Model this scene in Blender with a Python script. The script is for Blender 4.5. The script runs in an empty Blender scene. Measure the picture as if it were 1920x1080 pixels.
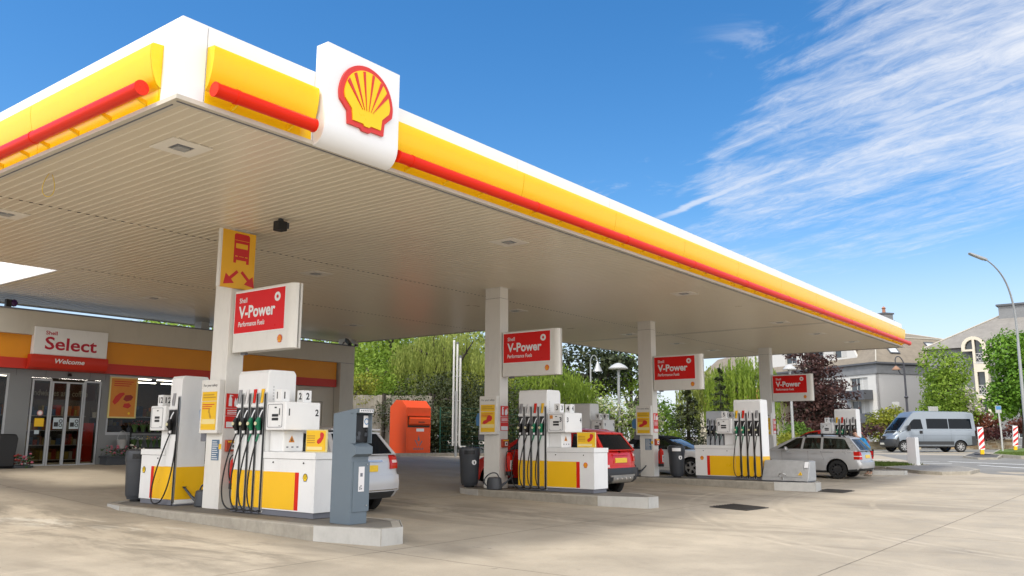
import bpy, bmesh, math, random
from mathutils import Vector, Matrix
from mathutils.geometry import tessellate_polygon
R = math.radians
rnd = random.Random(7)
S = bpy.context.scene
C = S.collection

# ---------------------------------------------------------------- camera, sky, sun, exposure
cam = bpy.data.objects.new('camera', bpy.data.cameras.new('camera'))
C.objects.link(cam); S.camera = cam
cam.data.sensor_width = 36.0
cam.data.lens = 1575.466 / 1920 * 36.0
cam.data.clip_end = 3000
YAW, PIT, ROL = 0.6544, 0.1737, 0.0030
fw = Vector((math.cos(YAW)*math.cos(PIT), math.sin(YAW)*math.cos(PIT), math.sin(PIT)))
rt = Vector((math.sin(YAW), -math.cos(YAW), 0)); up = rt.cross(fw)
r2 = rt*math.cos(ROL) + up*math.sin(ROL); u2 = up*math.cos(ROL) - rt*math.sin(ROL)
mw = Matrix.Identity(4)
for i in range(3):
    mw[i][0], mw[i][1], mw[i][2] = r2[i], u2[i], -fw[i]
mw.translation = (-8.6317, -12.7715, 1.42)
cam.matrix_world = mw

SUN_EL, SUN_AZ = 58.0, 164.0        # azimuth measured from +x towards +y
sd = Vector((math.cos(R(SUN_EL))*math.cos(R(SUN_AZ)), math.cos(R(SUN_EL))*math.sin(R(SUN_AZ)), math.sin(R(SUN_EL))))
sun = bpy.data.objects.new('sun', bpy.data.lights.new('sun', 'SUN'))
C.objects.link(sun)
sun.data.energy = 1.5; sun.data.angle = R(10); sun.data.color = (1.0, 0.95, 0.86)
sun.rotation_euler = sd.to_track_quat('Z', 'Y').to_euler()

S.view_settings.view_transform = 'Standard'; S.view_settings.look = 'None'
S.view_settings.gamma = 1.0; S.view_settings.use_curve_mapping = False
S.view_settings.exposure = 1.08

def setup_world():
    w = bpy.data.worlds.new('World'); S.world = w; w.use_nodes = True
    nt = w.node_tree; N = nt.nodes; L = nt.links; N.clear()
    def n(t, **k):
        o = N.new(t)
        for a, b in k.items(): setattr(o, a, b)
        return o
    def mt(op, a, b=None, c=None, clamp=False):
        o = n('ShaderNodeMath', operation=op); o.use_clamp = clamp
        for i, v in enumerate((a, b, c)):
            if v is None: continue
            if isinstance(v, (int, float)): o.inputs[i].default_value = v
            else: L.new(v, o.inputs[i])
        return o.outputs[0]
    def sstep(v, lo, hi, o0=0.0, o1=1.0):
        o = n('ShaderNodeMapRange', interpolation_type='SMOOTHSTEP')
        for i, q in enumerate((v, lo, hi, o0, o1)):
            if isinstance(q, (int, float)): o.inputs[i].default_value = q
            else: L.new(q, o.inputs[i])
        return o.outputs[0]
    sky = n('ShaderNodeTexSky', sky_type='NISHITA'); sky.sun_disc = False
    sky.sun_elevation = R(SUN_EL); sky.sun_rotation = R(90 - SUN_AZ)
    sky.air_density = 1.0; sky.dust_density = 0.4; sky.ozone_density = 2.2; sky.altitude = 200
    tc = n('ShaderNodeTexCoord'); sp = n('ShaderNodeSeparateXYZ'); L.new(tc.outputs['Generated'], sp.inputs[0])
    dx, dy, dz = sp.outputs
    den = mt('ADD', mt('MAXIMUM', dz, 0.0), 0.1)
    a = mt('DIVIDE', mt('ADD', mt('MULTIPLY', dx, .543), mt('MULTIPLY', dy, .84)), den)
    b = mt('DIVIDE', mt('ADD', mt('MULTIPLY', dx, .84), mt('MULTIPLY', dy, -.543)), den)
    b2 = mt('ADD', b, mt('MULTIPLY', a, .22))
    def noise(sa, sb, off, scale, detail, rough, dist=0.0):
        cv = n('ShaderNodeCombineXYZ')
        L.new(mt('MULTIPLY', a, sa), cv.inputs[0]); L.new(mt('MULTIPLY', b2, sb), cv.inputs[1]); cv.inputs[2].default_value = off
        t = n('ShaderNodeTexNoise'); L.new(cv.outputs[0], t.inputs['Vector'])
        t.inputs['Scale'].default_value = scale; t.inputs['Detail'].default_value = detail
        t.inputs['Roughness'].default_value = rough; t.inputs['Distortion'].default_value = dist
        return t.outputs['Fac']
    lo = mt('ADD', 0.46, mt('MULTIPLY', a, .31))
    wob = noise(.8, 1.2, 3.1, 2.2, 4, .6, .3)
    bb = mt('ADD', b, mt('MULTIPLY', mt('SUBTRACT', wob, .5), .6))
    mask = mt('MULTIPLY', sstep(mt('SUBTRACT', bb, lo), .06, .34), sstep(bb, 1.7, 2.9, 1.0, .25))
    mask = mt('MULTIPLY', mask, sstep(a, 2.0, 3.0, 1.0, .6))
    st = noise(.40, 2.1, 7.7, 2.4, 10, .68, .7)
    fine = noise(1.7, 3.4, 1.2, 5.0, 9, .72, 1.2)
    big = noise(.55, .9, 14.3, 2.0, 4, .55, .4)
    dens = mt('ADD', mt('MULTIPLY', st, .70), mt('MULTIPLY', fine, .40))
    dens = mt('ADD', dens, mt('MULTIPLY', mt('SUBTRACT', big, .5), .85))
    thr = mt('SUBTRACT', .80, mt('MULTIPLY', mask, .53))
    cl = mt('MULTIPLY', sstep(mt('SUBTRACT', dens, thr), 0.0, .52), .95)
    # thin isolated wisps low on the left of the bank
    pf = noise(.9, 1.5, 21.0, 2.3, 6, .62, .6)
    pm_ = mt('MULTIPLY', sstep(pf, .57, .74), mt('MULTIPLY', sstep(b, .85, 1.12), sstep(b, 1.5, 2.2, 1, 0)))
    cl = mt('MAXIMUM', cl, mt('MULTIPLY', pm_, .55))
    # vapour trail
    tr = mt('SUBTRACT', mt('ADD', b, mt('MULTIPLY', a, .235)), 1.935)
    trw = mt('MULTIPLY', mt('SUBTRACT', noise(6, 2, 4.0, 2.0, 4, .6), .5), .05)
    tl = sstep(mt('ABSOLUTE', mt('ADD', tr, trw)), .006, .026, 1.0, 0.0)
    tl = mt('MULTIPLY', tl, mt('MULTIPLY', sstep(a, 1.0, 1.2), sstep(a, 2.25, 2.5, 1, 0)))
    tl = mt('MULTIPLY', tl, sstep(noise(1.0, .2, 9.0, 2.0, 2, .5), .36, .5, .10, .6))
    cl = mt('MAXIMUM', cl, tl)
    mix = n('ShaderNodeMix', data_type='RGBA'); L.new(cl, mix.inputs['Factor'])
    hs = n('ShaderNodeHueSaturation'); hs.inputs['Saturation'].default_value = 1.34; hs.inputs['Value'].default_value = .60
    L.new(sky.outputs[0], hs.inputs['Color']); L.new(hs.outputs[0], mix.inputs['A'])
    mix.inputs['B'].default_value = (2.95, 3.02, 3.2, 1)
    # unseen overbright cloud bank added behind the camera to fill shaded fronts and soffit
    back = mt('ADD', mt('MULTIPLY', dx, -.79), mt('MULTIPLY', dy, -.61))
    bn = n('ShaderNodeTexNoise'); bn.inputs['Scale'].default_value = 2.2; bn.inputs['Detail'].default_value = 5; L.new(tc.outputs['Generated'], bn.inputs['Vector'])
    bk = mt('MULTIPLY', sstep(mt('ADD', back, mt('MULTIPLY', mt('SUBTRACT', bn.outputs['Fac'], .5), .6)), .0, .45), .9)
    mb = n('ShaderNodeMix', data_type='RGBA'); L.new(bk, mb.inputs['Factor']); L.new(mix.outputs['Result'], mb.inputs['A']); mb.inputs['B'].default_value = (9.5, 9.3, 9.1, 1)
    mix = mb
    # pale air near the horizon
    hz = n('ShaderNodeMix', data_type='RGBA'); L.new(sstep(dz, -.03, .27, .97, 0.0), hz.inputs['Factor'])
    L.new(mix.outputs['Result'], hz.inputs['A']); hz.inputs['B'].default_value = (2.75, 2.9, 3.3, 1)
    bg = n('ShaderNodeBackground'); bg.inputs['Strength'].default_value = 0.15
    L.new(hz.outputs['Result'], bg.inputs['Color'])
    out = n('ShaderNodeOutputWorld'); L.new(bg.outputs[0], out.inputs[0])
setup_world()

# ---------------------------------------------------------------- materials
MATS = {}
def pm(name, col, rough=.5, metal=0.0, var=.05, scale=2.5, bump=0.0, bscale=40.0, coat=0.0, spec=.4, dirt=0.0, rvar=.08):
    """Principled material with a little procedural mottling, roughness variation and optional grain."""
    m = bpy.data.materials.new(name); m.use_nodes = True
    nt = m.node_tree; N = nt.nodes; L = nt.links; b = N['Principled BSDF']
    tc = N.new('ShaderNodeTexCoord')
    t = N.new('ShaderNodeTexNoise'); t.inputs['Scale'].default_value = scale; t.inputs['Detail'].default_value = 6; t.inputs['Roughness'].default_value = .62
    L.new(tc.outputs['Object'], t.inputs['Vector'])
    mx = N.new('ShaderNodeMix'); mx.data_type = 'RGBA'
    mx.inputs['A'].default_value = (*[max(0, c*(1-var*1.6)) for c in col], 1)
    mx.inputs['B'].default_value = (*[min(1, c*(1+var)) for c in col], 1)
    L.new(t.outputs['Fac'], mx.inputs['Factor'])
    src = mx.outputs['Result']
    if dirt:
        t2 = N.new('ShaderNodeTexNoise'); t2.inputs['Scale'].default_value = scale*3.3; t2.inputs['Detail'].default_value = 8; t2.inputs['Roughness'].default_value = .7
        mp = N.new('ShaderNodeMapping'); mp.inputs['Scale'].default_value = (1, 1, .35)
        L.new(tc.outputs['Object'], mp.inputs[0]); L.new(mp.outputs[0], t2.inputs['Vector'])
        rr = N.new('ShaderNodeMapRange'); rr.inputs[1].default_value = .5; rr.inputs[2].default_value = .8; rr.inputs[4].default_value = dirt
        L.new(t2.outputs['Fac'], rr.inputs[0])
        m2 = N.new('ShaderNodeMix'); m2.data_type = 'RGBA'; L.new(rr.outputs[0], m2.inputs['Factor']); L.new(src, m2.inputs['A'])
        m2.inputs['B'].default_value = (.16, .13, .09, 1); src = m2.outputs['Result']
    L.new(src, b.inputs['Base Color'])
    r = N.new('ShaderNodeMapRange'); r.inputs[3].default_value = max(.02, rough-rvar); r.inputs[4].default_value = min(1, rough+rvar)
    L.new(t.outputs['Fac'], r.inputs[0]); L.new(r.outputs[0], b.inputs['Roughness'])
    b.inputs['Metallic'].default_value = metal; b.inputs['Specular IOR Level'].default_value = spec
    if coat: b.inputs['Coat Weight'].default_value = coat; b.inputs['Coat Roughness'].default_value = .05
    if bump:
        t3 = N.new('ShaderNodeTexNoise'); t3.inputs['Scale'].default_value = bscale; t3.inputs['Detail'].default_value = 5
        L.new(tc.outputs['Object'], t3.inputs['Vector'])
        bp = N.new('ShaderNodeBump'); bp.inputs['Strength'].default_value = bump; bp.inputs['Distance'].default_value = .01
        L.new(t3.outputs['Fac'], bp.inputs['Height']); L.new(bp.outputs[0], b.inputs['Normal'])
    MATS[name] = m
    return m

WHITE = pm('white_enamel', (.80, .80, .79), .32, dirt=.10, scale=1.3)
FASCIA_W = pm('white_fascia_panel', (.82, .82, .82), .35, var=.02)
CREAM = pm('off_white_paint', (.56, .52, .44), .5, dirt=.12, scale=1.1)
COLW = pm('column_paint', (.74, .72, .67), .45, dirt=.14, scale=1.6)
YEL = pm('yellow_vinyl', (.88, .50, .010), .3, var=.04)
FYEL = pm('yellow_fascia', (.92, .58, .008), .22, var=.03, dirt=.04)
ORANGE = pm('orange_yellow_band', (.74, .28, .010), .4, var=.05)
RED = pm('red_vinyl', (.64, .016, .006), .35, var=.05, spec=.25)
TUBE_RED = pm('red_tube_plastic', (.74, .022, .003), .3, var=.04, spec=.2)
SIGNRED = pm('red_sign_face', (.68, .007, .004), .3, var=.04, spec=.22)
GREYB = pm('grey_plinth_paint', (.16, .165, .19), .5, dirt=.2)
DGREY = pm('dark_grey_plastic', (.050, .055, .064), .42, var=.12)
TERM = pm('blue_grey_powder_coat', (.135, .17, .20), .5, var=.05, bump=.08, bscale=180)
BLACK = pm('black_plastic', (.012, .012, .013), .35)
RUBBER = pm('black_rubber', (.016, .016, .017), .6)
GREEN = pm('green_plastic', (.005, .16, .075), .4)
STEEL = pm('brushed_steel', (.55, .55, .54), .35, metal=.9, var=.1)
GALV = pm('galvanised_steel', (.48, .49, .49), .48, metal=.55, var=.16, scale=7, dirt=.12)
ALU = pm('aluminium_frame', (.42, .43, .44), .4, metal=.6)
INK = pm('black_print', (.02, .02, .022), .5)
WINK = pm('white_print', (.80, .80, .80), .4)
REDINK = pm('red_print', (.58, .02, .02), .45)
YEMB = pm('emblem_yellow', (.90, .60, .012), .3)
REMB = pm('emblem_red', (.66, .045, .035), .35)
POSTER_Y = pm('poster_yellow', (.82, .50, .015), .45)
POSTER_O = pm('poster_orange', (.66, .25, .035), .5, var=.12)
BLUE = pm('blue_plastic', (.07, .22, .45), .35)
KERB = pm('concrete_kerb', (.36, .33, .275), .85, var=.3, scale=5, bump=.35, bscale=60, dirt=.22)
PAVE = pm('dark_island_paving', (.17, .155, .13), .85, var=.2, scale=6, bump=.3, bscale=90)
GREYWALL = pm('grey_wall_panel', (.20, .21, .215), .5)
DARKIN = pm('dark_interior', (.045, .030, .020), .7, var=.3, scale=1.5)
WOODG = pm('weathered_board', (.44, .40, .33), .85, var=.3, scale=3, dirt=.3)
ASPH_K = pm('asphalt_patch', (.07, .068, .066), .9, bump=.3, bscale=120)
STONEW = pm('pale_stone', (.50, .42, .29), .85, var=.2, scale=1.6, bump=.3, bscale=8)
PVC = pm('white_pvc', (.70, .69, .66), .45, dirt=.25, scale=2)
BIN_OR = pm('orange_red_steel', (.80, .082, .010), .42, var=.05, dirt=.06)
LAMPEM = bpy.data.materials.new('lit_tube'); LAMPEM.use_nodes = True
_b = LAMPEM.node_tree.nodes['Principled BSDF']; _b.inputs['Emission Color'].default_value = (1, .93, .8, 1); _b.inputs['Emission Strength'].default_value = 15

def glass_mat(name, tint, fac, rough=.02):
    m = bpy.data.materials.new(name); m.use_nodes = True
    nt = m.node_tree; N = nt.nodes; L = nt.links; N.clear()
    out = N.new('ShaderNodeOutputMaterial'); tr = N.new('ShaderNodeBsdfTransparent'); tr.inputs[0].default_value = (*tint, 1)
    gl = N.new('ShaderNodeBsdfGlossy'); gl.inputs['Roughness'].default_value = rough; gl.inputs[0].default_value = (.9, .95, 1, 1)
    fr = N.new('ShaderNodeFresnel'); fr.inputs[0].default_value = 1.14
    ad = N.new('ShaderNodeMath'); ad.operation = 'ADD'; ad.inputs[1].default_value = fac; ad.use_clamp = True
    L.new(fr.outputs[0], ad.inputs[0])
    mx = N.new('ShaderNodeMixShader'); L.new(ad.outputs[0], mx.inputs[0]); L.new(tr.outputs[0], mx.inputs[1]); L.new(gl.outputs[0], mx.inputs[2])
    L.new(mx.outputs[0], out.inputs[0]); return m
SHOPGLASS = glass_mat('shop_window_glass', (.62, .62, .60), .01)
CARGLASS = glass_mat('tinted_car_glass', (.50, .56, .54), .06)
DARKGLASS = pm('dark_window_glass', (.004, .007, .011), .04, var=.2, spec=.14, rvar=.01)
HOUSEGLASS = pm('house_window_glass', (.05, .06, .065), .06, var=.3, spec=.8)

# ---------------------------------------------------------------- mesh builder
def V3(p): return Vector(p)
_text_cache = {}
def text_mesh(s, bold, shear):
    k = (s, bold, shear)
    if k not in _text_cache:
        cu = bpy.data.curves.new('t', 'FONT'); cu.body = s; cu.size = 1; cu.offset = bold; cu.shear = shear; cu.resolution_u = 3
        ob = bpy.data.objects.new('t', cu); C.objects.link(ob)
        dg = bpy.context.evaluated_depsgraph_get()
        me = bpy.data.meshes.new_from_object(ob.evaluated_get(dg))
        vs = [v.co.copy() for v in me.vertices]; fs = [list(p.vertices) for p in me.polygons]
        bpy.data.objects.remove(ob); bpy.data.curves.remove(cu); bpy.data.meshes.remove(me)
        xs = [v.x for v in vs]; ys = [v.y for v in vs]
        _text_cache[k] = (vs, fs, min(xs), max(xs), min(ys), max(ys))
    return _text_cache[k]

class M:
    def __init__(s): s.v = []; s.f = []; s.m = []
    def add(s, vs, fs, mat=0):
        o = len(s.v); s.v += [tuple(v) for v in vs]; s.f += [[i+o for i in f] for f in fs]; s.m += [mat]*len(fs)
    def box(s, x0, y0, z0, x1, y1, z1, mat=0):
        x0, x1 = min(x0, x1), max(x0, x1); y0, y1 = min(y0, y1), max(y0, y1); z0, z1 = min(z0, z1), max(z0, z1)
        s.hexa([(x0,y0,z0),(x1,y0,z0),(x1,y1,z0),(x0,y1,z0),(x0,y0,z1),(x1,y0,z1),(x1,y1,z1),(x0,y1,z1)], mat)
    def hexa(s, p, mat=0):
        s.add(p, [[3,2,1,0],[4,5,6,7],[0,1,5,4],[1,2,6,5],[2,3,7,6],[3,0,4,7]], mat)
    def quad(s, a, b, c, d, mat=0): s.add([a,b,c,d], [[0,1,2,3]], mat)
    def prism(s, pts, d, mat=0, cap=True):
        """planar loop of 3D points extruded by vector d (loop counter-clockwise seen against d)."""
        n = len(pts); d = V3(d); a = [V3(p) for p in pts]; b = [p+d for p in a]
        fs = [[i, (i+1) % n, (i+1) % n + n, i+n] for i in range(n)]
        s.add(a+b, fs, mat)
        if cap:
            t = tessellate_polygon([a]); o = len(s.v)-2*n
            nrm = Vector((0,0,0))
            for i in range(n): nrm += a[i].cross(a[(i+1) % n])
            for tri in t:
                tn = (a[tri[1]]-a[tri[0]]).cross(a[tri[2]]-a[tri[0]])
                tri = list(tri) if tn.dot(nrm) > 0 else list(tri)[::-1]
                s.f.append([o+i for i in tri[::-1]]); s.f.append([o+n+i for i in tri]); s.m += [mat, mat]
    def plate(s, outer, holes, fn, th, mat=0):
        """2D outline with holes mapped by fn(a, b, d); front at d=th, back at d=0."""
        loops = [outer] + list(holes)
        flat = [Vector((p[0], p[1], 0)) for l in loops for p in l]
        tris = tessellate_polygon([[Vector((p[0], p[1], 0)) for p in l] for l in loops])
        n = len(flat); o = len(s.v)
        s.v += [tuple(fn(p.x, p.y, th)) for p in flat] + [tuple(fn(p.x, p.y, 0)) for p in flat]
        for t in tris:
            a, b, c = (flat[i] for i in t)
            ccw = (b-a).cross(c-a).z > 0
            t = list(t) if ccw else list(t)[::-1]
            s.f.append([o+i for i in t]); s.f.append([o+n+i for i in t[::-1]]); s.m += [mat, mat]
        k = 0
        for li, l in enumerate(loops):
            area = sum(l[i][0]*l[(i+1) % len(l)][1]-l[(i+1) % len(l)][0]*l[i][1] for i in range(len(l)))
            fl = (area > 0) == (li == 0)
            for i in range(len(l)):
                a, b = o+k+i, o+k+(i+1) % len(l)
                q = [b, a, a+n, b+n] if fl else [a, b, b+n, a+n]
                s.f.append(q); s.m.append(mat)
            k += len(l)
    def flat(s, outer, holes, O, U, Vv, th, mat=0):
        O, U, Vv = V3(O), V3(U), V3(Vv); N = U.cross(Vv)
        s.plate(outer, holes, lambda a, b, d: O+U*a+Vv*b+N*d, th, mat)
    def tube(s, pts, r, seg=8, mat=0, cap=True):
        pts = [V3(p) for p in pts]; n = len(pts); rs = r if isinstance(r, (list, tuple)) else [r]*n
        prev = None; rings = []
        for i, p in enumerate(pts):
            t = (pts[min(i+1, n-1)]-pts[max(i-1, 0)]).normalized()
            if prev is None:
                a = Vector((0,0,1)) if abs(t.z) < .9 else Vector((1,0,0))
                x = t.cross(a).normalized()
            else: x = (prev - t*prev.dot(t)).normalized()
            prev = x; y = t.cross(x)
            rings.append([p+(x*math.cos(q)+y*math.sin(q))*rs[i] for q in [2*math.pi*k/seg for k in range(seg)]])
        fs = [[i*seg+k, i*seg+(k+1) % seg, (i+1)*seg+(k+1) % seg, (i+1)*seg+k] for i in range(n-1) for k in range(seg)]
        if cap: fs += [list(range(seg))[::-1], [(n-1)*seg+k for k in range(seg)]]
        s.add([q for g in rings for q in g], fs, mat)
    def lathe(s, prof, c, seg=24, mat=0, axis='z', sx=1, sy=1, cap=True):
        """profile of (radius, height) revolved about an axis through c."""
        vs = []; c = V3(c)
        for r, h in prof:
            for k in range(seg):
                q = 2*math.pi*k/seg; a, b = r*math.cos(q)*sx, r*math.sin(q)*sy
                vs.append(c+Vector({'z': (a, b, h), 'x': (h, a, b), 'y': (b, h, a)}[axis]))
        n = len(prof)
        fs = [[i*seg+k, i*seg+(k+1) % seg, (i+1)*seg+(k+1) % seg, (i+1)*seg+k] for i in range(n-1) for k in range(seg)]
        if cap: fs += [list(range(seg))[::-1], [(n-1)*seg+k for k in range(seg)]]
        s.add(vs, fs, mat)
    def text(s, t, O, U, Vv, w=None, h=None, mat=0, bold=.012, shear=0.0):
        """flat letters: lower-left corner at O, fitted to width w and/or height h."""
        vs, fs, x0, x1, y0, y1 = text_mesh(t, bold, shear)
        kx = w/(x1-x0) if w else h/(y1-y0); ky = h/(y1-y0) if h else kx
        O, U, Vv = V3(O), V3(U), V3(Vv)
        s.add([O+U*((v.x-x0)*kx)+Vv*((v.y-y0)*ky) for v in vs], fs, mat)
    def build(s, name, mats, parent=None, org=(0,0,0), smooth=None, bevel=0.0):
        me = bpy.data.meshes.new(name); o3 = V3(org)
        base = parent_origin(parent) if parent is not None else o3
        me.from_pydata([tuple(V3(v)-base) for v in s.v], [], s.f)
        mats = mats if isinstance(mats, (list, tuple)) else [mats]
        for m in mats: me.materials.append(m)
        me.polygons.foreach_set('material_index', s.m)
        if smooth is not None:
            me.shade_smooth(); me.set_sharp_from_angle(angle=R(smooth))
        me.update()
        o = bpy.data.objects.new(name, me); C.objects.link(o)
        if parent is not None: o.parent = parent
        else: o.location = o3
        if bevel:
            b = o.modifiers.new('edge', 'BEVEL'); b.width = bevel; b.segments = 2; b.limit_method = 'ANGLE'; b.angle_limit = R(40)
            b.harden_normals = False
        return o

def parent_origin(p):
    """world-space origin the parts of a thing are written about (things built in their own frame keep 'own_frame')."""
    o = Vector((0,0,0))
    while p is not None:
        if p.get('own_frame'): return o
        o = o + p.location; p = p.parent
    return o
def thing(name, label, cat, loc=(0,0,0), rz=0.0, group=None, own=False):
    e = bpy.data.objects.new(name, None); C.objects.link(e); e.empty_display_size = .2
    e.location = loc; e.rotation_euler = (0,0,rz); e['label'] = label; e['category'] = cat
    if group: e['group'] = group
    if own: e['own_frame'] = 1
    return e
def tag(o, label, cat, group=None):
    o['label'] = label; o['category'] = cat
    if group: o['group'] = group
    return o
def struct(o, label=None):
    o['kind'] = 'structure'
    if label: o['label'] = label
    return o
def rect(x0, y0, x1, y1): return [(x0,y0),(x1,y0),(x1,y1),(x0,y1)]
def rrect(x0, y0, x1, y1, r, n=4):
    p = []
    for cx, cy, a in ((x1-r,y0+r,-90),(x1-r,y1-r,0),(x0+r,y1-r,90),(x0+r,y0+r,180)):
        for i in range(n+1):
            q = R(a+90*i/n); p.append((cx+r*math.cos(q), cy+r*math.sin(q)))
    return p
def disc(cx, cy, r, n=20): return [(cx+r*math.cos(2*math.pi*i/n), cy+r*math.sin(2*math.pi*i/n)) for i in range(n)]
def bez(p0, p1, p2, p3, n=14):
    p0, p1, p2, p3 = map(V3, (p0, p1, p2, p3)); r = []
    for i in range(n+1):
        t = i/n; q = 1-t; r.append(p0*q**3+p1*3*q*q*t+p2*3*q*t*t+p3*t**3)
    return r
UX, UY, UZ = (1,0,0), (0,1,0), (0,0,1)
NX, NY = (-1,0,0), (0,-1,0)
# ---------------------------------------------------------------- terrain
def lerp_tab(x, xs, ys):
    if x <= xs[0]: return ys[0]
    for i in range(1, len(xs)):
        if x <= xs[i]: return ys[i-1]+(ys[i]-ys[i-1])*(x-xs[i-1])/(xs[i]-xs[i-1])
    return ys[-1]
def sst(a, b, x):
    t = min(1, max(0, (x-a)/(b-a))); return t*t*(3-2*t)
def G(x, y):
    p = lerp_tab(y, [-40,-6,-4,0,2,6,11,16,100], [-.1,-.08,-.05,.03,.09,.3,.58,.65,.7])
    w = 1-sst(20, 30, x)
    return p*w+(1-w)*.08+sst(28, 50, x)*.4

def ground_mat(name, base, stains=True):
    m = bpy.data.materials.new(name); m.use_nodes = True
    nt = m.node_tree; N = nt.nodes; L = nt.links; b = N['Principled BSDF']
    tc = N.new('ShaderNodeTexCoord'); P = tc.outputs['Object']
    def noise(sc, det, rough, sx=1, sy=1, rot=0, dist=0):
        mp = N.new('ShaderNodeMapping'); mp.inputs['Scale'].default_value = (sx, sy, 1); mp.inputs['Rotation'].default_value = (0,0,rot)
        L.new(P, mp.inputs[0]); t = N.new('ShaderNodeTexNoise'); t.inputs['Scale'].default_value = sc; t.inputs['Detail'].default_value = det
        t.inputs['Roughness'].default_value = rough; t.inputs['Distortion'].default_value = dist; L.new(mp.outputs[0], t.inputs['Vector']); return t.outputs['Fac']
    def mr(v, a, c, d=0., e=1., ss=True):
        o = N.new('ShaderNodeMapRange'); o.interpolation_type = 'SMOOTHSTEP' if ss else 'LINEAR'
        for i, q in enumerate((v, a, c, d, e)):
            if isinstance(q, (int, float)): o.inputs[i].default_value = q
            else: L.new(q, o.inputs[i])
        return o.outputs[0]
    def mth(op, a, c=None, d=None):
        o = N.new('ShaderNodeMath'); o.operation = op
        for i, q in enumerate((a, c, d)):
            if q is None: continue
            if isinstance(q, (int, float)): o.inputs[i].default_value = q
            else: L.new(q, o.inputs[i])
        return o.outputs[0]
    def mixc(f, a, c):
        o = N.new('ShaderNodeMix'); o.data_type = 'RGBA'; L.new(f, o.inputs['Factor'])
        for k, q in (('A', a), ('B', c)):
            if isinstance(q, tuple): o.inputs[k].default_value = (*q, 1)
            else: L.new(q, o.inputs[k])
        return o.outputs['Result']
    k = lambda s: tuple(c*s for c in base)
    col = mixc(mr(noise(.35, 6, .6), .3, .72), k(.82), k(1.10))
    col = mixc(mr(noise(2.6, 8, .68), .42, .74, 0, .5), col, k(.72))
    col = mixc(mr(noise(55, 3, .7), .5, .8, 0, .5), col, k(.5))
    col = mixc(mr(noise(90, 2, .6), .2, .42, .25, 0), col, k(1.25))
    h = noise(70, 6, .7)
    if stains:
        # oil drips, tyre scuffs along the lanes, pale scraped patches, slab joints
        st = mr(noise(.55, 5, .6, 1.0, .28, .1, .6), .52, .70, 0, .55)
        col = mixc(st, col, k(.50))
        col = mixc(mr(noise(1.1, 6, .7, .35, 1.2, -.5, .4), .60, .76, 0, .35), col, tuple(min(1, c*1.38) for c in base))
        sp = N.new('ShaderNodeSeparateXYZ'); L.new(P, sp.inputs[0]); X, Y = sp.outputs[0], sp.outputs[1]
        d1 = mth('POWER', mth('MULTIPLY', mth('ADD', X, mth('ADD', mth('MULTIPLY', Y, .45), 1.75)), 1.5), 2)
        d2 = mth('POWER', mth('MULTIPLY', mth('SUBTRACT', Y, .9), .42), 2)
        pm_ = mth('MULTIPLY', mr(mth('ADD', d1, d2), .15, 1.0, 1, 0), mr(noise(1.7, 8, .7, 1.0, .5, .5, .8), .47, .58))
        col = mixc(mth('MULTIPLY', pm_, .5), col, (.56, .53, .46))
        spl = mr(noise(3.2, 4, .5, 1, .7), .72, .76, 0, .55)
        col = mixc(spl, col, k(.36))
        # oil-darkened wheel lanes between the islands and pale tyre arcs towards the exit
        oil = noise(.8, 7, .72, 1.6, .55, 0, .5)
        for lx in (-2.2, 4.0, 11.6, 20.6):
            ln = mth('MULTIPLY', mr(mth('ABSOLUTE', mth('SUBTRACT', X, lx)), .3, 2.0, 1, 0), mth('MULTIPLY', mr(Y, -6.5, -3.5), mr(Y, 3.0, 7.0, 1, 0)))
            col = mixc(mth('MULTIPLY', ln, mr(oil, .40, .62, 0, .75)), col, k(.40))
        dd = mth('SQRT', mth('ADD', mth('POWER', mth('SUBTRACT', X, 14.0), 2), mth('POWER', mth('ADD', Y, 16.5), 2)))
        for rr_, w_ in ((11.3, .07), (11.55, .05), (13.0, .08), (13.3, .05), (9.4, .06)):
            ta = mr(mth('ABSOLUTE', mth('SUBTRACT', dd, rr_)), w_*.4, w_*1.6, 1, 0)
            col = mixc(mth('MULTIPLY', ta, mr(noise(1.3, 5, .7), .42, .62, 0, .30)), col, tuple(min(1, c*1.5) for c in base))
        wv = mth('MULTIPLY', mth('SUBTRACT', noise(2.0, 4, .6), .5), .035)
        j = None
        for ax, off, per in ((X, .70, 6.6), (Y, -.40, 5.0)):
            q = mth('ADD', mth('ADD', ax, off+per*20), wv)
            d = mth('ABSOLUTE', mth('SUBTRACT', mth('FRACT', mth('ADD', mth('DIVIDE', q, per), .5)), .5))
            jj = mr(mth('MULTIPLY', d, per), .005, .015, 1, 0)
            j = jj if j is None else mth('MAXIMUM', j, jj)
        jm = mth('MULTIPLY', j, mr(noise(.9, 3, .5), .3, .5, .4, .75))
        col = mixc(jm, col, k(.22))
        h = mth('SUBTRACT', h, mth('MULTIPLY', j, 1.5))
    L.new(col, b.inputs['Base Color'])
    L.new(mr(noise(1.4, 5, .6), .3, .7, .62, .86), b.inputs['Roughness'])
    b.inputs['Specular IOR Level'].default_value = .35
    bp = N.new('ShaderNodeBump'); bp.inputs['Strength'].default_value = .35; bp.inputs['Distance'].default_value = .006
    L.new(h, bp.inputs['Height']); L.new(bp.outputs[0], b.inputs['Normal'])
    return m
CONC = ground_mat('forecourt_concrete', (.40, .345, .265))
ROAD = ground_mat('road_asphalt', (.215, .205, .185), stains=False)
GRASSM = pm('short_grass_ground', (.10, .15, .025), .95, var=.5, scale=4)
SOIL = pm('planting_soil', (.055, .045, .03), .95, var=.4, scale=2)
COBBLE = pm('grey_cobbles', (.26, .245, .22), .9, var=.4, scale=14, bump=.6, bscale=25)
LINEP = pm('white_road_paint', (.66, .66, .63), .7, var=.12, scale=6)

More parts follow.
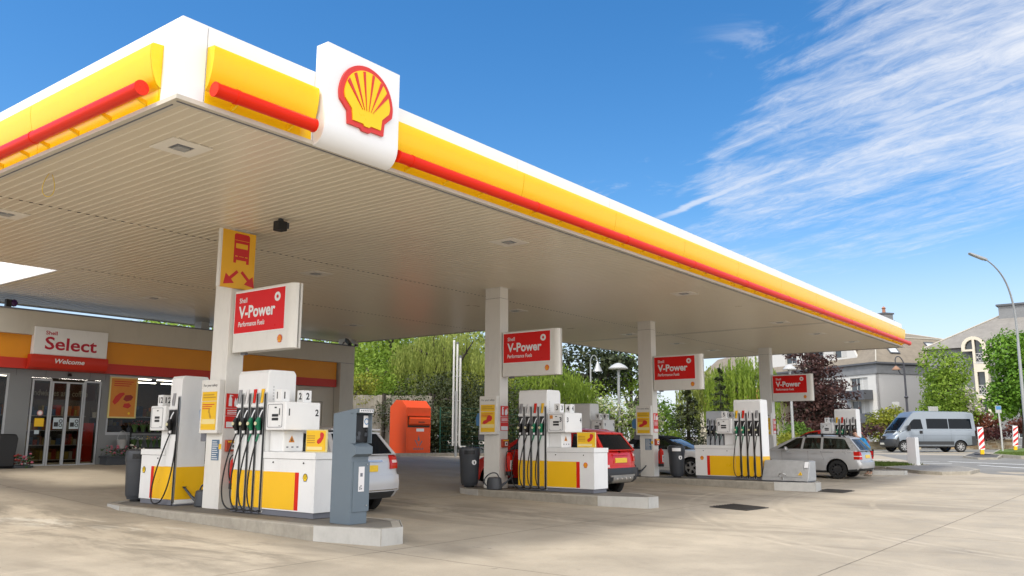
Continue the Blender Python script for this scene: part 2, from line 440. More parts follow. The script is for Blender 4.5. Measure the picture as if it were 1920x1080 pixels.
def spaced(a, b, seeds, g=1.22, s0=.8):
    pts = set(); 
    x = seeds[1]; s = s0
    t = seeds[0]
    while t < seeds[1]: pts.add(round(t, 3)); t += s0
    x, s = seeds[1], s0
    while x < b: pts.add(round(x, 3)); x += s; s *= g
    pts.add(b); x, s = seeds[0], s0
    while x > a: pts.add(round(x, 3)); x -= s; s *= g
    pts.add(a); return sorted(pts)
def terrain():
    m = M(); xs = spaced(-400, 900, (-10, 54)); ys = spaced(-500, 700, (-14, 20))
    vs = [(x, y, G(x, y)) for y in ys for x in xs]; nx = len(xs)
    fs = [[j*nx+i, j*nx+i+1, (j+1)*nx+i+1, (j+1)*nx+i] for j in range(len(ys)-1) for i in range(nx-1)]
    m.add(vs, fs); return struct(m.build('ground', CONC, smooth=60), 'pale sandy concrete forecourt with joints and stains')
terrain()
def sheet(name, c, dz, mat, nu=24, nv=12, build=True, m=None, mi=0):
    """four-cornered ground sheet that follows the terrain, dz above it."""
    a, b, d, e = [Vector((p[0], p[1], 0)) for p in c]; m = m or M(); vs = []
    for j in range(nv+1):
        for i in range(nu+1):
            u, v = i/nu, j/nv; p = a*(1-u)*(1-v)+b*u*(1-v)+d*u*v+e*(1-u)*v
            vs.append((p.x, p.y, G(p.x, p.y)+dz))
    m.add(vs, [[j*(nu+1)+i, j*(nu+1)+i+1, (j+1)*(nu+1)+i+1, (j+1)*(nu+1)+i] for j in range(nv) for i in range(nu)], mi)
    return m.build(name, mat, smooth=60) if build else m
struct(sheet('road', [(27.6,-7.4),(8,-60),(200,-60),(120,40)], .004, ROAD, 40, 24), 'grey asphalt road beyond the forecourt')
struct(sheet('verge', [(60,5.2),(84,1.5),(170,30),(120,90)], .012, SOIL, 16, 16), 'planted verge in front of the houses')
struct(sheet('planting_bed', [(13.2,12.6),(31,7.6),(70,40),(20,70)], .012, SOIL, 24, 16), 'dark soil bed behind the forecourt')
sw = M(); sheet('', [(58.5,6),(88,-3),(88.5,-1),(59,8)], .10, None, 12, 3, build=False, m=sw)
struct(sw.build('pavement', pm('pavement_slabs', (.40,.38,.34), .85, var=.15), smooth=50), 'pale pavement along the far side of the road')
mk = M()
def line(a, b, w, dz=.010):
    a = Vector((*a, 0)); b = Vector((*b, 0)); d = (b-a).normalized(); nrm = Vector((-d.y, d.x, 0))*w/2
    sheet('', [a-nrm, b-nrm, b+nrm, a+nrm], dz, None, 8, 1, build=False, m=mk)
line((37.1,-4.3), (35.6,-8.0), .22); line((34.5,-6.0), (32.6,-8.3), .22); line((35.0,-2.6), (35.2,-4.8), .2)
line((37.7,-.6), (37.7,-1.5), .18); line((36.9,-2.8), (36.6,-4.0), .14)
struct(mk.build('road_markings', LINEP), 'white painted road lines')

def raised(name, pts, dz0, dz1, mats, label, kind='structure', top=1, inset=.0):
    """kerbed island: side wall mats[0], top mats[top]."""
    m = M(); n = len(pts)
    lo = [(p[0], p[1], G(*p)+dz0) for p in pts]; hi = [(p[0], p[1], G(*p)+dz1) for p in pts]
    m.add(lo+hi, [[i, (i+1) % n, (i+1) % n+n, i+n] for i in range(n)], 0)
    cx = sum(p[0] for p in pts)/n; cy = sum(p[1] for p in pts)/n
    k = []
    for p in pts:
        v = Vector((cx-p[0], cy-p[1])); L_ = v.length; v = v/L_*min(.16, L_*.3); k.append((p[0]+v.x, p[1]+v.y, G(*p)+dz1+.002))
    m.add(hi+k, [[i, (i+1) % n, (i+1) % n+n, i+n] for i in range(n)], 0)
    t = tessellate_polygon([[Vector(q) for q in k]])
    m.add(k, [list(q) for q in t], top)
    # face upward
    o = m.build(name, mats)
    bm = bmesh.new(); bm.from_mesh(o.data); bmesh.ops.recalc_face_normals(bm, faces=bm.faces); bm.to_mesh(o.data); bm.free()
    o['kind'] = kind; o['label'] = label
    return o
raised('traffic_island', [(28.6,-3.55),(26.5,-5.25),(26.1,-6.1),(26.9,-6.9),(28.6,-6.95),(30.6,-6.0),(31.6,-4.6),(30.4,-4.0)], -.1, .12, [KERB, COBBLE], 'cobbled end of the kerbed island beside the forecourt exit')
raised('grass_verge', [(28.62,-3.5),(30.4,-3.95),(31.6,-4.5),(33.6,-2.0),(36,3),(33,3)], -.1, .13, [KERB, GRASSM], 'grassed half of the kerbed island behind the white bollard')
raised('grass_island', [(43.0,-5.3),(40.9,-6.9),(40.5,-9.5),(46,-13),(60,-12),(64,-5.0),(54,-4.2)], -.1, .16, [KERB, GRASSM], 'grassed road island with kerb stones at the right')
raised('paved_island', [(41.4,-4.2),(39.6,-5.2),(40.0,-6.0),(42.6,-5.9),(45,-4.6),(46.5,-4.0)], -.1, .10, [KERB, ASPH_K], 'low asphalt island under the striped board')

def grass_blades(name, pts_fn, n, label):
    m = M()
    for _ in range(n):
        x, y = pts_fn(); z = G(x, y)+.13; h = rnd.uniform(.04, .13); a = rnd.uniform(0, 6.28); w = .018
        dx, dy = math.cos(a)*w, math.sin(a)*w; lx, ly = rnd.uniform(-.05, .05), rnd.uniform(-.05, .05)
        m.add([(x-dx,y-dy,z),(x+dx,y+dy,z),(x+lx,y+ly,z+h)], [[0,1,2]])
    o = m.build(name, GRASSM); o['kind'] = 'stuff'; o['label'] = label; return o
def in_tri(a, b, c):
    def f():
        u, v = rnd.random(), rnd.random()
        if u+v > 1: u, v = 1-u, 1-v
        return a[0]+(b[0]-a[0])*u+(c[0]-a[0])*v, a[1]+(b[1]-a[1])*u+(c[1]-a[1])*v
    return f
grass_blades('grass', in_tri((28.9,-3.5),(31.5,-4.4),(34,2)), 6000, 'short grass on the kerbed island behind the bollard')
grass_blades('grass', in_tri((41.2,-7),(43.6,-5.3),(52,-11)), 7000, 'short grass on the right-hand road island')

# forecourt ironwork
def drain(name, pts, label):
    cx = sum(p[0] for p in pts)/4; cy = sum(p[1] for p in pts)/4; m = M()
    P = [Vector((p[0], p[1], G(*p)+.004)) for p in pts]
    m.prism(P, (0,0,.012), 0)
    for i in range(1, 9):
        t = i/9; a = P[0].lerp(P[3], t); b = P[1].lerp(P[2], t); d = (b-a)*.04
        m.tube([a+d+Vector((0,0,.016)), b-d+Vector((0,0,.016))], .012, 5, 0)
    o = m.build(name, pm('cast_iron', (.06,.055,.05), .7, metal=.3, var=.3), org=(cx, cy, G(cx, cy)))
    return tag(o, label, 'manhole cover', 'covers let into the forecourt')
drain('manhole_cover', [(8.25,-5.85),(8.45,-4.95),(9.5,-5.05),(9.2,-5.95)], 'nearer dark rectangular cover in the concrete, in front of the second pump island')
drain('manhole_cover', [(15.1,-5.75),(15.15,-4.95),(16.2,-5.0),(16.2,-5.75)], 'farther dark rectangular cover in the concrete, right of the galvanised chest')

# ---------------------------------------------------------------- canopy
EMB_OUT = [(-.66,-.93),(-.2,-.93),(-.13,-1.0),(.13,-1.0),(.2,-.93),(.66,-.93),(.69,-.55),(.97,-.28),(1.0,-.05),(.97,.18),(.88,.44),(.74,.66),(.55,.83),(.30,.95),(0,1.0)]
EMB_OUT = EMB_OUT+[(-x, y) for x, y in EMB_OUT[6:-1][::-1]]
EMB_IN = [(-.52,-.79),(-.14,-.79),(-.09,-.85),(.09,-.85),(.14,-.79),(.52,-.79),(.56,-.46),(.82,-.20),(.85,-.03),(.82,.14),(.74,.37),(.62,.56),(.46,.70),(.25,.80),(0,.84)]
EMB_IN = EMB_IN+[(-x, y) for x, y in EMB_IN[6:-1][::-1]]
def arc_smooth(pts, i0, i1):
    r = list(pts[:i0+1])
    for i in range(i0, i1):
        a, b, c, d = (Vector(pts[max(i0, i-1)]), Vector(pts[i]), Vector(pts[i+1]), Vector(pts[min(i1, i+2)]))
        for k in (1, 2, 3):
            t = k/3; q = .5*((2*b)+(c-a)*t+(2*a-5*b+4*c-d)*t*t+(3*b-a-3*c+d)*t**3); r.append((q.x, q.y))
    return r+list(pts[i1+1:])
EMB_OUT = arc_smooth(EMB_OUT, 7, 21); EMB_IN = arc_smooth(EMB_IN, 7, 21)
def emblem(m, Cn, U, Vv, w, h, d=.004, red=0, yel=1):
    """scallop emblem: red plate, yellow field, red ribs; w and h are half sizes."""
    Cn, U, Vv = V3(Cn), V3(U).normalized(), V3(Vv).normalized(); N = U.cross(Vv)
    def mp(z0): return lambda a, b, dd: Cn+U*(a*w)+Vv*(b*h)+N*(z0+dd)
    m.plate(EMB_OUT, [], mp(0), d, red); m.plate(EMB_IN, [], mp(d), d*.5, yel)
    for k in range(-3, 4):
        if k == 0: continue
    for k in (-2.5, -1.5, -.5, .5, 1.5, 2.5):
        a = k*R(23.5); tx, ty = math.sin(a)*.06+k*.055, -.38
        ro = .87 if abs(k) < 2 else .83
        ex, ey = math.sin(a)*.93, -.12+math.cos(a)*.97
        wd = .035+.012*abs(k); nx, ny = math.cos(a)*wd, -math.sin(a)*wd
        ex, ey = ex*.93, ey*.95
        m.plate([(tx, ty), (ex+nx, ey+ny), (ex-nx, ey-ny)], [], mp(d*1.5), d*.3, red)

ZS, ZT = 5.08, 6.045
XL, XR, YF, YB, XM, YR = -3.94, 28.8, -4.52, 13.0, 14.2, 5.9
HX0, HX1, HY0, HY1 = -3.2, -.02, 6.8, 10.6
canopy = thing('filling_station_canopy', 'large white forecourt canopy with yellow fascia and red tube along its edge', 'canopy', (0, 0, 0))
SOFF = pm('soffit_panel', (.66, .585, .455), .28, var=.015, rvar=.015, scale=.5, spec=.55)
def soffit():
    m = M(); p = .152; g = .001; x = XL+.1
    while x < XR-.1:
        x1 = min(x+p-g, XR-.1)
        spans = [(YF+.1, 1.3-.01), (1.31, 6.19 if x < XM else YR-.1)]
        if x < XM: spans.append((6.21, YB-.1))
        if HX0-.1 < x < HX1: spans = spans[:2]+[(6.21, HY0), (HY1, YB-.1)]
        for a, b in spans:
            if 19.1 < x < 19.3: continue
            z = ZS+rnd.uniform(-.0015, .0015)
            m.add([(x,a,z),(x1,a,z),(x1,b,z),(x,b,z),(x,a,z+.02),(x1,a,z+.02),(x1,b,z+.02),(x,b,z+.02)],
                  [[3,2,1,0],[0,1,5,4],[1,2,6,5],[2,3,7,6],[3,0,4,7]], 0)
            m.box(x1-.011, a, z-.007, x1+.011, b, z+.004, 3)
        x += p
    for a, b, c, d in ((XL+.05, YF+.05, XR-.05, YR-.05), (XL+.05, YR-.05, XM-.05, HY0), (XL+.05, HY1, XM-.05, YB-.05), (XL+.05, HY0, HX0, HY1), (HX1, HY0, XM-.05, HY1)):
        m.quad((a,b,ZS+.021),(a,d,ZS+.021),(c,d,ZS+.021),(c,b,ZS+.021), 0)
    m.box(19.08, YF+.1, ZS-.006, 19.34, YR-.1, ZS+.02, 1)
    # screw heads along the cross joints
    for yy in (1.3, 6.2):
        x = XL+.2
        while x < (XR-.2 if yy < 2 else XM-.2):
            if not (yy > 6 and HX0 < x < HX1): m.box(x-.025, yy-.014, ZS-.005, x+.025, yy+.014, ZS+.0, 2)
            x += .152
    m.build('soffit', [SOFF, CREAM, BLACK, pm('soffit_joint_highlight', (.80, .74, .62), .35)], canopy)  # joint strip colour is lightened to stand in for light catching raised seams
soffit()
def edge_trim():
    m = M()
    w = .13
    for x0, y0, x1, y1 in ((XL-.02, YF-.02, XR+.02, YF+w), (XL-.02, YF+w, XL+w, YB-w), (XR-w, YF+w, XR+.02, YR-w), (XM-w, YR-w, XR+.02, YR+.02), (XM-w, YR+.02, XM+.02, YB-w), (XL-.02, YB-w, XM+.02, YB+.02)):
        m.box(x0, y0, ZS-.022, x1, y1, ZS+.03, 0)
        if x1-x0 > y1-y0: m.box(x0+.05, (y0+y1)/2-.006, ZS-.034, x1-.05, (y0+y1)/2+.006, ZS-.022, 1)
        else: m.box((x0+x1)/2-.006, y0+.05, ZS-.034, (x0+x1)/2+.006, y1-.05, ZS-.022, 1)
    m.build('edge_trim', [CREAM, GREYB], canopy)
edge_trim()
def roof_deck():
    m = M(); a = .03
    for x0, y0, x1, y1 in ((XL+a, YF+a, XR-a, YR-a), (XL+a, YR-a, XM-a, HY0), (XL+a, HY1, XM-a, YB-a), (XL+a, HY0, HX0, HY1), (HX1, HY0, XM-a, HY1)):
        m.box(x0, y0, 5.86, x1, y1, 5.92, 0)
    m.build('roof', [GREYWALL], canopy)
roof_deck()
# fascia: flat white panel, yellow bulge that overhangs, red tube on brackets
BULGE = [(0,5.785),(.13,5.775),(.145,5.74),(.14,5.62),(.122,5.50),(.095,5.40),(.055,5.31),(0,5.265)]
def fascia(P, D, Nn, L_, segs, tubes, joints, tube=True):
    P, D, Nn = Vector((*P, 0)), Vector((*D, 0)), Vector((*Nn, 0)); Z = Vector((0,0,1))
    at = lambda s, o, z: P+D*s+Nn*o+Z*z
    w = M(); y = M(); t = M()
    js = [0]+sorted(j for j in joints if 0 < j < L_)+[L_]
    for a, b in zip(js[:-1], js[1:]):
        g = .005
        w.hexa([at(a+g,-.05,5.10),at(b-g,-.05,5.10),at(b-g,0,5.10),at(a+g,0,5.10),at(a+g,-.05,ZT),at(b-g,-.05,ZT),at(b-g,0,ZT),at(a+g,0,ZT)], 0)
    w.hexa([at(0,-.10,5.10),at(L_,-.10,5.10),at(L_,-.052,5.10),at(0,-.052,5.10),at(0,-.10,ZT+.012),at(L_,-.10,ZT+.012),at(L_,.004,ZT+.012),at(0,.004,ZT+.012)] if False else
           [at(.06,-.12,5.12),at(L_-.06,-.12,5.12),at(L_-.06,-.055,5.12),at(.06,-.055,5.12),at(.06,-.12,ZT-.02),at(L_-.06,-.12,ZT-.02),at(L_-.06,-.055,ZT-.02),at(.06,-.055,ZT-.02)], 0)
    for a, b in segs:
        y = M()
        js = [a]+sorted(j for j in joints if a < j < b)+[b]
        for p, q in zip(js[:-1], js[1:]):
            g = .005
            pts = [at(p+g, o+.003, z) for o, z in BULGE]; d = D*(q-p-2*g)
            if (Nn.cross(Z)).dot(D) < 0: y.prism(pts, d, 0)
            else: y.prism(pts[::-1], d, 0)
            y.hexa([at(p+g,.002,5.105),at(q-g,.002,5.105),at(q-g,.014,5.105),at(p+g,.014,5.105),at(p+g,.002,5.258),at(q-g,.002,5.258),at(q-g,.014,5.258),at(p+g,.014,5.258)], 0)
            s = p+.35
            while s < q:
                y.hexa([at(s-.012,.015,5.12),at(s+.012,.015,5.12),at(s+.012,.18,5.18),at(s-.012,.18,5.18),at(s-.012,.015,5.18),at(s+.012,.015,5.18),at(s+.012,.18,5.215),at(s-.012,.18,5.215)], 0)
                s += .8
        y.build('yellow_band', [FYEL], canopy, smooth=35)
    for a, b in tubes:
        t = M()
        js = [a]+sorted(j+.3 for j in joints if a < j+.3 < b)+[b]
        for p, q in zip(js[:-1], js[1:]):
            t.tube([at(p, .185, 5.235), at(q-.008, .185, 5.235)], .082, 18, 0)
            for e in (p-.004, q-.026): t.tube([at(e, .185, 5.235), at(e+.022, .185, 5.235)], .088, 18, 0)
        t.build('accent_tube', [TUBE_RED], canopy, smooth=35)
    w.build('fascia', [FASCIA_W], canopy)
J3 = [6.2+3.02*k for k in range(-1, 9)]
fascia((XL, YF), (1,0), (0,-1), XR-XL, [(.32, 1.84), (3.1, 32.6)], [(.33, 1.75), (3.2, 32.95)], [.32]+J3)
fascia((XL, YB), (0,-1), (-1,0), YB-YF, [(.3, 17.17)], [(.3, 17.10)], [17.15-3.0*k for k in range(0, 6)])
fascia((XR, YF), (0,1), (1,0), YR-YF, [(.3, 10.1)], [(.1, 10.2)], [3, 6, 9])
fascia((XR, YR), (-1,0), (0,1), XR-XM, [(.3, 14.3)], [], [3, 6, 9, 12])
fascia((XM, YR), (0,1), (1,0), YB-YR, [], [], [3])
fascia((XM, YB), (-1,0), (0,1), XM-XL, [], [], [3, 6, 9, 12, 15])
# opening in the roof near the left edge, lined with white panels
fascia((HX0, HY1), (1,0), (0,-1), HX1-HX0, [], [], [1.5])
fascia((HX1, HY1), (0,-1), (-1,0), HY1-HY0, [], [], [2])
fascia((HX0, HY0), (0,1), (1,0), HY1-HY0, [], [], [2])
fascia((HX1, HY0), (-1,0), (0,1), HX1-HX0, [], [], [2])

COLX = [.04, 7.60, 15.42, 25.78]
def column(x, y, z0, w=.33, d=.48):
    m = M(); m.box(x, y, z0, x+w, y+d, 4.80, 0); m.box(x+.004, y+.004, 4.808, x+w-.004, y+d-.004, ZS-.012, 0)
    m.box(x+.01, y+.01, 4.80, x+w-.01, y+d-.01, 4.808, 1)
    m.box(x-.03, y-.03, ZS-.012, x+w+.03, y+d+.03, ZS+.01, 0)
    o = m.build('column', [COLW, BLACK], canopy, bevel=.008)
for x in COLX: column(x, .19 if x < 1 else .05, .16)
for x in (6.9, 13.1): column(x, 12.0, 4.4, .3, .4)

# recessed lights in the soffit
def soffit_light(x, y, label):
    t = thing('canopy_light', label, 'ceiling light', (x, y, ZS), group='square lights in the canopy soffit')
    m = M(); s = .28; q = .125
    m.flat(rect(-s,-s,s,s), [rect(-q,-q,q,q)], (x, y, ZS-.004), (1,0,0), (0,-1,0), .014, 0)
    m.build('frame', [pm('light_frame', (.78,.74,.66), .4)] if 'light_frame' not in MATS else [MATS['light_frame']], t)
    m = M(); m.box(x-q+.002, y-q+.002, ZS-.008, x+q-.002, y+q-.002, ZS-.003, 0)
    m.box(x-.085, y-.06, ZS-.03, x+.085, y+.085, ZS-.009, 1)
    m.build('lens', [GREYB, GALV], t)
LIGHTS = [(-3.0,-3.06,'nearest square canopy light, at the front left corner under the emblem end'), (3.8,-3.16,'square canopy light in the front row between the first and second columns'),
 (11.2,-3.2,'square canopy light in the front row between the second and third columns'), (18.2,-3.17,'square canopy light in the front row just left of the fourth column'),
 (21.97,-3.15,'square canopy light in the front row above and right of the fourth column'), (25.4,-3.4,'last square canopy light at the far right tip of the canopy'),
 (3.67,2.35,'square canopy light just right of the yellow lorry sign'), (-2.93,2.37,'square canopy light cut by the left edge of the photo'),
 (11.03,2.2,'square canopy light peeping out right of the second column'), (18.15,2.38,'square canopy light just left of the third column'),
 (22,2.4,'square canopy light just right of the third column'), (25.4,2.4,'small square canopy light right above the third red fuel sign'),
 (3.34,8.67,'square canopy light left of the first column above the shop front'), (10.44,8.61,'square canopy light above the end of the shop, right of the first red fuel sign')]
for a in LIGHTS: soffit_light(*a)
def control_box():
    t = thing('sensor_box', 'small black sensor box hanging from the canopy soffit beside the lorry sign', 'sensor', (.06,-1.1,ZS))
    m = M(); m.box(-.02,-1.16,ZS-.22,.16,-1.0,ZS-.05,0); m.build('housing', [BLACK], t, bevel=.012)
    m = M(); m.box(.05,-1.10,ZS-.05,.12,-1.04,ZS-.002,0); m.box(.16,-1.14,ZS-.16,.21,-1.02,ZS-.06,0); m.build('bracket', [DGREY], t)
control_box()
lp = M(); lp.tube(bez((-3.55,-.62,ZS-.03),(-3.75,-.5,ZS-.45),(-3.35,-.7,ZS-.5),(-3.5,-.6,ZS-.03),18), .006, 6)
tag(lp.build('wire_loop', pm('yellow_wire', (.6,.42,.05), .5), org=(-3.55,-.62,ZS)), 'thin yellow wire loop dangling under the left canopy edge', 'wire')

def emblem_board():
    t = thing('emblem_board', 'tall white board with the red and yellow scallop emblem on the canopy front', 'sign', (-1.48,-4.62,5.04))
    m = M(); x0, x1 = -2.07, -.78
    prof = [(-4.53,6.40),(-4.75,6.40),(-4.75,5.32)]+[(-4.75+.22*(1-math.cos(R(a))), 5.32-.27*math.sin(R(a))) for a in range(15, 91, 15)]
    pts = [(x0, y, z) for y, z in prof]
    m.prism(pts, (x1-x0,0,0), 0); m.build('panel', [FASCIA_W], t, smooth=30)
    m = M(); emblem(m, (-1.405,-4.752,5.82), UX, UZ, .475, .455, .035)
    m.build('emblem', [REMB, YEMB], t)
emblem_board()

# ---------------------------------------------------------------- pump islands
X0S = [-.12, 7.46, 15.26, 25.6]
def island(i, yl, yr, label, nose=.68):
    X0 = X0S[i]; x0, x1 = X0-.585, X0+.80
    P = [(x0, yl-1.0), (x0, yr+1.06), (x0+.3, yr+.03), (x0+.68, yr), (x1-.08, yr+nose), (x1, yr+1.1), (x1, yl-.9), (x1-.4, yl), (x0+.5, yl), (x0+.12, yl-.35)]
    P = P[::-1] if sum(P[k][0]*P[(k+1) % len(P)][1]-P[(k+1) % len(P)][0]*P[k][1] for k in range(len(P))) < 0 else P
    t = thing('pump_island', label, 'kerb island', ((x0+x1)/2, (yl+yr)/2, .0), group='kerbed islands under the canopy')
    zt = .17; w = .14
    cx, cy = (x0+x1)/2, (yl+yr)/2
    ins = []
    n = len(P)
    for k in range(n):
        p, a, b = Vector(P[k]), Vector(P[k-1]), Vector(P[(k+1) % n])
        d1 = (p-a).normalized(); d2 = (b-p).normalized(); n1 = Vector((-d1.y, d1.x)); n2 = Vector((-d2.y, d2.x)); bi = (n1+n2).normalized()
        ins.append(p+bi*w/max(.5, bi.dot(n1)))
    m = M()
    lo = [(*p, -.25) for p in P]; h1 = [(*p, zt-.02) for p in P]; h2 = []
    for k in range(n):
        v = (ins[k]-Vector(P[k])).normalized()*.02; h2.append((P[k][0]+v.x, P[k][1]+v.y, zt))
    hi = [(q.x, q.y, zt) for q in ins]
    ring = lambda A, B: m.add(A+B, [[k, (k+1) % n, (k+1) % n+n, k+n] for k in range(n)], 0)
    ring(lo, h1); ring(h1, h2); ring(h2, hi)
    m.build('kerb', [KERB], t)
    m = M(); tr = tessellate_polygon([[Vector((q.x, q.y, 0)) for q in ins]])
    m.add([(q.x, q.y, zt-.004) for q in ins], [list(a) for a in tr]); o = m.build('paving', [PAVE], t)
    bm = bmesh.new(); bm.from_mesh(o.data)
    for f in bm.faces:
        if f.normal.z < 0: f.normal_flip()
    bm.to_mesh(o.data); bm.free()
    # steel nose plates with a bright nosing
    ends = [M(), M()]
    for k in range(n):
        a, b = Vector(P[k]), Vector(P[(k+1) % n]); mid = (a+b)/2
        if mid.y < yr+1.2 or mid.y > yl-1.1:
            m = ends[0 if mid.y < 0 else 1]
            d = (b-a).normalized(); o_ = Vector((d.y, -d.x))*.006; e = d*.003
            m.hexa([(*(a+e), -.2), (*(a+e+o_), -.2), (*(b-e+o_), -.2), (*(b-e), -.2), (*(a+e), zt+.004), (*(a+e+o_), zt+.004), (*(b-e+o_), zt+.004), (*(b-e), zt+.004)], 0)
    for m in ends: m.build('nose_plate', [pm('nose_plate_steel', (.50,.49,.46), .6, metal=.25, var=.15, scale=4, dirt=.2)] if 'nose_plate_steel' not in MATS else [MATS['nose_plate_steel']], t)
island(0, 3.05, -4.28, 'nearest kerbed pump island, under the first column and grey payment terminal')
island(1, 1.1, -4.22, 'second kerbed pump island, under the pump numbered 3 and 4')
island(2, 3.8, -5.1, 'third kerbed pump island, under the galvanised chest', .25)
island(3, 4.0, -5.0, 'farthest kerbed pump island, behind the silver estate car')
# ---------------------------------------------------------------- fuel signs on the columns
def fuel_sign(i, label):
    x = COLX[i]+.06; th = .24; y0, y1 = .03, -1.66; zb, zt = 2.84, 3.93
    t = thing('fuel_sign', label, 'sign', (x+th/2, (y0+y1)/2, zb), group='red fuel signs on the columns')
    m = M()
    prof = [(x+.03, y0), (x, y0-.03), (x, y1+.16)]+[(x+.10*(1-math.cos(R(a))), y1+.16-.15*math.sin(R(a))) for a in range(15, 91, 15)]
    prof2 = [(2*x+th-a, b) for a, b in prof][::-1]
    # two curved shells with a dark gap between them at the outer end
    m.prism([(a, b, zb) for a, b in prof+[(x+.10, y0)]][::-1], (0,0,zt-zb), 0)
    m.prism([(a, b, zb) for a, b in [(x+th-.10, y0)]+prof2][::-1], (0,0,zt-zb), 0)
    m.box(x+.10, y0-.01, zb+.02, x+th-.10, y1+.06, zt-.02, 1)
    m.build('housing', [COLW, GREYB], t, smooth=30)
    for sx, U in ((x-.003, NY), (x+th+.003, UY)):
        s = -1 if U == NY else 1
        ya = y0-.05 if s < 0 else y1+.22
        O = (sx, ya, 0)
        m = M(); pt = lambda a, z: (sx, ya+s*a, z)
        m.flat(rect(0, 3.17, 1.40, 3.885), [], (sx, ya, 0), U, UZ, .003, 0)
        m.flat(rect(-.014, 3.156, 1.414, 3.899), [rect(0, 3.17, 1.40, 3.885)], (sx, ya, 0), U, UZ, .004, 1)
        m.build('red_face', [SIGNRED, FASCIA_W], t)
        m = M(); sx2 = sx+(-.006 if s < 0 else .006); q = lambda a, z: (sx2, ya+s*a, z)
        m.text('Shell', q(.13, 3.70), U, UZ, w=.22, h=.09, bold=.014)
        m.text('V-Power', q(.12, 3.425), U, UZ, w=1.03, h=.22, bold=.03)
        m.text('Performance Fuels', q(.12, 3.28), U, UZ, w=.75, h=.09, bold=.014, shear=.15)
        ring = lambda r, n: disc(1.20, 3.73, r, n)
        star = [(1.20+math.cos(R(a*15))*(.047 if a % 2 else .024), 3.73+math.sin(R(a*15))*(.047 if a % 2 else .024)) for a in range(24)]
        m.flat(ring(.08, 24), [star], (sx2, ya, 0), U, UZ, .001, 0)
        m.build('lettering', [WINK], t)
        m = M(); emblem(m, q(1.31, 3.005), U, UZ, .062, .068, .004); m.build('emblem', [MATS['emblem_red'], MATS['emblem_orange']], t)
    m = M(); m.box(x+.09, -.25, zb-.04, x+th-.09, -.12, zb, 0); m.build('bracket', [GREYB], t)
pm('emblem_orange', (.80, .36, .012), .35)
fuel_sign(0, 'nearest red fuel sign, largest, under the yellow lorry sign on the first column')
fuel_sign(1, 'second red fuel sign, above the pump numbered 3 and 4')
fuel_sign(2, 'third red fuel sign, above the dark bin of the third island')
fuel_sign(3, 'farthest and smallest red fuel sign, above the silver estate car')

def lorry_sign():
    x0, x1, z0, z1, y = -.24, .45, 3.99, 5.03, .035
    t = thing('lorry_sign', 'yellow sign with red lorry and arrows at the top of the first column', 'sign', ((x0+x1)/2, y, z0))
    m = M(); m.box(x0, y-.05, z0, x1, y, z1, 0); m.box(x0-.03, y-.052, z0, x0-.001, y+.03, z1, 1); m.build('panel', [MATS['sign_amber'], COLW], t)
    m = M(); O = (x0, y-.051, z0); th = .002
    a, b = .24, .56; zz = .46
    body = [(a, zz+.07), (a, zz), (a+.055, zz), (a+.055, zz+.055), (b-.055, zz+.055), (b-.055, zz), (b, zz), (b, .97), (b-.03, 1.0), (a+.03, 1.0), (a, .97)]
    m.flat(body, [rect(a+.035, .73, b-.035, .82), rect(a+.03, .575, a+.085, .592), rect(b-.085, .575, b-.03, .592), rect(a+.11, .58, b-.11, .588), rect(a+.004, .872, b-.004, .880)], O, UX, UZ, th)
    for s in (-1, 1):
        c = .36 if s < 0 else .40; ox = .06 if s < 0 else .64
        q = lambda u, v: (c+s*u*.30, .33-v*.28)
        arr = [(.05,-.06),(.18,-.19+.0)]
        tip = (.95, .95); P = [(0,.17),(.17,0),(.66,.50),(.66,.17),(.97,.17) if False else (.92,.22),(tip),(.22,.92) if False else (.30,.95),(.50,.66)]
        P = [(0,.14),(.14,0),(.62,.48),(.86,.28),(1.0,1.0),(.28,.86),(.48,.62)]
        pts = [q(u, v) for u, v in P]
        m.flat(pts if s < 0 else pts[::-1], [], O, UX, UZ, th)
    m.build('pictogram', [REDINK], t)
pm('sign_amber', (.80, .42, .02), .45, var=.05)
lorry_sign()

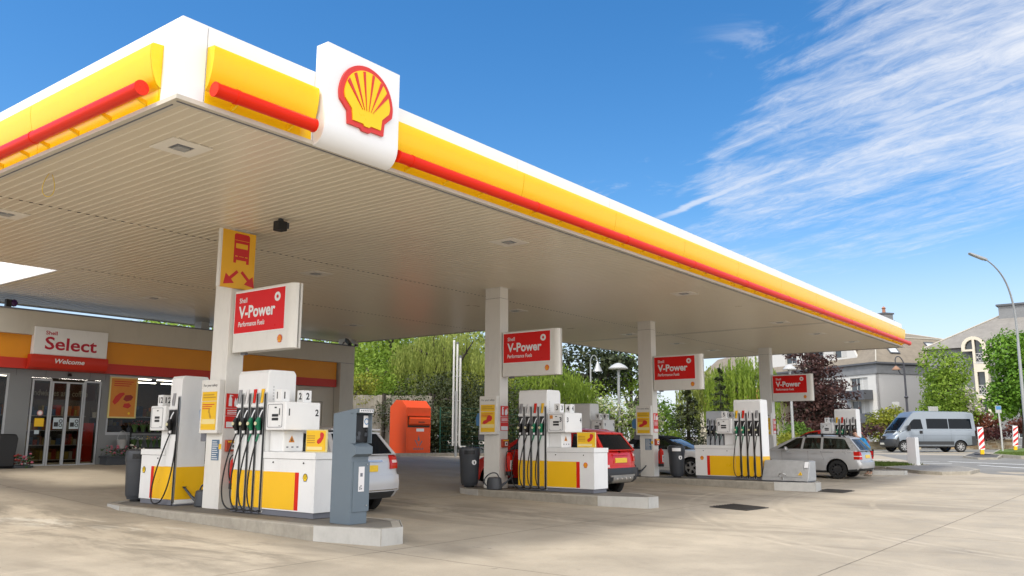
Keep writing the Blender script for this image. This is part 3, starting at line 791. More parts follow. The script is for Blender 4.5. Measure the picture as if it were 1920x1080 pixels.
# ---------------------------------------------------------------- column fittings
def notice_case(i, glove):
    """upright notice box on the column face towards the camera."""
    x = COLX[i]; lab = ['safety notice box on the first column beside the single-hose pump', 'safety notice box on the second column with a red glove picture', 'safety notice box on the third column with a red glove picture', 'safety notice box on the fourth column, half hidden by the third pump'][i]
    t = thing('notice_box', 'yellow '+lab, 'notice', (x-.06, .3, 1.44), group='yellow safety notices on the columns')
    ya, yb = .60, .06
    m = M(); m.box(x-.11, yb, 1.44, x-.002, ya, 2.37, 0); m.build('case', [COLW], t, bevel=.01)
    O = (x-.112, ya, 0); m = M()
    m.flat(rect(.05, 1.50, .49, 1.99), [], O, NY, UZ, .003, 0); m.flat(rect(.05, 2.0, .49, 2.16), [], O, NY, UZ, .003, 0)
    m.flat(rect(.07, 1.60, .47, 1.685), [], O, NY, UZ, .005, 2)
    q = lambda a, z: (x-.1185, ya-a, z)
    for k in range(3): m.flat(rect(.07, 1.93-.035*k, .07+.36-.07*k, 1.944-.035*k), [], O, NY, UZ, .005, 1)
    m.text('www.', q(.08, 2.04), NY, UZ, w=.38, h=.06, mat=3, bold=.005, shear=.1) if False else None
    for k in range(2): m.flat(rect(.08, 2.05+.045*k, .46-.05*k, 2.072+.045*k), [], O, NY, UZ, .005, 3)
    if glove: # gauntlet silhouette
        gl = [(.10,1.71),(.17,1.69),(.24,1.71),(.31,1.75),(.38,1.77),(.41,1.82),(.40,1.88),(.33,1.90),(.27,1.89),(.25,1.86),(.23,1.80),(.14,1.77)]
        m.flat(gl, [], O, NY, UZ, .005, 1)
    else:
        m.flat([(.26,1.86),(.31,1.88),(.30,1.82),(.33,1.76),(.36,1.72),(.33,1.69),(.29,1.72),(.28,1.78),(.25,1.80)], [], O, NY, UZ, .005, 3)
    m.build('poster', [POSTER_Y, REDINK, MATS['poster_pale'], MATS['ochre_print']], t)
    m = M(); m.text('For your safety', (x-.1125, ya-.07, 2.235), NY, UZ, w=.41, h=.062, bold=.006); m.build('lettering', [INK], t)
pm('poster_pale', (.82, .68, .30), .5); pm('ochre_print', (.50, .28, .02), .5)
for i in range(4): notice_case(i, i > 0)

def fire_sign(i, label):
    x = COLX[i]+.03; y = .046
    t = thing('fire_sign', label, 'sign', (x+.13, y, 1.6), group='red fire notices on the columns')
    m = M(); O = (x, y, 0)
    m.flat(rect(0, 1.88, .30, 2.13), [], O, UX, UZ, .006, 0); m.flat(rect(0, 1.745, .30, 1.87), [], O, UX, UZ, .006, 0); m.flat(rect(0, 1.53, .30, 1.735), [], O, UX, UZ, .006, 0)
    m.build('plates', [RED], t)
    m = M(); O = (x, y-.007, 0)
    m.flat([(.05,1.91),(.115,1.91),(.115,2.04),(.095,2.07),(.095,2.09),(.13,2.085),(.13,2.10),(.06,2.11),(.06,2.07),(.05,2.04)], [], O, UX, UZ, .001)
    m.flat([(.17,1.91),(.25,1.91),(.28,1.96),(.26,2.03),(.27,2.09),(.21,2.04),(.22,1.99),(.18,2.06),(.16,1.97)], [], O, UX, UZ, .001)
    for k in range(3): m.flat(rect(.03, 1.83-.03*k, .27, 1.842-.03*k), [], O, UX, UZ, .001)
    m.flat(rect(.02, 1.545, .28, 1.64), [], O, UX, UZ, .001)
    m.build('symbols', [WINK], t)
for i, l in enumerate(['red fire notice on the first column, beside the black and green nozzles', 'red fire notice on the second column above its red extinguisher', 'red fire notice on the third column above its red extinguisher', 'small red fire notice on the fourth column']): fire_sign(i, l)

def extinguisher(i, label):
    x = COLX[i]+.19; y = -.10; z = .47 if i else .5
    t = thing('fire_extinguisher', label, 'fire extinguisher', (x, y, z), group='fire extinguishers on the columns')
    m = M(); r = .088
    m.lathe([(r*.96,0),(r,.02),(r,.40),(r*.9,.45),(r*.55,.485),(.03,.50),(.03,.53)], (x,y,z+.03), 20, 0); m.lathe([(r*1.04,0),(r*1.04,.10)], (x,y,z), 20, 1)
    m.build('cylinder', [RED, BLACK], t, smooth=40)
    m = M(); m.box(x-.03, y-.02, z+.55, x+.03, y+.02, z+.585); m.box(x-.015, y-.13, z+.60, x+.015, y+.03, z+.615); m.box(x-.012, y-.13, z+.56, x+.012, y-.01, z+.572); m.build('valve', [BLACK], t)
    m = M(); m.tube(bez((x-.03,y,z+.57),(x-.17,y-.02,z+.62),(x-.16,y-.02,z+.2),(x-.10,y-.04,z+.12)), .011, 8); m.build('hose', [RUBBER], t, smooth=60)
    m = M()
    for k in range(8):
        a0, a1 = R(-125+k*11), R(-125+k*11+11); rr = r+.002
        m.quad((x+rr*math.cos(a0),y+rr*math.sin(a0),z+.14),(x+rr*math.cos(a1),y+rr*math.sin(a1),z+.14),(x+rr*math.cos(a1),y+rr*math.sin(a1),z+.36),(x+rr*math.cos(a0),y+rr*math.sin(a0),z+.36),0)
        rr += .001
        if 1 < k < 7:
            for q in (.17,.22,.27,.31): m.quad((x+rr*math.cos(a0),y+rr*math.sin(a0),z+q),(x+rr*math.cos(a1),y+rr*math.sin(a1),z+q),(x+rr*math.cos(a1),y+rr*math.sin(a1),z+q+.022),(x+rr*math.cos(a0),y+rr*math.sin(a0),z+q+.022),1)
    m.build('label_wrap', [WINK, INK], t, smooth=60)
for i, l in enumerate(['red fire extinguisher on the first column, behind the hanging hoses', 'red fire extinguisher on the second column, above the watering can spout', 'red fire extinguisher on the third column, left of the upright dark bin']): extinguisher(i, l)

def call_box(i, label):
    x = COLX[i]+.05; t = thing('call_box', label, 'alarm box', (x+.1, .02, 1.12), group='red alarm boxes on the columns')
    m = M(); m.box(x, -.02, 1.13, x+.24, .046, 1.33, 0); m.build('case', [pm('dull_red', (.42,.06,.025), .5)] if 'dull_red' not in MATS else [MATS['dull_red']], t, bevel=.012)
    m = M(); m.flat(rect(.08,1.17,.18,1.27), [], (x,-.021,0), UX, UZ, .004, 0); m.flat(rect(.02,1.285,.22,1.315), [], (x,-.021,0), UX, UZ, .003, 1); m.flat(disc(.13,1.22,.025,10), [], (x,-.026,0), UX, UZ, .004, 2); m.build('face', [WINK, POSTER_Y, BLACK], t)
for i, l in enumerate(['small red alarm box on the first column under the fire notice', 'small red alarm box on the second column under the fire notice', 'small red alarm box on the third column above the extinguisher']): call_box(i, l)
def data_sticker(i, label):
    x = COLX[i]-.0035; t = thing('price_notice', label, 'notice', (x, .3, 1.0), group='grey notices on the columns')
    m = M(); O = (x, .50, 0)
    m.flat(rect(.16, .98, .38, 1.33), [], O, NY, UZ, .003, 0); m.flat(rect(.37, 1.17, .44, 1.26), [], O, NY, UZ, .0045, 1); m.build('sheet', [MATS['blue_grey_sheet'], POSTER_Y], t)
    m = M()
    for k in range(9): m.flat(rect(.18, 1.0+.036*k, .35-.02*(k % 3), 1.012+.036*k), [], (x-.0045, .50, 0), NY, UZ, .001, 0)
    m.build('print', [WINK], t)
pm('blue_grey_sheet', (.10, .17, .26), .5)
for i, l in ((0, 'small blue-grey notice on the white first column below the safety box'), (2, 'small blue-grey notice on the third column below the safety box')): data_sticker(i, l)
def dispenser(i, label):
    x = COLX[i]+.02; t = thing('towel_dispenser', label, 'dispenser', (x+.1, .68, 1.6), group='blue dispensers on the columns')
    m = M(); m.prism([(x, .552, 1.62),(x, .80, 1.66),(x,.82,1.84),(x,.76,1.96),(x,.552,1.98)][::-1], (.26,0,0), 0); m.build('cover', [BLUE], t, smooth=30)
    m = M(); m.box(x, .552, 1.30, x+.24, .74, 1.56); m.build('squeegee_box', [GREYB], t, bevel=.01)
for i, l in enumerate(['blue towel dispenser behind the first column, left of the yellow notice', 'blue towel dispenser on the back of the second column', 'blue towel dispenser on the back of the third column']): dispenser(i, l)

# the first column stands a little farther back on its island
for o in list(C.objects):
    if o.parent is None and o.get('category') and o.name.split('.')[0] in ('fuel_sign','lorry_sign','notice_box','fire_sign','fire_extinguisher','call_box','price_notice','towel_dispenser') and o.location.x < 2: o.location.y += .14

# ---------------------------------------------------------------- fuel pumps
def fuel_pump(i, yj, sg, nums, label, bays=4, TW=.82, LW=1.27, nozzles=True, warn=True, notice='', YW=.80):
    """tower on one side of yj, low cabinet on the other; sg=-1 puts the cabinet towards the camera side (-y)."""
    X = X0S[i]; D = .60; zb = .172
    t = thing('fuel_pump', label, 'fuel pump', (X+D/2, yj, zb), group='white and yellow fuel pumps')
    Yt = lambda a: yj-sg*a          # into the tower
    Yl = lambda a: yj+sg*a          # along the low cabinet
    # low cabinet
    m = M(); ze = 1.15
    m.box(X+.012, Yl(.004), zb+.085, X+D-.012, Yl(LW), 1.045, 0)
    m.box(X-.004, Yl(.004), 1.05, X+D+.004, Yl(LW+.014), ze, 0)
    m.box(X+.02, Yl(.004), 1.045, X+D-.02, Yl(LW-.01), 1.05, 3)
    ys, ye = sorted((Yl(.006), Yl(YW))); m.box(X+.009, ys, .275, X+.012, ye, .845, 1); m.box(X+D-.012, ys, .275, X+D-.009, ye, .845, 1)
    ys, ye = sorted((Yl(YW+.003), Yl(YW+.095))); m.box(X+.009, ys, .275, X+.012, ye, .845, 2); m.box(X+D-.012, ys, .275, X+D-.009, ye, .845, 2)
    for a in (.25, 1.0): m.lathe([(.013,0),(.013,.01)], (X+.004-.005, Yl(a), .99), 10, 3, 'x')
    m.build('cabinet', [WHITE, YEL, RED, BLACK], t, bevel=.006)
    m = M(); emblem(m, (X+.0085, Yl(1.05 if LW > 1.1 else LW-.12), .775), NY, UZ, .055, .06, .003); emblem(m, (X+D-.0085, Yl(1.05 if LW > 1.1 else LW-.12), .775), UY, UZ, .055, .06, .003); m.build('emblem', [INK if i == 0 else REMB, YEMB if i == 0 else MATS['emblem_orange']], t)
    m = M(); m.box(X+.03, Yt(TW-.02), zb, X+D-.03, Yl(LW-.03), zb+.083, 0); m.build('plinth', [GREYB], t)
    # tower
    m = M()
    m.prism([(X+.02, Yt(0), zb+.02), (X+.02, Yt(0), 2.42), (X+.06, Yt(0), 2.475), (X+D-.06, Yt(0), 2.475), (X+D-.02, Yt(0), 2.42), (X+D-.02, Yt(0), zb+.02)][::(-1 if sg < 0 else 1)], (0, Yt(TW)-Yt(0), 0), 0)
    m.build('tower', [WHITE], t, bevel=.018)
    m = M()
    ys, ye = sorted((Yt(-.003), Yt(TW+.003)))
    m.box(X+.017, ys, .275, X+D-.017, ye, .845, 0)
    m.build('yellow_band', [YEL], t)
    # hose side: bays of pocket, nozzle and hose channel
    bw = TW/bays
    fs = ((X+.016, -1),) if i < 2 or True else ()
    if nozzles:
        for b in range(bays):
            m2 = M()
            yA = max(Yt(0), Yt(TW))-b*bw
            m2.box(X+.002, yA-.006, .852, X+.012, yA-bw+.062, 1.40, 0); m2.box(X+.002, yA-.006, .275, X+.012, yA-bw+.062, .848, 1); m2.box(X+.002, yA-.006, .18, X+.010, yA-bw+.062, .272, 2)
            m2.build('bay_panel', [WHITE, YEL, GREYB], t)
            m2 = M(); m2.box(X+.002, yA-.006, 1.875, X+.012, yA-bw+.062, 1.915, 0); m2.build('bay_strip', [WHITE], t)
            k_ = M(); k_.box(X+.008, yA-.012, 1.42, X+.0175, yA-bw+.055, 1.86, 0); k_.build('nozzle_pocket', [BLACK], t)
            ch = M(); ch.box(X-.012, yA-bw+.042, .21, X+.016, yA-bw+.010, 2.08, 0); ch.build('hose_channel', [RUBBER], t)
            for q0, q1 in ((.058,.045),(.008,-.002)):
                m3 = M(); m3.box(X-.006, yA-bw+q0, .23, X+.016, yA-bw+q1, 2.10, 0); m3.build('guide_rail', [STEEL], t)
        cols = [MATS['grade_grey'], MATS['grade_white'], RED, YEL]
        handles = [BLACK, BLACK, GREEN, GREEN]
        order = list(range(bays)) if sg < 0 else [3, 2, 1, 0][:bays]
        if bays == 1: order = [0]
        for b in range(bays):
            c = order[b]; yA = max(Yt(0), Yt(TW))-b*bw; yc = yA-bw*.40
            m = M()
            w0, w1 = .035, .055
            m.plate([(-w0,1.935),(w0*.5,1.935),(w1,2.16),(-w1*.4,2.16),(-w0*.4,2.06)], [], lambda a, z, d: (X+.012-d, yc-a, z), .012, 0)
            m.plate([(-w0-.012,1.935),(-w0-.002,1.935),(-w0*.4-.002,2.06),(-w1*.4-.002,2.15),(-w0-.012,2.02)], [], lambda a, z, d: (X+.012-d, yc-a, z), .008, 1)
            m.build('grade_label', [cols[c], GREEN if c > 1 else INK], t)
            m = M()
            h = [(X-.02, yc+.01, 1.49), (X-.035, yc+.012, 1.56), (X-.05, yc+.005, 1.635), (X-.045, yc-.02, 1.70)]
            m.tube(h, [.030,.040,.046,.026], 10, 0)
            m.tube([(X-.045, yc-.018, 1.69), (X-.03, yc-.035, 1.76), (X-.005, yc-.045, 1.82)], [.013,.012,.012], 8, 1)
            m.tube(bez((X-.035,yc+.012,1.52),(X-.10,yc+.02,1.53),(X-.11,yc+.015,1.63),(X-.05,yc+.005,1.66),8), .009, 6, 0)
            m.lathe([(.030,0),(.030,.012)], (X-.098,yc+.012,1.60), 12, 2, 'x'); m.lathe([(.022,0),(.026,.05)], (X-.02,yc+.01,1.44), 10, 3)
            nz = m.build('nozzle', [handles[c], STEEL, MATS['nozzle_disc'], WINK], t, smooth=45)
            m = M(); sw = .05+.035*b if sg < 0 else .05
            ye_ = yA-bw+.026
            P0 = (X-.02, yc+.01, 1.43)
            if bays == 1: path = bez(P0, (X-.12, yc+.16, .95), (X-.12, yc+.62, .06), (X-.10, yc+.10, .215), 20)+bez((X-.10, yc+.10, .215), (X-.09, yc-.12, .30), (X-.03, ye_, .8), (X-.012, ye_, 1.3), 14)[1:]
            elif sg < 0: path = bez(P0, (X-.12, yc+.10+.02*(3-b), 1.0), (X-.15, yc+.38-.05*b, .10), (X-.03, ye_, .23), 24)
            else: path = bez(P0, (X-.12, yc+.06, 1.0), (X-.15, yc+.22, .05), (X-.03, ye_, .30), 24)
            m.tube(path, .0125, 8, 0)
            if c > 1: m.tube([path[0], path[1], path[2]], .017, 8, 1)
            m.build('hose', [RUBBER, GREEN], t, smooth=60)
    # display head on the side of the tower
    m = M(); y0, y1 = Yl(.05), Yl(.55); z0, z1 = 1.49, 1.94
    m.box(X-.03, y0, z0, X+D+.07, y1, z1, 0); m.box(X+.10, Yl(0), 1.15, X+D-.10, Yl(.36), 1.489, 0); m.box(X+.05, Yl(.0), 1.52, X+D-.05, Yl(.05), 1.92, 0)
    m.build('display_head', [WHITE], t, bevel=.02)
    m = M(); yl_, yr_ = max(y0, y1), min(y0, y1); O = (X-.031, yl_, 0); wd = abs(y1-y0)
    m.flat(rrect(.045, z0+.045, wd-.075, z1-.035, .03), [rrect(.052, z0+.052, wd-.082, z1-.042, .026)], O, NY, UZ, .004, 0)
    for zz in (1.645, 1.705): m.flat(rrect(.16, zz, .32, zz+.042, .006, 2), [], O, NY, UZ, .004, 1)
    m.flat(rect(.22, 1.84, .27, 1.86), [], O, NY, UZ, .004, 1); m.flat(rect(.34, 1.555, .38, 1.563), [], O, NY, UZ, .003, 1)
    if i == 1: m.flat(rect(.07, 1.80, .15, 1.88), [], O, NY, UZ, .004, 2)
    m.build('display', [GREYB, INK, POSTER_O], t)
    # number flags
    ze = z1+.002; fy0 = Yl(.22); fy1 = Yl(.38)
    for k, fx in enumerate((X+.0, X+D-.16)):
        m = M(); m.box(fx, fy0, ze, fx+.17, fy1, ze+.20, 0); fl = m.build('number_flag', [WHITE], t, bevel=.006)
        n_ = nums[k]; a = max(fy0, fy1); wn = .055 if len(n_) < 2 else .10
        d = M(); d.text(n_, (fx-.003, a-.05, ze+.05), NY, UZ, h=.11, bold=.025); d.build('numeral', [INK], fl)
        d = M(); d.text(n_, (fx+.055, min(fy0, fy1)-.003, ze+.05), UX, UZ, h=.11, bold=.025); d.build('numeral', [INK], fl)
    ey = min(y0, y1)-.003
    if sg < 0:
        for n_, dx_ in ((nums[0], .03), (nums[1], D-.04)): d = M(); d.text(n_, (X+dx_, ey, 1.72), UX, UZ, h=.11, bold=.025); d.build('numeral', [INK], t)
    if len(nums[0]) < 2: d = M(); d.text(nums[0], (X-.038, yl_-(wd-.16 if sg < 0 else .07), 1.73), NY, UZ, h=.105, bold=.025); d.build('numeral', [INK], t)
    if warn and sg < 0:
        m = M(); ey = Yl(.36)-.002
        m.flat([(.20,1.30),(.32,1.30),(.26,1.41)], [], (X, ey, 0), UX, UZ, .003, 0)
        m.flat([(.245,1.318),(.275,1.318),(.262,1.375)], [], (X, ey-.004, 0), UX, UZ, .002, 1)
        for k in range(3): m.flat(rect(.16+.10*k, 1.215, .20+.10*k, 1.235), [], (X, ey, 0), UX, UZ, .002, 2)
        m.build('warning_sticker', [POSTER_O, INK, GREYB], t)
    if not nozzles or warn:
        m = M(); ey = min(Yt(0), Yt(TW)) if sg > 0 else Yt(0)
        for k in range(5): m.box(X+.12, ey-.003, 1.98+.05*k, X+.145, ey+.0, 2.01+.05*k, 0)
        if sg < 0: m.build('side_print', [MATS['pale_print']], t)
    if notice:
        yc = Yl(.62 if sg < 0 else .28); s = .245
        q = thing('counter_notice', notice, 'notice', (X+.36, yc-s, 1.152), group='yellow notices on the pump cabinets')
        ya = yc; m = M(); m.box(X+.34, ya, 1.152, X+.37, ya-2*s, 1.50, 0); m.build('board', [MATS['board_edge']], q)
        m = M(); O = (X+.339, ya, 0); m.flat(rect(.015, 1.167, 2*s-.015, 1.485), [], O, NY, UZ, .002, 0)
        m.flat(rect(.03,1.185,.40,1.235), [], O, NY, UZ, .004, 2)
        for k in range(4): m.flat(rect(.03, 1.395-.035*k, .22, 1.412-.035*k), [], O, NY, UZ, .004, 1)
        m.flat([(.27,1.30),(.31,1.275),(.37,1.30),(.42,1.36),(.44,1.42),(.41,1.455),(.36,1.46),(.34,1.43),(.35,1.38),(.28,1.34)], [], O, NY, UZ, .004, 3)
        m.build('poster', [POSTER_Y, MATS['ochre_print'], MATS['poster_pale'], REDINK], q)
    return t
pm('grade_grey', (.30, .30, .31), .4); pm('grade_white', (.72, .70, .70), .4); pm('nozzle_disc', (.66, .62, .40), .4); pm('pale_print', (.55,.55,.55), .5); pm('board_edge', (.70, .60, .25), .5)
fuel_pump(0, -1.21, -1, ('1', '2'), 'nearest four-hose fuel pump, numbered 1 and 2, left of the grey payment terminal', notice='yellow glove notice on the nearest pump, left of the grey payment terminal')
fuel_pump(0, 1.68, 1, ('12', '12'), 'single-hose fuel pump numbered 12, left of the first column', bays=1, TW=.36, LW=.82, warn=False, YW=.36)
fuel_pump(1, -1.44, -1, ('3', '4'), 'four-hose fuel pump numbered 3 and 4, in front of the red hatchback', notice='yellow notice on the pump numbered 3 and 4, before the red car window')
fuel_pump(2, -2.70, 1, ('5', '6'), 'four-hose fuel pump numbered 5 and 6, left of the galvanised chest', notice='yellow notice standing on the left of the pump numbered 5 and 6', warn=False)
fuel_pump(3, -2.50, 1, ('7', '8'), 'four-hose fuel pump numbered 7 and 8, behind the silver estate car', warn=False)
fuel_pump(2, 2.30, -1, ('9', '9'), 'plain-sided fuel pump numbered 9, behind the red hatchback', nozzles=False, warn=False)
fuel_pump(3, 2.10, -1, ('8', '8'), 'far fuel pump seen over the cabinet of the pump numbered 5 and 6', warn=False, bays=4)

# ---------------------------------------------------------------- payment terminal
def terminal():
    x0, x1, y0, y1, z0 = -.30, .02, -3.50, -3.08, .17
    t = thing('payment_terminal', 'blue-grey payment terminal with slanted top at the end of the nearest island', 'payment terminal', ((x0+x1)/2, (y0+y1)/2, z0))
    m = M()
    # side profile (y, z): slanted head, set back sill, lower body
    prof = [(y1, z0), (y1, 1.73), (y0-.10+.02, 1.80), (y0-.10, 1.79), (y0-.085, 1.735), (y0+.05, 1.72), (y0+.05, 1.31), (y0-.085, 1.255), (y0-.085, 1.15), (y0, 1.11), (y0, z0)]
    m.prism([(x0, a, b) for a, b in prof], (x1-x0, 0, 0), 0)
    m.build('housing', [TERM], t)
    m = M(); m.box(x0+.012, y0+.046, 1.315, x1-.012, y0+.02, 1.715, 0); m.box(x0+.012, y0+.02, 1.33, x0+.15, y0-.02, 1.48, 0)
    m.box(x0, y0-.06, 1.30, x0+.011, y0+.05, 1.73, 1); m.box(x1-.011, y0-.06, 1.30, x1, y0+.05, 1.73, 1)
    m.build('screen_panel', [BLACK, TERM], t)
    m = M(); O = (x0, y0+.019, 0)
    m.flat(rect(.22,1.53,.335,1.70), [], O, UX, UZ, .004, 0); m.flat(disc(.278,1.615,.046,20), [disc(.278,1.615,.033,20)], (x0,y0+.014,0), UX, UZ, .002, 1)
    m.flat(rect(.245,1.40,.315,1.455), [], O, UX, UZ, .008, 2); m.flat(disc(.29,1.49,.018,12), [], O, UX, UZ, .012, 2); m.flat(rect(.05,1.355,.12,1.41), [], (x0,y0-.021,0), UX, UZ, .006, 2)
    m.lathe([(.03,0),(.03,.015)], (x0+.10,y0-.03,1.44), 14, 2, 'y')
    m.build('card_reader', [WINK, BLUE, DGREY], t)
    m = M(); m.quad((x0+.03,y0-.0965,1.742),(x1-.02,y0-.0965,1.742),(x1-.02,y0-.1035,1.786),(x0+.03,y0-.1035,1.786),0); m.build('name_strip', [WINK], t)
    m = M()
    for k in range(7): m.quad((x0+.05+.036*k,y0-.0992,1.755),(x0+.075+.036*k,y0-.0992,1.755),(x0+.078+.036*k,y0-.1028,1.776),(x0+.053+.036*k,y0-.1028,1.776),0)
    m.build('strip_marks', [GREYB], t)
    m = M(); m.flat(rrect(.035,.34,.345,1.04,.004,2), [], (x0,y0-.0005,0), UX, UZ, .012, 0); m.lathe([(.010,0),(.010,.01)], (x1-.03,y0-.025,1.0), 10, 1, 'y'); m.lathe([(.010,0),(.010,.01)], (x1-.03,y0-.025,.42), 10, 1, 'y'); m.build('service_door', [TERM, STEEL], t, bevel=.004)
    m = M(); m.flat(rect(.13,.62,.24,.97), [], (x0,y0-.0125,0), UX, UZ, .004, 0); m.flat(rect(.16,.83,.205,.88), [], (x0,y0-.017,0), UX, UZ, .002, 1)
    for a, b in ((.16,.68),(.18,.70),(.16,.655),(.19,.66)): m.flat(disc(a,b,.012,8), [], (x0,y0-.017,0), UX, UZ, .002, 1)
    m.build('instruction_plate', [MATS['grade_white'], GREYB], t)
terminal()

# ---------------------------------------------------------------- bins, cans, chest
def litter_bin(x, y, z, label, white_slot=False):
    t = thing('litter_bin', label, 'litter bin', (x, y, z), group='dark grey bins on the islands')
    m = M(); m.lathe([(.185,0),(.19,.03),(.205,.05),(.215,.08),(.24,.60),(.25,.70)], (x,y,z+.04), 28, 0); m.lathe([(.13,0),(.13,.06)], (x,y,z), 16, 1); m.build('body', [DGREY, BLACK], t, smooth=40)
    m = M(); m.lathe([(.255,.70),(.262,.73),(.262,.86),(.25,.90),(.20,.925),(.02,.93)], (x,y,z+.04), 28, 0); m.build('lid', [DGREY], t, smooth=40)
    m = M(); a = math.atan2(-12.77-y, -8.63-x)
    for k in range(6):
        q0, q1 = a+R(-30+10*k), a+R(-20+10*k); r = .264
        m.quad((x+r*math.cos(q0),y+r*math.sin(q0),z+.79),(x+r*math.cos(q1),y+r*math.sin(q1),z+.79),(x+r*math.cos(q1),y+r*math.sin(q1),z+.885),(x+r*math.cos(q0),y+r*math.sin(q0),z+.885),0)
    m.build('opening', [FASCIA_W if white_slot else BLACK], t)
    m = M(); b = a+R(28)
    U = (-math.sin(b), math.cos(b), 0); O = (x+.238*math.cos(b), y+.238*math.sin(b), z+.60)
    m.flat(disc(0,0,.062,18), [], O, U, (-.04*math.cos(b),-.04*math.sin(b),1), .004, 0); m.flat([(-.012,-.035),(.022,-.035),(.022,.0),(.006,.03),(-.012,.01)], [], V3(O)+Vector((math.cos(b)*.005,math.sin(b)*.005,0)), U, UZ, .002, 1); m.build('badge', [WINK, INK], t)
litter_bin(.10, 2.93, .17, 'dark grey litter bin at the left end of the nearest island')
litter_bin(7.55, .95, .17, 'dark grey litter bin left of the second column, behind a watering can')
litter_bin(15.45, -.72, .17, 'dark grey litter bin with a pale slot, left of the pump numbered 5 and 6', True)
def watering_can(x, y, z, rz, label):
    t = thing('watering_can', label, 'watering can', (x, y, z), rz, 'grey watering cans on the islands', own=True)
    t.scale = (1.4, 1.4, 1.3)
    m = M(); m.lathe([(.095,0),(.105,.01),(.10,.14),(.092,.20),(.075,.215),(.03,.22)], (0,0,0), 20, 0, sx=1.25); m.build('tank', [DGREY], t, smooth=40)
    m = M(); m.tube([(.10,0,.05),(.20,0,.13),(.31,0,.24)], [.028,.018,.014], 10); m.lathe([(.014,0),(.03,.02)], (.31,0,.235), 10); m.build('spout', [DGREY], t, smooth=40)
    m = M(); m.tube(bez((.07,0,.21),(.06,0,.33),(-.08,0,.32),(-.16,0,.19))+bez((-.16,0,.19),(-.19,0,.12),(-.15,0,.07),(-.11,0,.06))[1:], .011, 8); m.build('handle', [DGREY], t, smooth=60)
watering_can(7.20, -.12, .17, R(-55), 'dark grey watering can at the foot of the second column')
watering_can(.20, .86, .17, R(110), 'dark watering can wedged between the first column and the pump numbered 12')
watering_can(15.1, .62, .17, R(-40), 'dark watering can left of the third column foot, behind the red hatchback')
def chest():
    t = thing('storage_chest', 'galvanised storage chest with a slanted lid at the end of the third island', 'chest', (15.4,-4.15,.17))
    y0, y1 = -3.56, -4.86
    m = M(); m.prism([(15.02,y0,.20),(15.75,y0,.20),(15.75,y0,.73),(15.30,y0,.73)], (0,y1-y0,0), 0); m.box(15.06,y0-.02,.165,15.72,y1+.02,.199,1); m.build('body', [GALV, GREYB], t, bevel=.008)
    m = M(); e = .012
    m.hexa([(15.07-e,y0-.03,.30),(15.07-e,y1+.16,.30),(15.29-e,y1+.16,.735),(15.29-e,y0-.03,.735),(15.07,y0-.03,.30),(15.07,y1+.16,.30),(15.29,y1+.16,.745),(15.29,y0-.03,.745)], 0)
    m.box(15.28,y0-.03,.735,15.74,y1+.04,.748,0); m.build('lid', [GALV], t)
    m = M(); m.tube(bez((15.055,-4.05,.33),(15.0,-4.05,.42),(15.0,-4.25,.42),(15.055,-4.25,.33)), .012, 6); m.box(15.02,-4.13,.235,15.06,-4.17,.31,0); m.build('handle', [STEEL], t)
    m = M(); f = lambda a, z: (15.0+(z-.30)*.506+.052, y0-a, z)
    m.plate(rect(1.17,.56,1.28,.72), [], lambda a, z, d: (f(a,z)[0]-d-.012, f(a,z)[1], z), .003, 0); m.build('sticker', [WINK], t); m = M()
    m.plate([(1.02,.36),(1.14,.36),(1.08,.46)], [], lambda a, z, d: (f(a,z)[0]-d-.012, f(a,z)[1], z), .003, 1)
    m.plate([(1.065,.375),(1.095,.375),(1.08,.43)], [], lambda a, z, d: (f(a,z)[0]-d-.016, f(a,z)[1], z), .002, 2); m.build('sticker', [WINK, POSTER_Y, INK], t)
chest()

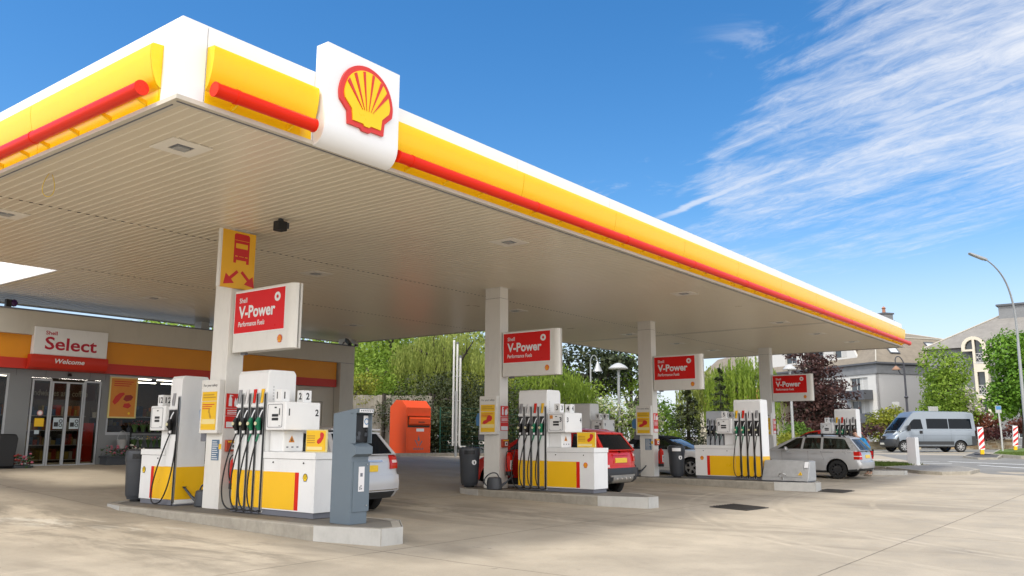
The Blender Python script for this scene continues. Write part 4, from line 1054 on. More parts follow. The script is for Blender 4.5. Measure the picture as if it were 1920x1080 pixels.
# ---------------------------------------------------------------- shop
def shop():
    t = thing('filling_station_shop', 'low filling station shop with orange and red band and dark glass front', 'shop', (6.0, 11.1, .55))
    yw = 11.25; zg = .52; x0 = -9.0; xr = 12.62; yr = 19.0
    m = M()
    m.box(x0, 10.92, 4.03, xr, 11.12, 4.66, 0); m.box(x0, 10.90, 4.66, xr+.02, 11.16, 4.70, 3)      # parapet
    m.box(11.97, 10.92, zg, xr, 11.32, 4.03, 0)                                                       # end pier
    m.box(x0, 11.12, 4.3, xr, yr, 4.5, 1); m.box(xr-.15, 11.32, zg, xr, yr, 4.66, 0); m.box(x0, yr-.1, zg, xr, yr, 4.66, 0)
    m.box(11.965, 10.918, 4.015, xr-.0, 10.925, 4.03, 3)
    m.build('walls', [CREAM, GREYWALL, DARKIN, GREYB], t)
    m = M(); m.box(x0, 11.06, 3.41, 11.90, 11.13, 4.028, 0); m.box(x0, 11.04, 3.13, 11.90, 11.14, 3.408, 1); m.build('colour_band', [ORANGE, MATS['shop_red']], t)
    # wall with door and window openings
    O = (0, yw+.12, 0)
    door = rect(1.50, zg+.02, 3.42, 2.93); w1 = rect(3.62, 1.40, 9.4, 3.10); w0 = rect(-6.5, 1.3, .95, 3.0); d2 = rect(10.55, zg+.05, 11.45, 2.60)
    m = M(); m.flat(rect(x0, zg-.3, 11.97, 3.13), [door, w1, w0, d2], O, UX, UZ, .12, 0)
    for x in (1.10, 1.85, 2.45, 3.05, 3.50): m.box(x-.004, yw-.003, 2.95, x+.004, yw, 3.13, 1)
    m.build('front_wall', [GREYWALL, DGREY], t)
    # sliding door: side lights and two leaves
    def leaf(name, xa, xb, za, zb, y, fr=.05):
        f = M(); f.flat(rect(xa, za, xb, zb), [rect(xa+fr, za+fr*1.6, xb-fr, zb-fr)], (0, y, 0), UX, UZ, .05, 0); d = f.build(name, [ALU], t)
        g = M(); g.box(xa+fr, y-.028, za+fr*1.6, xb-fr, y-.018, zb-fr, 0); g.build('pane', [SHOPGLASS], d); return d
    leaf('door', 1.53, 2.04, zg+.02, 2.90, yw+.05); leaf('door', 2.04, 2.46, zg+.02, 2.84, yw+.01, .04); leaf('door', 2.46, 2.90, zg+.02, 2.84, yw+.01, .04); leaf('door', 2.93, 3.40, zg+.02, 2.90, yw+.05)
    for xa, xb in ((3.62, 6.0), (6.0, 9.4)): leaf('window', xa, xb, 1.40, 3.10, yw+.06, .05)
    leaf('window', -6.5, .95, 1.3, 3.0, yw+.06, .06)
    # back door in pale wall at the far end
    m = M(); m.box(9.9, yw-.01, zg, 11.95, yw+.0, 3.125, 0) if False else None
    m.flat(rect(9.6, zg, 11.95, 3.125), [d2], (0, yw-.001, 0), UX, UZ, .02, 0); m.build('pale_panelling', [CREAM], t)
    m = M(); m.flat(rect(10.56, zg+.06, 11.44, 2.59), [], (0, yw+.05, 0), UX, UZ, .05, 0); m.flat(rect(10.68, 1.55, 11.32, 2.45), [rect(10.71,1.58,11.29,2.42)], (0, yw-.002, 0), UX, UZ, .01, 1); bd = m.build('back_door', [CREAM, ALU], t)
    m = M(); m.box(11.32, yw-.06, 1.62, 11.38, yw-.005, 1.66); m.build('handle', [STEEL], bd)
    # interior
    m = M(); yb = 17.5
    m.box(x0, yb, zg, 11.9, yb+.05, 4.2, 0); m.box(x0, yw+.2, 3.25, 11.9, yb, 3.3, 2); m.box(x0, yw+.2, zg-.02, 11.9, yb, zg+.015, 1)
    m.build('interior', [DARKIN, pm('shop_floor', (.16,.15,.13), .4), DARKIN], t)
    m = M()
    for x in (1.9, 3.2, 4.4, 5.6, 6.8, 8.0):
        for y in (12.3, 14.2, 16.0): m.box(x, y, 3.225, x+.95, y+.10, 3.247, 0)
    m.build('strip_lights', [LAMPEM], t)
    # shelving with packed goods
    m = M(); goods = [MATS['goods_a'], MATS['goods_b'], MATS['goods_c'], MATS['goods_d'], MATS['goods_e'], DARKIN, STEEL]
    for gx, gy, ln in ((1.2, 13.2, 2.6), (4.1, 12.6, 4.4), (1.0, 15.2, 3.2), (5.0, 15.0, 4.2), (3.55, 11.75, 3.0)):
        hgt = 1.15 if gy < 12 else 1.75
        m.box(gx, gy, zg, gx+ln, gy+.05, zg+hgt, 5)
        for lv in range(4 if hgt > 1.3 else 2):
            z = zg+.15+lv*.42; m.box(gx, gy-.35, z, gx+ln, gy, z+.025, 6)
            x = gx+.03
            while x < gx+ln-.1:
                w = rnd.uniform(.06, .16); h = rnd.uniform(.12, .32)
                if rnd.random() < .85: m.box(x, gy-.33+rnd.uniform(0,.06), z+.026, x+w-.012, gy-.06, z+.026+h, rnd.randrange(5))
                x += w
    m.build('shelving', goods, t)
    m = M(); m.box(1.52, 11.62, 2.36, 3.42, 11.66, 2.80, 0); s1 = m.build('hanging_board', [MATS['menu_board']], t)
    m = M(); m.text('Sandwiches and coffee', (1.58, 11.612, 2.46), UX, UZ, w=1.62, h=.17, bold=.02); m.build('lettering', [MATS['cream_letters']], s1)
    m = M(); m.box(3.75, 13.0, zg, 4.15, 13.5, 1.75, 0); m.build('red_cooler', [MATS['shop_red']], t)
    # stickers on the glass
    yg = yw-.022; SM = [POSTER_Y, MATS['pale_sticker'], MATS['pink_sticker'], INK]
    m = M(); m.box(1.68, yg+.031, 1.62, 1.92, yg+.034, 1.84, 0); m.build('door_sticker', SM, t)
    m = M(); m.lathe([(.075,0),(.075,.004)], (1.80, yg+.03, 1.98), 16, 0, 'y'); m.lathe([(.05,-.002),(.05,0)], (1.80, yg+.03, 1.98), 16, 1, 'y'); m.build('door_sticker', [MATS['pink_sticker'], WINK], t)
    m = M(); m.box(1.70, yg+.031, 1.42, 1.82, yg+.034, 1.52, 1); m.build('door_sticker', SM, t)
    for x in (2.14, 2.57):
        m = M(); y_ = yg-.028; m.box(x, y_, 1.56, x+.26, y_+.003, 1.86, 1); m.box(x+.02, y_-.003, 1.62, x+.13, y_-.0005, 1.74, 3)
        for z in (1.77, 1.66): m.flat(disc(x+.195, z, .05, 14), [disc(x+.195, z, .03, 12)], (0, y_-.0005, 0), UX, UZ, .003, 3)
        m.build('door_sticker', SM, t)
    m = M(); m.lathe([(.05,0),(.06,.04),(.03,.09)], (2.46, yw-.06, 2.99), 12, 0); m.build('door_sensor', [BLACK], t)
pm('shop_red', (.55, .030, .014), .4); pm('goods_a', (.35,.12,.03), .5); pm('goods_b', (.30,.03,.02), .5); pm('goods_c', (.32,.30,.26), .5); pm('goods_d', (.05,.10,.20), .5); pm('goods_e', (.30,.22,.05), .5)
pm('menu_board', (.16, .05, .015), .5); pm('cream_letters', (.75, .62, .42), .5); pm('pale_sticker', (.46,.54,.58), .4); pm('pink_sticker', (.62,.30,.30), .4)
shop()
def shop_sign():
    t = thing('shop_sign', 'white shop sign board with big red lettering over a curved red welcome strip', 'sign', (2.28, 10.98, 3.12))
    x0, x1 = 1.30, 3.28; y = 10.86
    m = M(); m.box(x0, y, 3.52, x1, 11.04, 4.26, 0); m.build('board', [WHITE], t, bevel=.01)
    m = M()
    prof = [(11.02, 3.515), (y-.03, 3.515), (y-.05, 3.40), (y-.04, 3.28), (y+.02, 3.17), (11.02, 3.12)]
    m.prism([(x0-.06, a, b) for a, b in prof], (x1-x0+.10, 0, 0), 0); m.build('welcome_strip', [MATS['shop_red']], t, smooth=30)
    m = M(); m.text('Shell', (x0+.28, y-.003, 4.06), UX, UZ, w=.30, h=.105, bold=.02); m.build('lettering', [MATS['select_red']], t); m = M(); m.text('Select', (x0+.28, y-.003, 3.66), UX, UZ, w=1.40, h=.35, bold=.02); m.build('lettering', [MATS['select_red']], t)
    m = M(); m.text('Welcome', (x0+.55, y-.053, 3.30), UX, (0,-.08,1), w=.80, h=.125, bold=.022, shear=.18); m.build('welcome_lettering', [WINK], t)
pm('select_red', (.46, .008, .03), .4)
shop_sign()
def window_poster():
    t = thing('window_poster', 'framed orange poster with a red pepper picture in the shop window', 'poster', (4.06, 11.2, 1.9))
    m = M(); m.flat(rect(3.63,1.88,4.47,3.06), [rect(3.67,1.92,4.43,3.02)], (0,11.245,0), UX, UZ, .03, 0); m.build('frame', [MATS['board_edge']], t)
    m = M(); O = (0, 11.243, 0); m.flat(rect(3.67,1.92,4.43,3.02), [], O, UX, UZ, .012, 0)
    O = (0, 11.23, 0)
    m.flat([(3.74,2.34),(3.82,2.26),(3.93,2.36),(4.02,2.50),(4.10,2.58),(4.06,2.62),(3.94,2.60),(3.82,2.50)], [], O, UX, UZ, .003, 1)
    m.flat([(4.06,2.42),(4.16,2.36),(4.30,2.40),(4.36,2.50),(4.28,2.56),(4.12,2.54)], [], O, UX, UZ, .003, 2); m.flat([(4.06,2.20),(4.22,2.16),(4.32,2.24),(4.24,2.32),(4.10,2.30)], [], O, UX, UZ, .003, 1)
    m.flat(disc(4.26,2.02,.035,10), [], O, UX, UZ, .003, 3)
    for k in range(3): m.flat(rect(3.76,2.92-.06*k,4.34-.06*k,2.945-.06*k), [], O, UX, UZ, .003, 1)
    m.build('picture', [POSTER_O, MATS['shop_red'], MATS['goods_b'], YEMB], t)
window_poster()
def camera_thing(x, y, z, label, n=2):
    t = thing('security_camera', label, 'security camera', (x, y, z), group='security cameras on the shop roof')
    m = M(); m.box(x-.05, y-.05, z, x+.05, y+.05, z+.06); m.tube([(x,y,z+.05),(x,y-.10,z+.18),(x+.1,y-.22,z+.2)], .02, 6); m.build('bracket', [DGREY], t)
    for k in range(n):
        a = x-.15+.32*k; m = M(); m.hexa([(a,y-.50,z+.02),(a+.14,y-.52,z+.0),(a+.30,y-.14,z+.19),(a+.16,y-.12,z+.21),(a,y-.53,z+.13),(a+.14,y-.55,z+.11),(a+.30,y-.17,z+.31),(a+.16,y-.15,z+.33)], 0); m.box(a+.0,y-.56,z+.02,a+.10,y-.5,z+.09,1); m.build('camera_body', [MATS['grade_white'] if k else DGREY, BLACK], t)
camera_thing(6.75, 11.1, 4.66, 'pair of security cameras on the shop parapet, left of the first column')
camera_thing(12.15, 11.1, 4.62, 'pair of security cameras on the right end of the shop parapet')
bl = M(); bl.lathe([(.001,-.10),(.06,-.08),(.10,0),(.06,.08),(.001,.10)], (.75, 10.98, 4.82), 14, 0); bl.box(.55,10.93,4.70,.68,11.05,4.90,1)
tag(bl.build('dome_camera', [pm('purple_plastic', (.06,.02,.10), .3), BLACK], org=(.75,10.98,4.7), smooth=40), 'small dark purple dome camera on the shop parapet at the far left', 'security camera')

def flowers(name, x0, y0, x1, y1, z0, zb, label, cols, n):
    t = thing(name, label, 'flower display', ((x0+x1)/2, (y0+y1)/2, z0))
    m = M(); m.box(x0, y0, z0, x1, y1, zb, 0); m.box(x0-.03, y0-.03, zb-.05, x1+.03, y1+.03, zb, 0); m.build('trough', [DGREY], t, bevel=.01)
    m = M()
    for _ in range(n*3):
        x, y = rnd.uniform(x0-.05, x1+.05), rnd.uniform(y0-.08, y1); z = zb+rnd.uniform(-.05, .24); s = rnd.uniform(.03, .06); a = rnd.uniform(0, 6.3); tl = rnd.uniform(-1, 1)
        d = Vector((math.cos(a), math.sin(a), tl)).normalized()*s; e = d.cross(Vector((rnd.uniform(-1,1), rnd.uniform(-1,1), 1))).normalized()*s*.5
        c = Vector((x,y,z)); m.add([c-d, c+e, c+d, c-e], [[0,1,2,3]], 0)
    m.build('leaves', [MATS['pot_leaf']], t)
    m = M()
    for _ in range(n):
        x, y = rnd.uniform(x0-.02, x1+.02), rnd.uniform(y0-.10, y1-.05); z = zb+rnd.uniform(.03, .30); r = rnd.uniform(.025, .05)
        k = min(len(cols)-1, int((x-x0)/(x1-x0)*len(cols)+rnd.uniform(-.5, .5))); k = max(0, k)
        m.lathe([(.002,-r*.6),(r,0),(r*.6,r*.5),(.002,r*.7)], (x,y,z), 7, k)
    m.build('blossoms', cols, t, smooth=60)
pm('pot_leaf', (.045,.09,.02), .7, var=.3); PINKF = pm('pink_blossom', (.62,.16,.22), .6, var=.3, scale=20); WHF = pm('white_blossom', (.72,.70,.60), .6); REDF = pm('dark_red_blossom', (.28,.04,.035), .6, var=.4, scale=20)
flowers('flower_trough', 3.48, 10.75, 4.55, 11.15, .50, .82, 'dark trough of pink and white flowers right of the shop door', [PINKF, PINKF, WHF], 46)
flowers('flower_trough', 1.02, 10.55, 1.42, 10.95, .50, .62, 'low tray of dark red flowers at the left of the shop door', [REDF, PINKF], 26)
def bagstack():
    t = thing('display_stand', 'dark display stand at the left edge beside the shop door', 'display stand', (.95, 10.75, .5))
    m = M(); m.box(.45, 10.5, .5, 1.02, 11.0, .58, 0); m.prism([(.55,10.6,.58),(1.0,10.6,.58),(1.06,10.6,1.30),(1.0,10.6,1.42),(.6,10.6,1.42)], (0,.35,0), 0); m.build('frame', [BLACK], t, bevel=.03)
bagstack()
def plant_rack():
    t = thing('plant_rack', 'dark rack of wrapped bouquets and pots under the shop window', 'plant rack', (5.6, 10.9, .5))
    m = M()
    for z in (.62, 1.02, 1.45): m.box(4.3, 10.85, z, 7.2, 11.15, z+.03)
    for x in (4.3, 5.7, 7.17): m.box(x, 11.1, .5, x+.03, 11.14, 1.75)
    m.build('frame', [BLACK], t)
    for z in (.65, 1.05, 1.48):
        x = 4.35
        while x < 7.1:
            r = rnd.uniform(.06, .10); m = M(); m.lathe([(r*.4,0),(r*.55,.08),(r*1.1,.20),(r*.8,.22),(.01,.21)], (x, 10.99, z), 8, 0)
            k = rnd.choice((1,2,3,4))
            for _ in range(16):
                a = rnd.uniform(0,6.3); q = r*1.5*rnd.random()**.5; h = .20+.12*rnd.random(); c = Vector((x+q*math.cos(a), 10.99+q*math.sin(a), z+h)); d = Vector((rnd.uniform(-1,1),rnd.uniform(-1,1),rnd.uniform(-.5,1))).normalized()*.03; e = d.cross(Vector((0,.3,1))).normalized()*.02
                m.add([c-d, c+e, c+d, c-e], [[0,1,2,3]], rnd.choice((0,k,k)))
            m.build('bouquet', [MATS['pot_leaf'], MATS['pale_sticker'], YEMB, WHF, PINKF], t); x += rnd.uniform(.15, .26)
    m = M(); m.lathe([(.10,0),(.14,.24),(.145,.25)], (3.98, 10.95, 1.02), 16, 0); m.tube(bez((3.84,10.95,1.26),(3.84,10.95,1.6),(4.12,10.95,1.6),(4.12,10.95,1.26)), .006, 5, 0); b = m.build('bucket', [GALV], None, org=(3.98,10.95,1.02), smooth=40)
    tag(b, 'galvanised bucket hanging below the orange window poster', 'bucket')
plant_rack()
# ---------------------------------------------------------------- back of the forecourt
def donation_bin():
    x, y = 17.23, 12.45; z = G(x, y)-.06
    t = thing('clothes_bank', 'orange-red steel clothes donation bin with sloping top by the board fence', 'clothes bank', (x, y, z), R(-8), own=True)
    w, d, h = 1.28, 1.15, 2.33        # local: x width across the chute face, -y towards the chute
    m = M(); m.prism([(-w/2,d/2,.06),(-w/2,d/2,h-.28),(-w/2,.18,h),(-w/2,-.25,h-.02),(-w/2,-d/2,h-.32),(-w/2,-d/2,.06)], (w,0,0), 0)
    m.build('body', [BIN_OR], t, bevel=.015)
    m = M(); m.box(-w/2+.08,-d/2-.012,.16,w/2-.08,-d/2-.001,.97); m.build('door', [BIN_OR], t, bevel=.006)
    m = M(); m.box(-w/2+.06,-d/2-.01,1.20,w/2-.06,-d/2-.002,1.66,1); m.prism([(-w/2+.10,-d/2-.012,1.28),(-w/2+.10,-d/2-.10,1.34),(-w/2+.10,-d/2-.11,1.55),(-w/2+.10,-d/2-.012,1.64)][::-1], (w-.2,0,0), 0); m.box(-w/2+.04,-d/2-.06,1.655,w/2-.04,-d/2-.002,1.70,0); m.box(-.10,-d/2-.135,1.40,.20,-d/2-.108,1.43,1); m.build('chute', [BIN_OR, DARKIN], t)
    m = M(); O = (0,-d/2-.0125,0); m.flat(rect(-.12,1.03,.28,1.15), [], (0,-d/2-.001,0), UX, UZ, .004, 1)
    m.flat([(-.04,.74),(0,.90),(.04,.74),(.06,.64),(-.05,.64)], [], O, UX, UZ, .003, 0); m.flat([(-.2,.66),(-.16,.70),(-.03,.46),(-.06,.44)], [], O, UX, UZ, .003, 0); m.flat([(.16,.66),(.2,.62),(.06,.44),(.03,.46)], [], O, UX, UZ, .003, 0)
    for k in range(5): m.flat(rect(-.26+.11*k,.28,-.19+.11*k,.36), [rect(-.24+.11*k,.30,-.215+.11*k,.34)], O, UX, UZ, .003, 0)
    m.build('markings', [GREYB, WINK], t)
    m = M()
    for a in (-w/2+.08, w/2-.16): m.box(a,-d/2+.05,-.05,a+.08,d/2-.05,.06)
    m.build('feet', [BLACK], t)
donation_bin()
def vent_pipes():
    x, y = 17.51, 10.14; z = G(x, y)
    t = thing('vent_pipes', 'cluster of three tall white vent pipes on a post in front of the dark hedge', 'vent pipe', (x, y, z))
    ux, uy = .61, -.79
    for k, (o, zt, zb) in enumerate(((-.12, 5.21, 1.0), (.02, 5.14, 1.0), (.15, 4.58, 1.1))):
        px, py = x+ux*o, y+uy*o
        m = M(); m.tube([(px,py,zb),(px,py,zt)], .043, 12); m.tube([(px,py,zt),(px,py,zt+.09)], [.05,.045], 12, 1 if k else 0)
        if k == 2:
            m.tube(bez((px,py,zb),(px,py,.95),(px+ux*.05,py+uy*.05,.92),(px+ux*.16,py+uy*.16,.92)), .045, 10)
            for q in (.12, .22): m.tube([(px+ux*q,py+uy*q,.80),(px+ux*q,py+uy*q,1.0)], .055, 10)
        m.build('pipe', [PVC, GREYB], t, smooth=50)
    m = M(); m.box(x-.05,y-.03,z+.05,x+.05,y+.03,3.2)
    for q in (1.15, 2.8, 3.8): m.hexa([(x-ux*.16-.02,y-uy*.16-.02,q),(x+ux*.19-.02,y+uy*.19-.02,q),(x+ux*.19+.05,y+uy*.19+.05,q),(x-ux*.16+.05,y-uy*.16+.05,q),(x-ux*.16-.02,y-uy*.16-.02,q+.03),(x+ux*.19-.02,y+uy*.19-.02,q+.03),(x+ux*.19+.05,y+uy*.19+.05,q+.03),(x-ux*.16+.05,y-uy*.16+.05,q+.03)])
    m.tube([(x-.02,y,z-.1),(x-.02,y,1.0)], .025, 8); m.build('post', [GALV], t)
vent_pipes()
def board_fence():
    a, b = Vector((15.48, 18.78, 0)), Vector((20.47, 14.19, 0)); t = thing('board_fence', 'weathered grey board fence behind the orange clothes bank', 'fence', (a.x, a.y, .55))
    d = (b-a); L_ = d.length; d.normalize(); n = Vector((-d.y, d.x, 0)); m = M(); s = 0
    while s < L_:
        w = rnd.uniform(.11, .15); h = 3.22+rnd.uniform(-.02, .03); o = rnd.uniform(0, .015)
        p = a+d*s+n*o; q = a+d*min(L_, s+w-.006)+n*o; e = n*.03
        m.hexa([(*p.xy,.4),(*q.xy,.4),(*(q+e).xy,.4),(*(p+e).xy,.4),(*p.xy,h),(*q.xy,h),(*(q+e).xy,h),(*(p+e).xy,h)]); s += w
    m.build('boards', [WOODG], t)
    for k in (0, .33, .66, 1):
        p = a+d*(L_*k); m = M(); m.box(p.x-.06,p.y-.14,.3,p.x+.06,p.y-.02,3.3); m.build('post', [pm('dark_post_wood', (.06,.05,.04), .9)] if 'dark_post_wood' not in MATS else [MATS['dark_post_wood']], t)
    m = M()
    for z in (1.2, 1.6, 2.0, 2.4): m.tube([a+d*0-n*.16+Vector((0,0,z)), b-n*.16+Vector((0,0,z))], .006, 4)
    m.build('wires', [GALV], t)
board_fence()
def mesh_fence():
    a, b = Vector((18.77, 12.15, 0)), Vector((26.33, 8.19, 0)); t = thing('wire_fence', 'green wire mesh fence in front of the dark hedge', 'fence', (a.x, a.y, .45))
    d = b-a; L_ = d.length; d.normalize()
    gm = pm('green_coated_steel', (.012,.085,.055), .5)
    for k in range(4):
        p = a+d*(L_*k/3); m = M(); m.tube([(p.x,p.y,G(p.x,p.y)-.1),(p.x,p.y,2.62)], .03, 8); m.build('post', [gm], t)
    m = M()
    for k in range(11): m.tube([a+Vector((0,0,.6+k*.2)), b+Vector((0,0,.5+k*.2))], .005, 4)
    s = 0
    while s < L_:
        p = a+d*s; m.tube([(p.x,p.y,.5),(p.x,p.y,2.6)], .003, 3, cap=False); s += .10
    m.build('mesh_panel', [gm], t)
mesh_fence()
kb = M()
def kerbline(m, pts, w=.14, h=.12):
    for p, q in zip(pts[:-1], pts[1:]):
        p, q = Vector((*p,0)), Vector((*q,0)); d = (q-p).normalized(); n = Vector((-d.y,d.x,0))*w; g = d*.004
        za, zb = G(*p.xy), G(*q.xy)
        m.hexa([(*(p+g).xy,za-.1),(*(q-g).xy,zb-.1),(*(q-g+n).xy,zb-.1),(*(p+g+n).xy,za-.1),(*(p+g).xy,za+h),(*(q-g).xy,zb+h),(*(q-g+n).xy,zb+h),(*(p+g+n).xy,za+h)])
pts = [(14.6+1.15*k, 11.9-.33*k) for k in range(0, 13)]
kerbline(kb, pts); struct(kb.build('kerb', KERB), 'kerb stones along the planting behind the forecourt')

# ---------------------------------------------------------------- vehicles (own frame: rear at y=0, forward +y, ground z=0)
def paint(name, col, metal=.0, rough=.3):
    return pm(name, col, rough, metal=metal, var=.03, coat=.35, scale=1.0, dirt=.05)
P_SILVER = paint('silver_car_paint', (.42,.42,.42), .3); P_SILV2 = paint('bluish_silver_car_paint', (.50,.50,.51), .15); P_RED = paint('red_car_paint', (.56,.012,.006)); P_WHITE = paint('white_car_paint', (.72,.72,.71)); P_VAN = paint('silver_van_paint', (.21,.24,.275), .4)
TRIM = pm('dark_bumper_plastic', (.030,.032,.035), .55); TYRE = pm('tyre_rubber', (.014,.014,.014), .8, bump=.2, bscale=60); RIMB = pm('black_steel_wheel', (.02,.02,.021), .5); RIMS = pm('silver_wheel', (.42,.42,.42), .4, metal=.7)
TAIL = pm('red_lamp_lens', (.50,.012,.010), .12); TAILW = pm('clear_lamp_lens', (.70,.55,.52), .12); PLATE = pm('yellow_number_plate', (.76,.50,.03), .4, var=.12, scale=20); PLATEW = pm('pale_number_plate', (.55,.55,.50), .4); CHROME = pm('chrome', (.7,.7,.7), .15, metal=1.0); SEAT = pm('dark_seat_cloth', (.022,.022,.024), .8); HEADL = pm('headlamp_glass', (.40,.43,.45), .1, metal=.3); SOFTTOP = pm('black_fabric_roof', (.016,.016,.017), .9)

def inset(poly, d):
    n = len(poly); r = []
    ar = sum(poly[i][0]*poly[(i+1) % n][1]-poly[(i+1) % n][0]*poly[i][1] for i in range(n)); sg = 1 if ar > 0 else -1
    for i in range(n):
        p, a, b = Vector(poly[i]), Vector(poly[i-1]), Vector(poly[(i+1) % n])
        d1, d2 = (p-a).normalized(), (b-p).normalized(); n1 = Vector((-d1.y, d1.x))*sg; n2 = Vector((-d2.y, d2.x))*sg
        bi = (n1+n2); bi = bi.normalized() if bi.length > 1e-6 else n1
        q = p+bi*d/max(.6, bi.dot(n1)); r.append((q.x, q.y))
    return r
def refine(poly, mx=.35):
    r = []
    for i in range(len(poly)):
        a, b = poly[i], poly[(i+1) % len(poly)]; k = max(1, int(math.hypot(b[0]-a[0], b[1]-a[1])/mx))
        for j in range(k): r.append((a[0]+(b[0]-a[0])*j/k, a[1]+(b[1]-a[1])*j/k))
    return r
def wheel(t, x, s, r, rim, side, spokes=5, w=.20):
    q = thing_part('wheel', t, (x, s, r))
    m = M(); i, o = -w/2, w/2
    m.lathe([(r*.66,i),(r*.93,i),(r,i+.03),(r,o-.03),(r*.93,o),(r*.66,o)], (x,s,r), 36, 0, 'x', cap=False)
    m.build('tyre', [TYRE], q, smooth=40)
    m = M(); f = o*side; m.lathe([(r*.665,i+.01),(r*.665,o-.01)], (x,s,r), 30, 0, 'x', cap=False)
    m.lathe([(.0+r*.18, 0),(r*.16,.02)] if side > 0 else [(r*.16,-.02),(r*.18,0)], (x+f-.05*side,s,r), 14, 0, 'x')
    # face: dish with openings
    U = (0,1,0) if side > 0 else (0,-1,0)
    holes = []
    for k in range(spokes*2 if rim is RIMB else spokes):
        n_ = spokes*2 if rim is RIMB else spokes
        a = 2*math.pi*k/n_; hw = .62*math.pi/n_; r0, r1 = r*(.44 if rim is RIMB else .24), r*.60
        holes.append([(r0*math.cos(a-hw*.7), r0*math.sin(a-hw*.7)), (r1*math.cos(a-hw), r1*math.sin(a-hw)), (r1*math.cos(a), r1*math.sin(a)), (r1*math.cos(a+hw), r1*math.sin(a+hw)), (r0*math.cos(a+hw*.7), r0*math.sin(a+hw*.7))])
    m.flat(disc(0,0,r*.665,30), holes, (x+f-.045*side,s,r), U, UZ, .02, 0)
    m.lathe([(r*.62,-.002),(r*.62,.002)], (x+f-.11*side,s,r), 24, 1, 'x'); m.build('rim', [rim, BLACK], q, smooth=30)
def thing_part(name, parent, loc):
    # an Empty part written in the same frame as its thing
    e = bpy.data.objects.new(name, None); C.objects.link(e); e.parent = parent; e.empty_display_size = .1
    return e

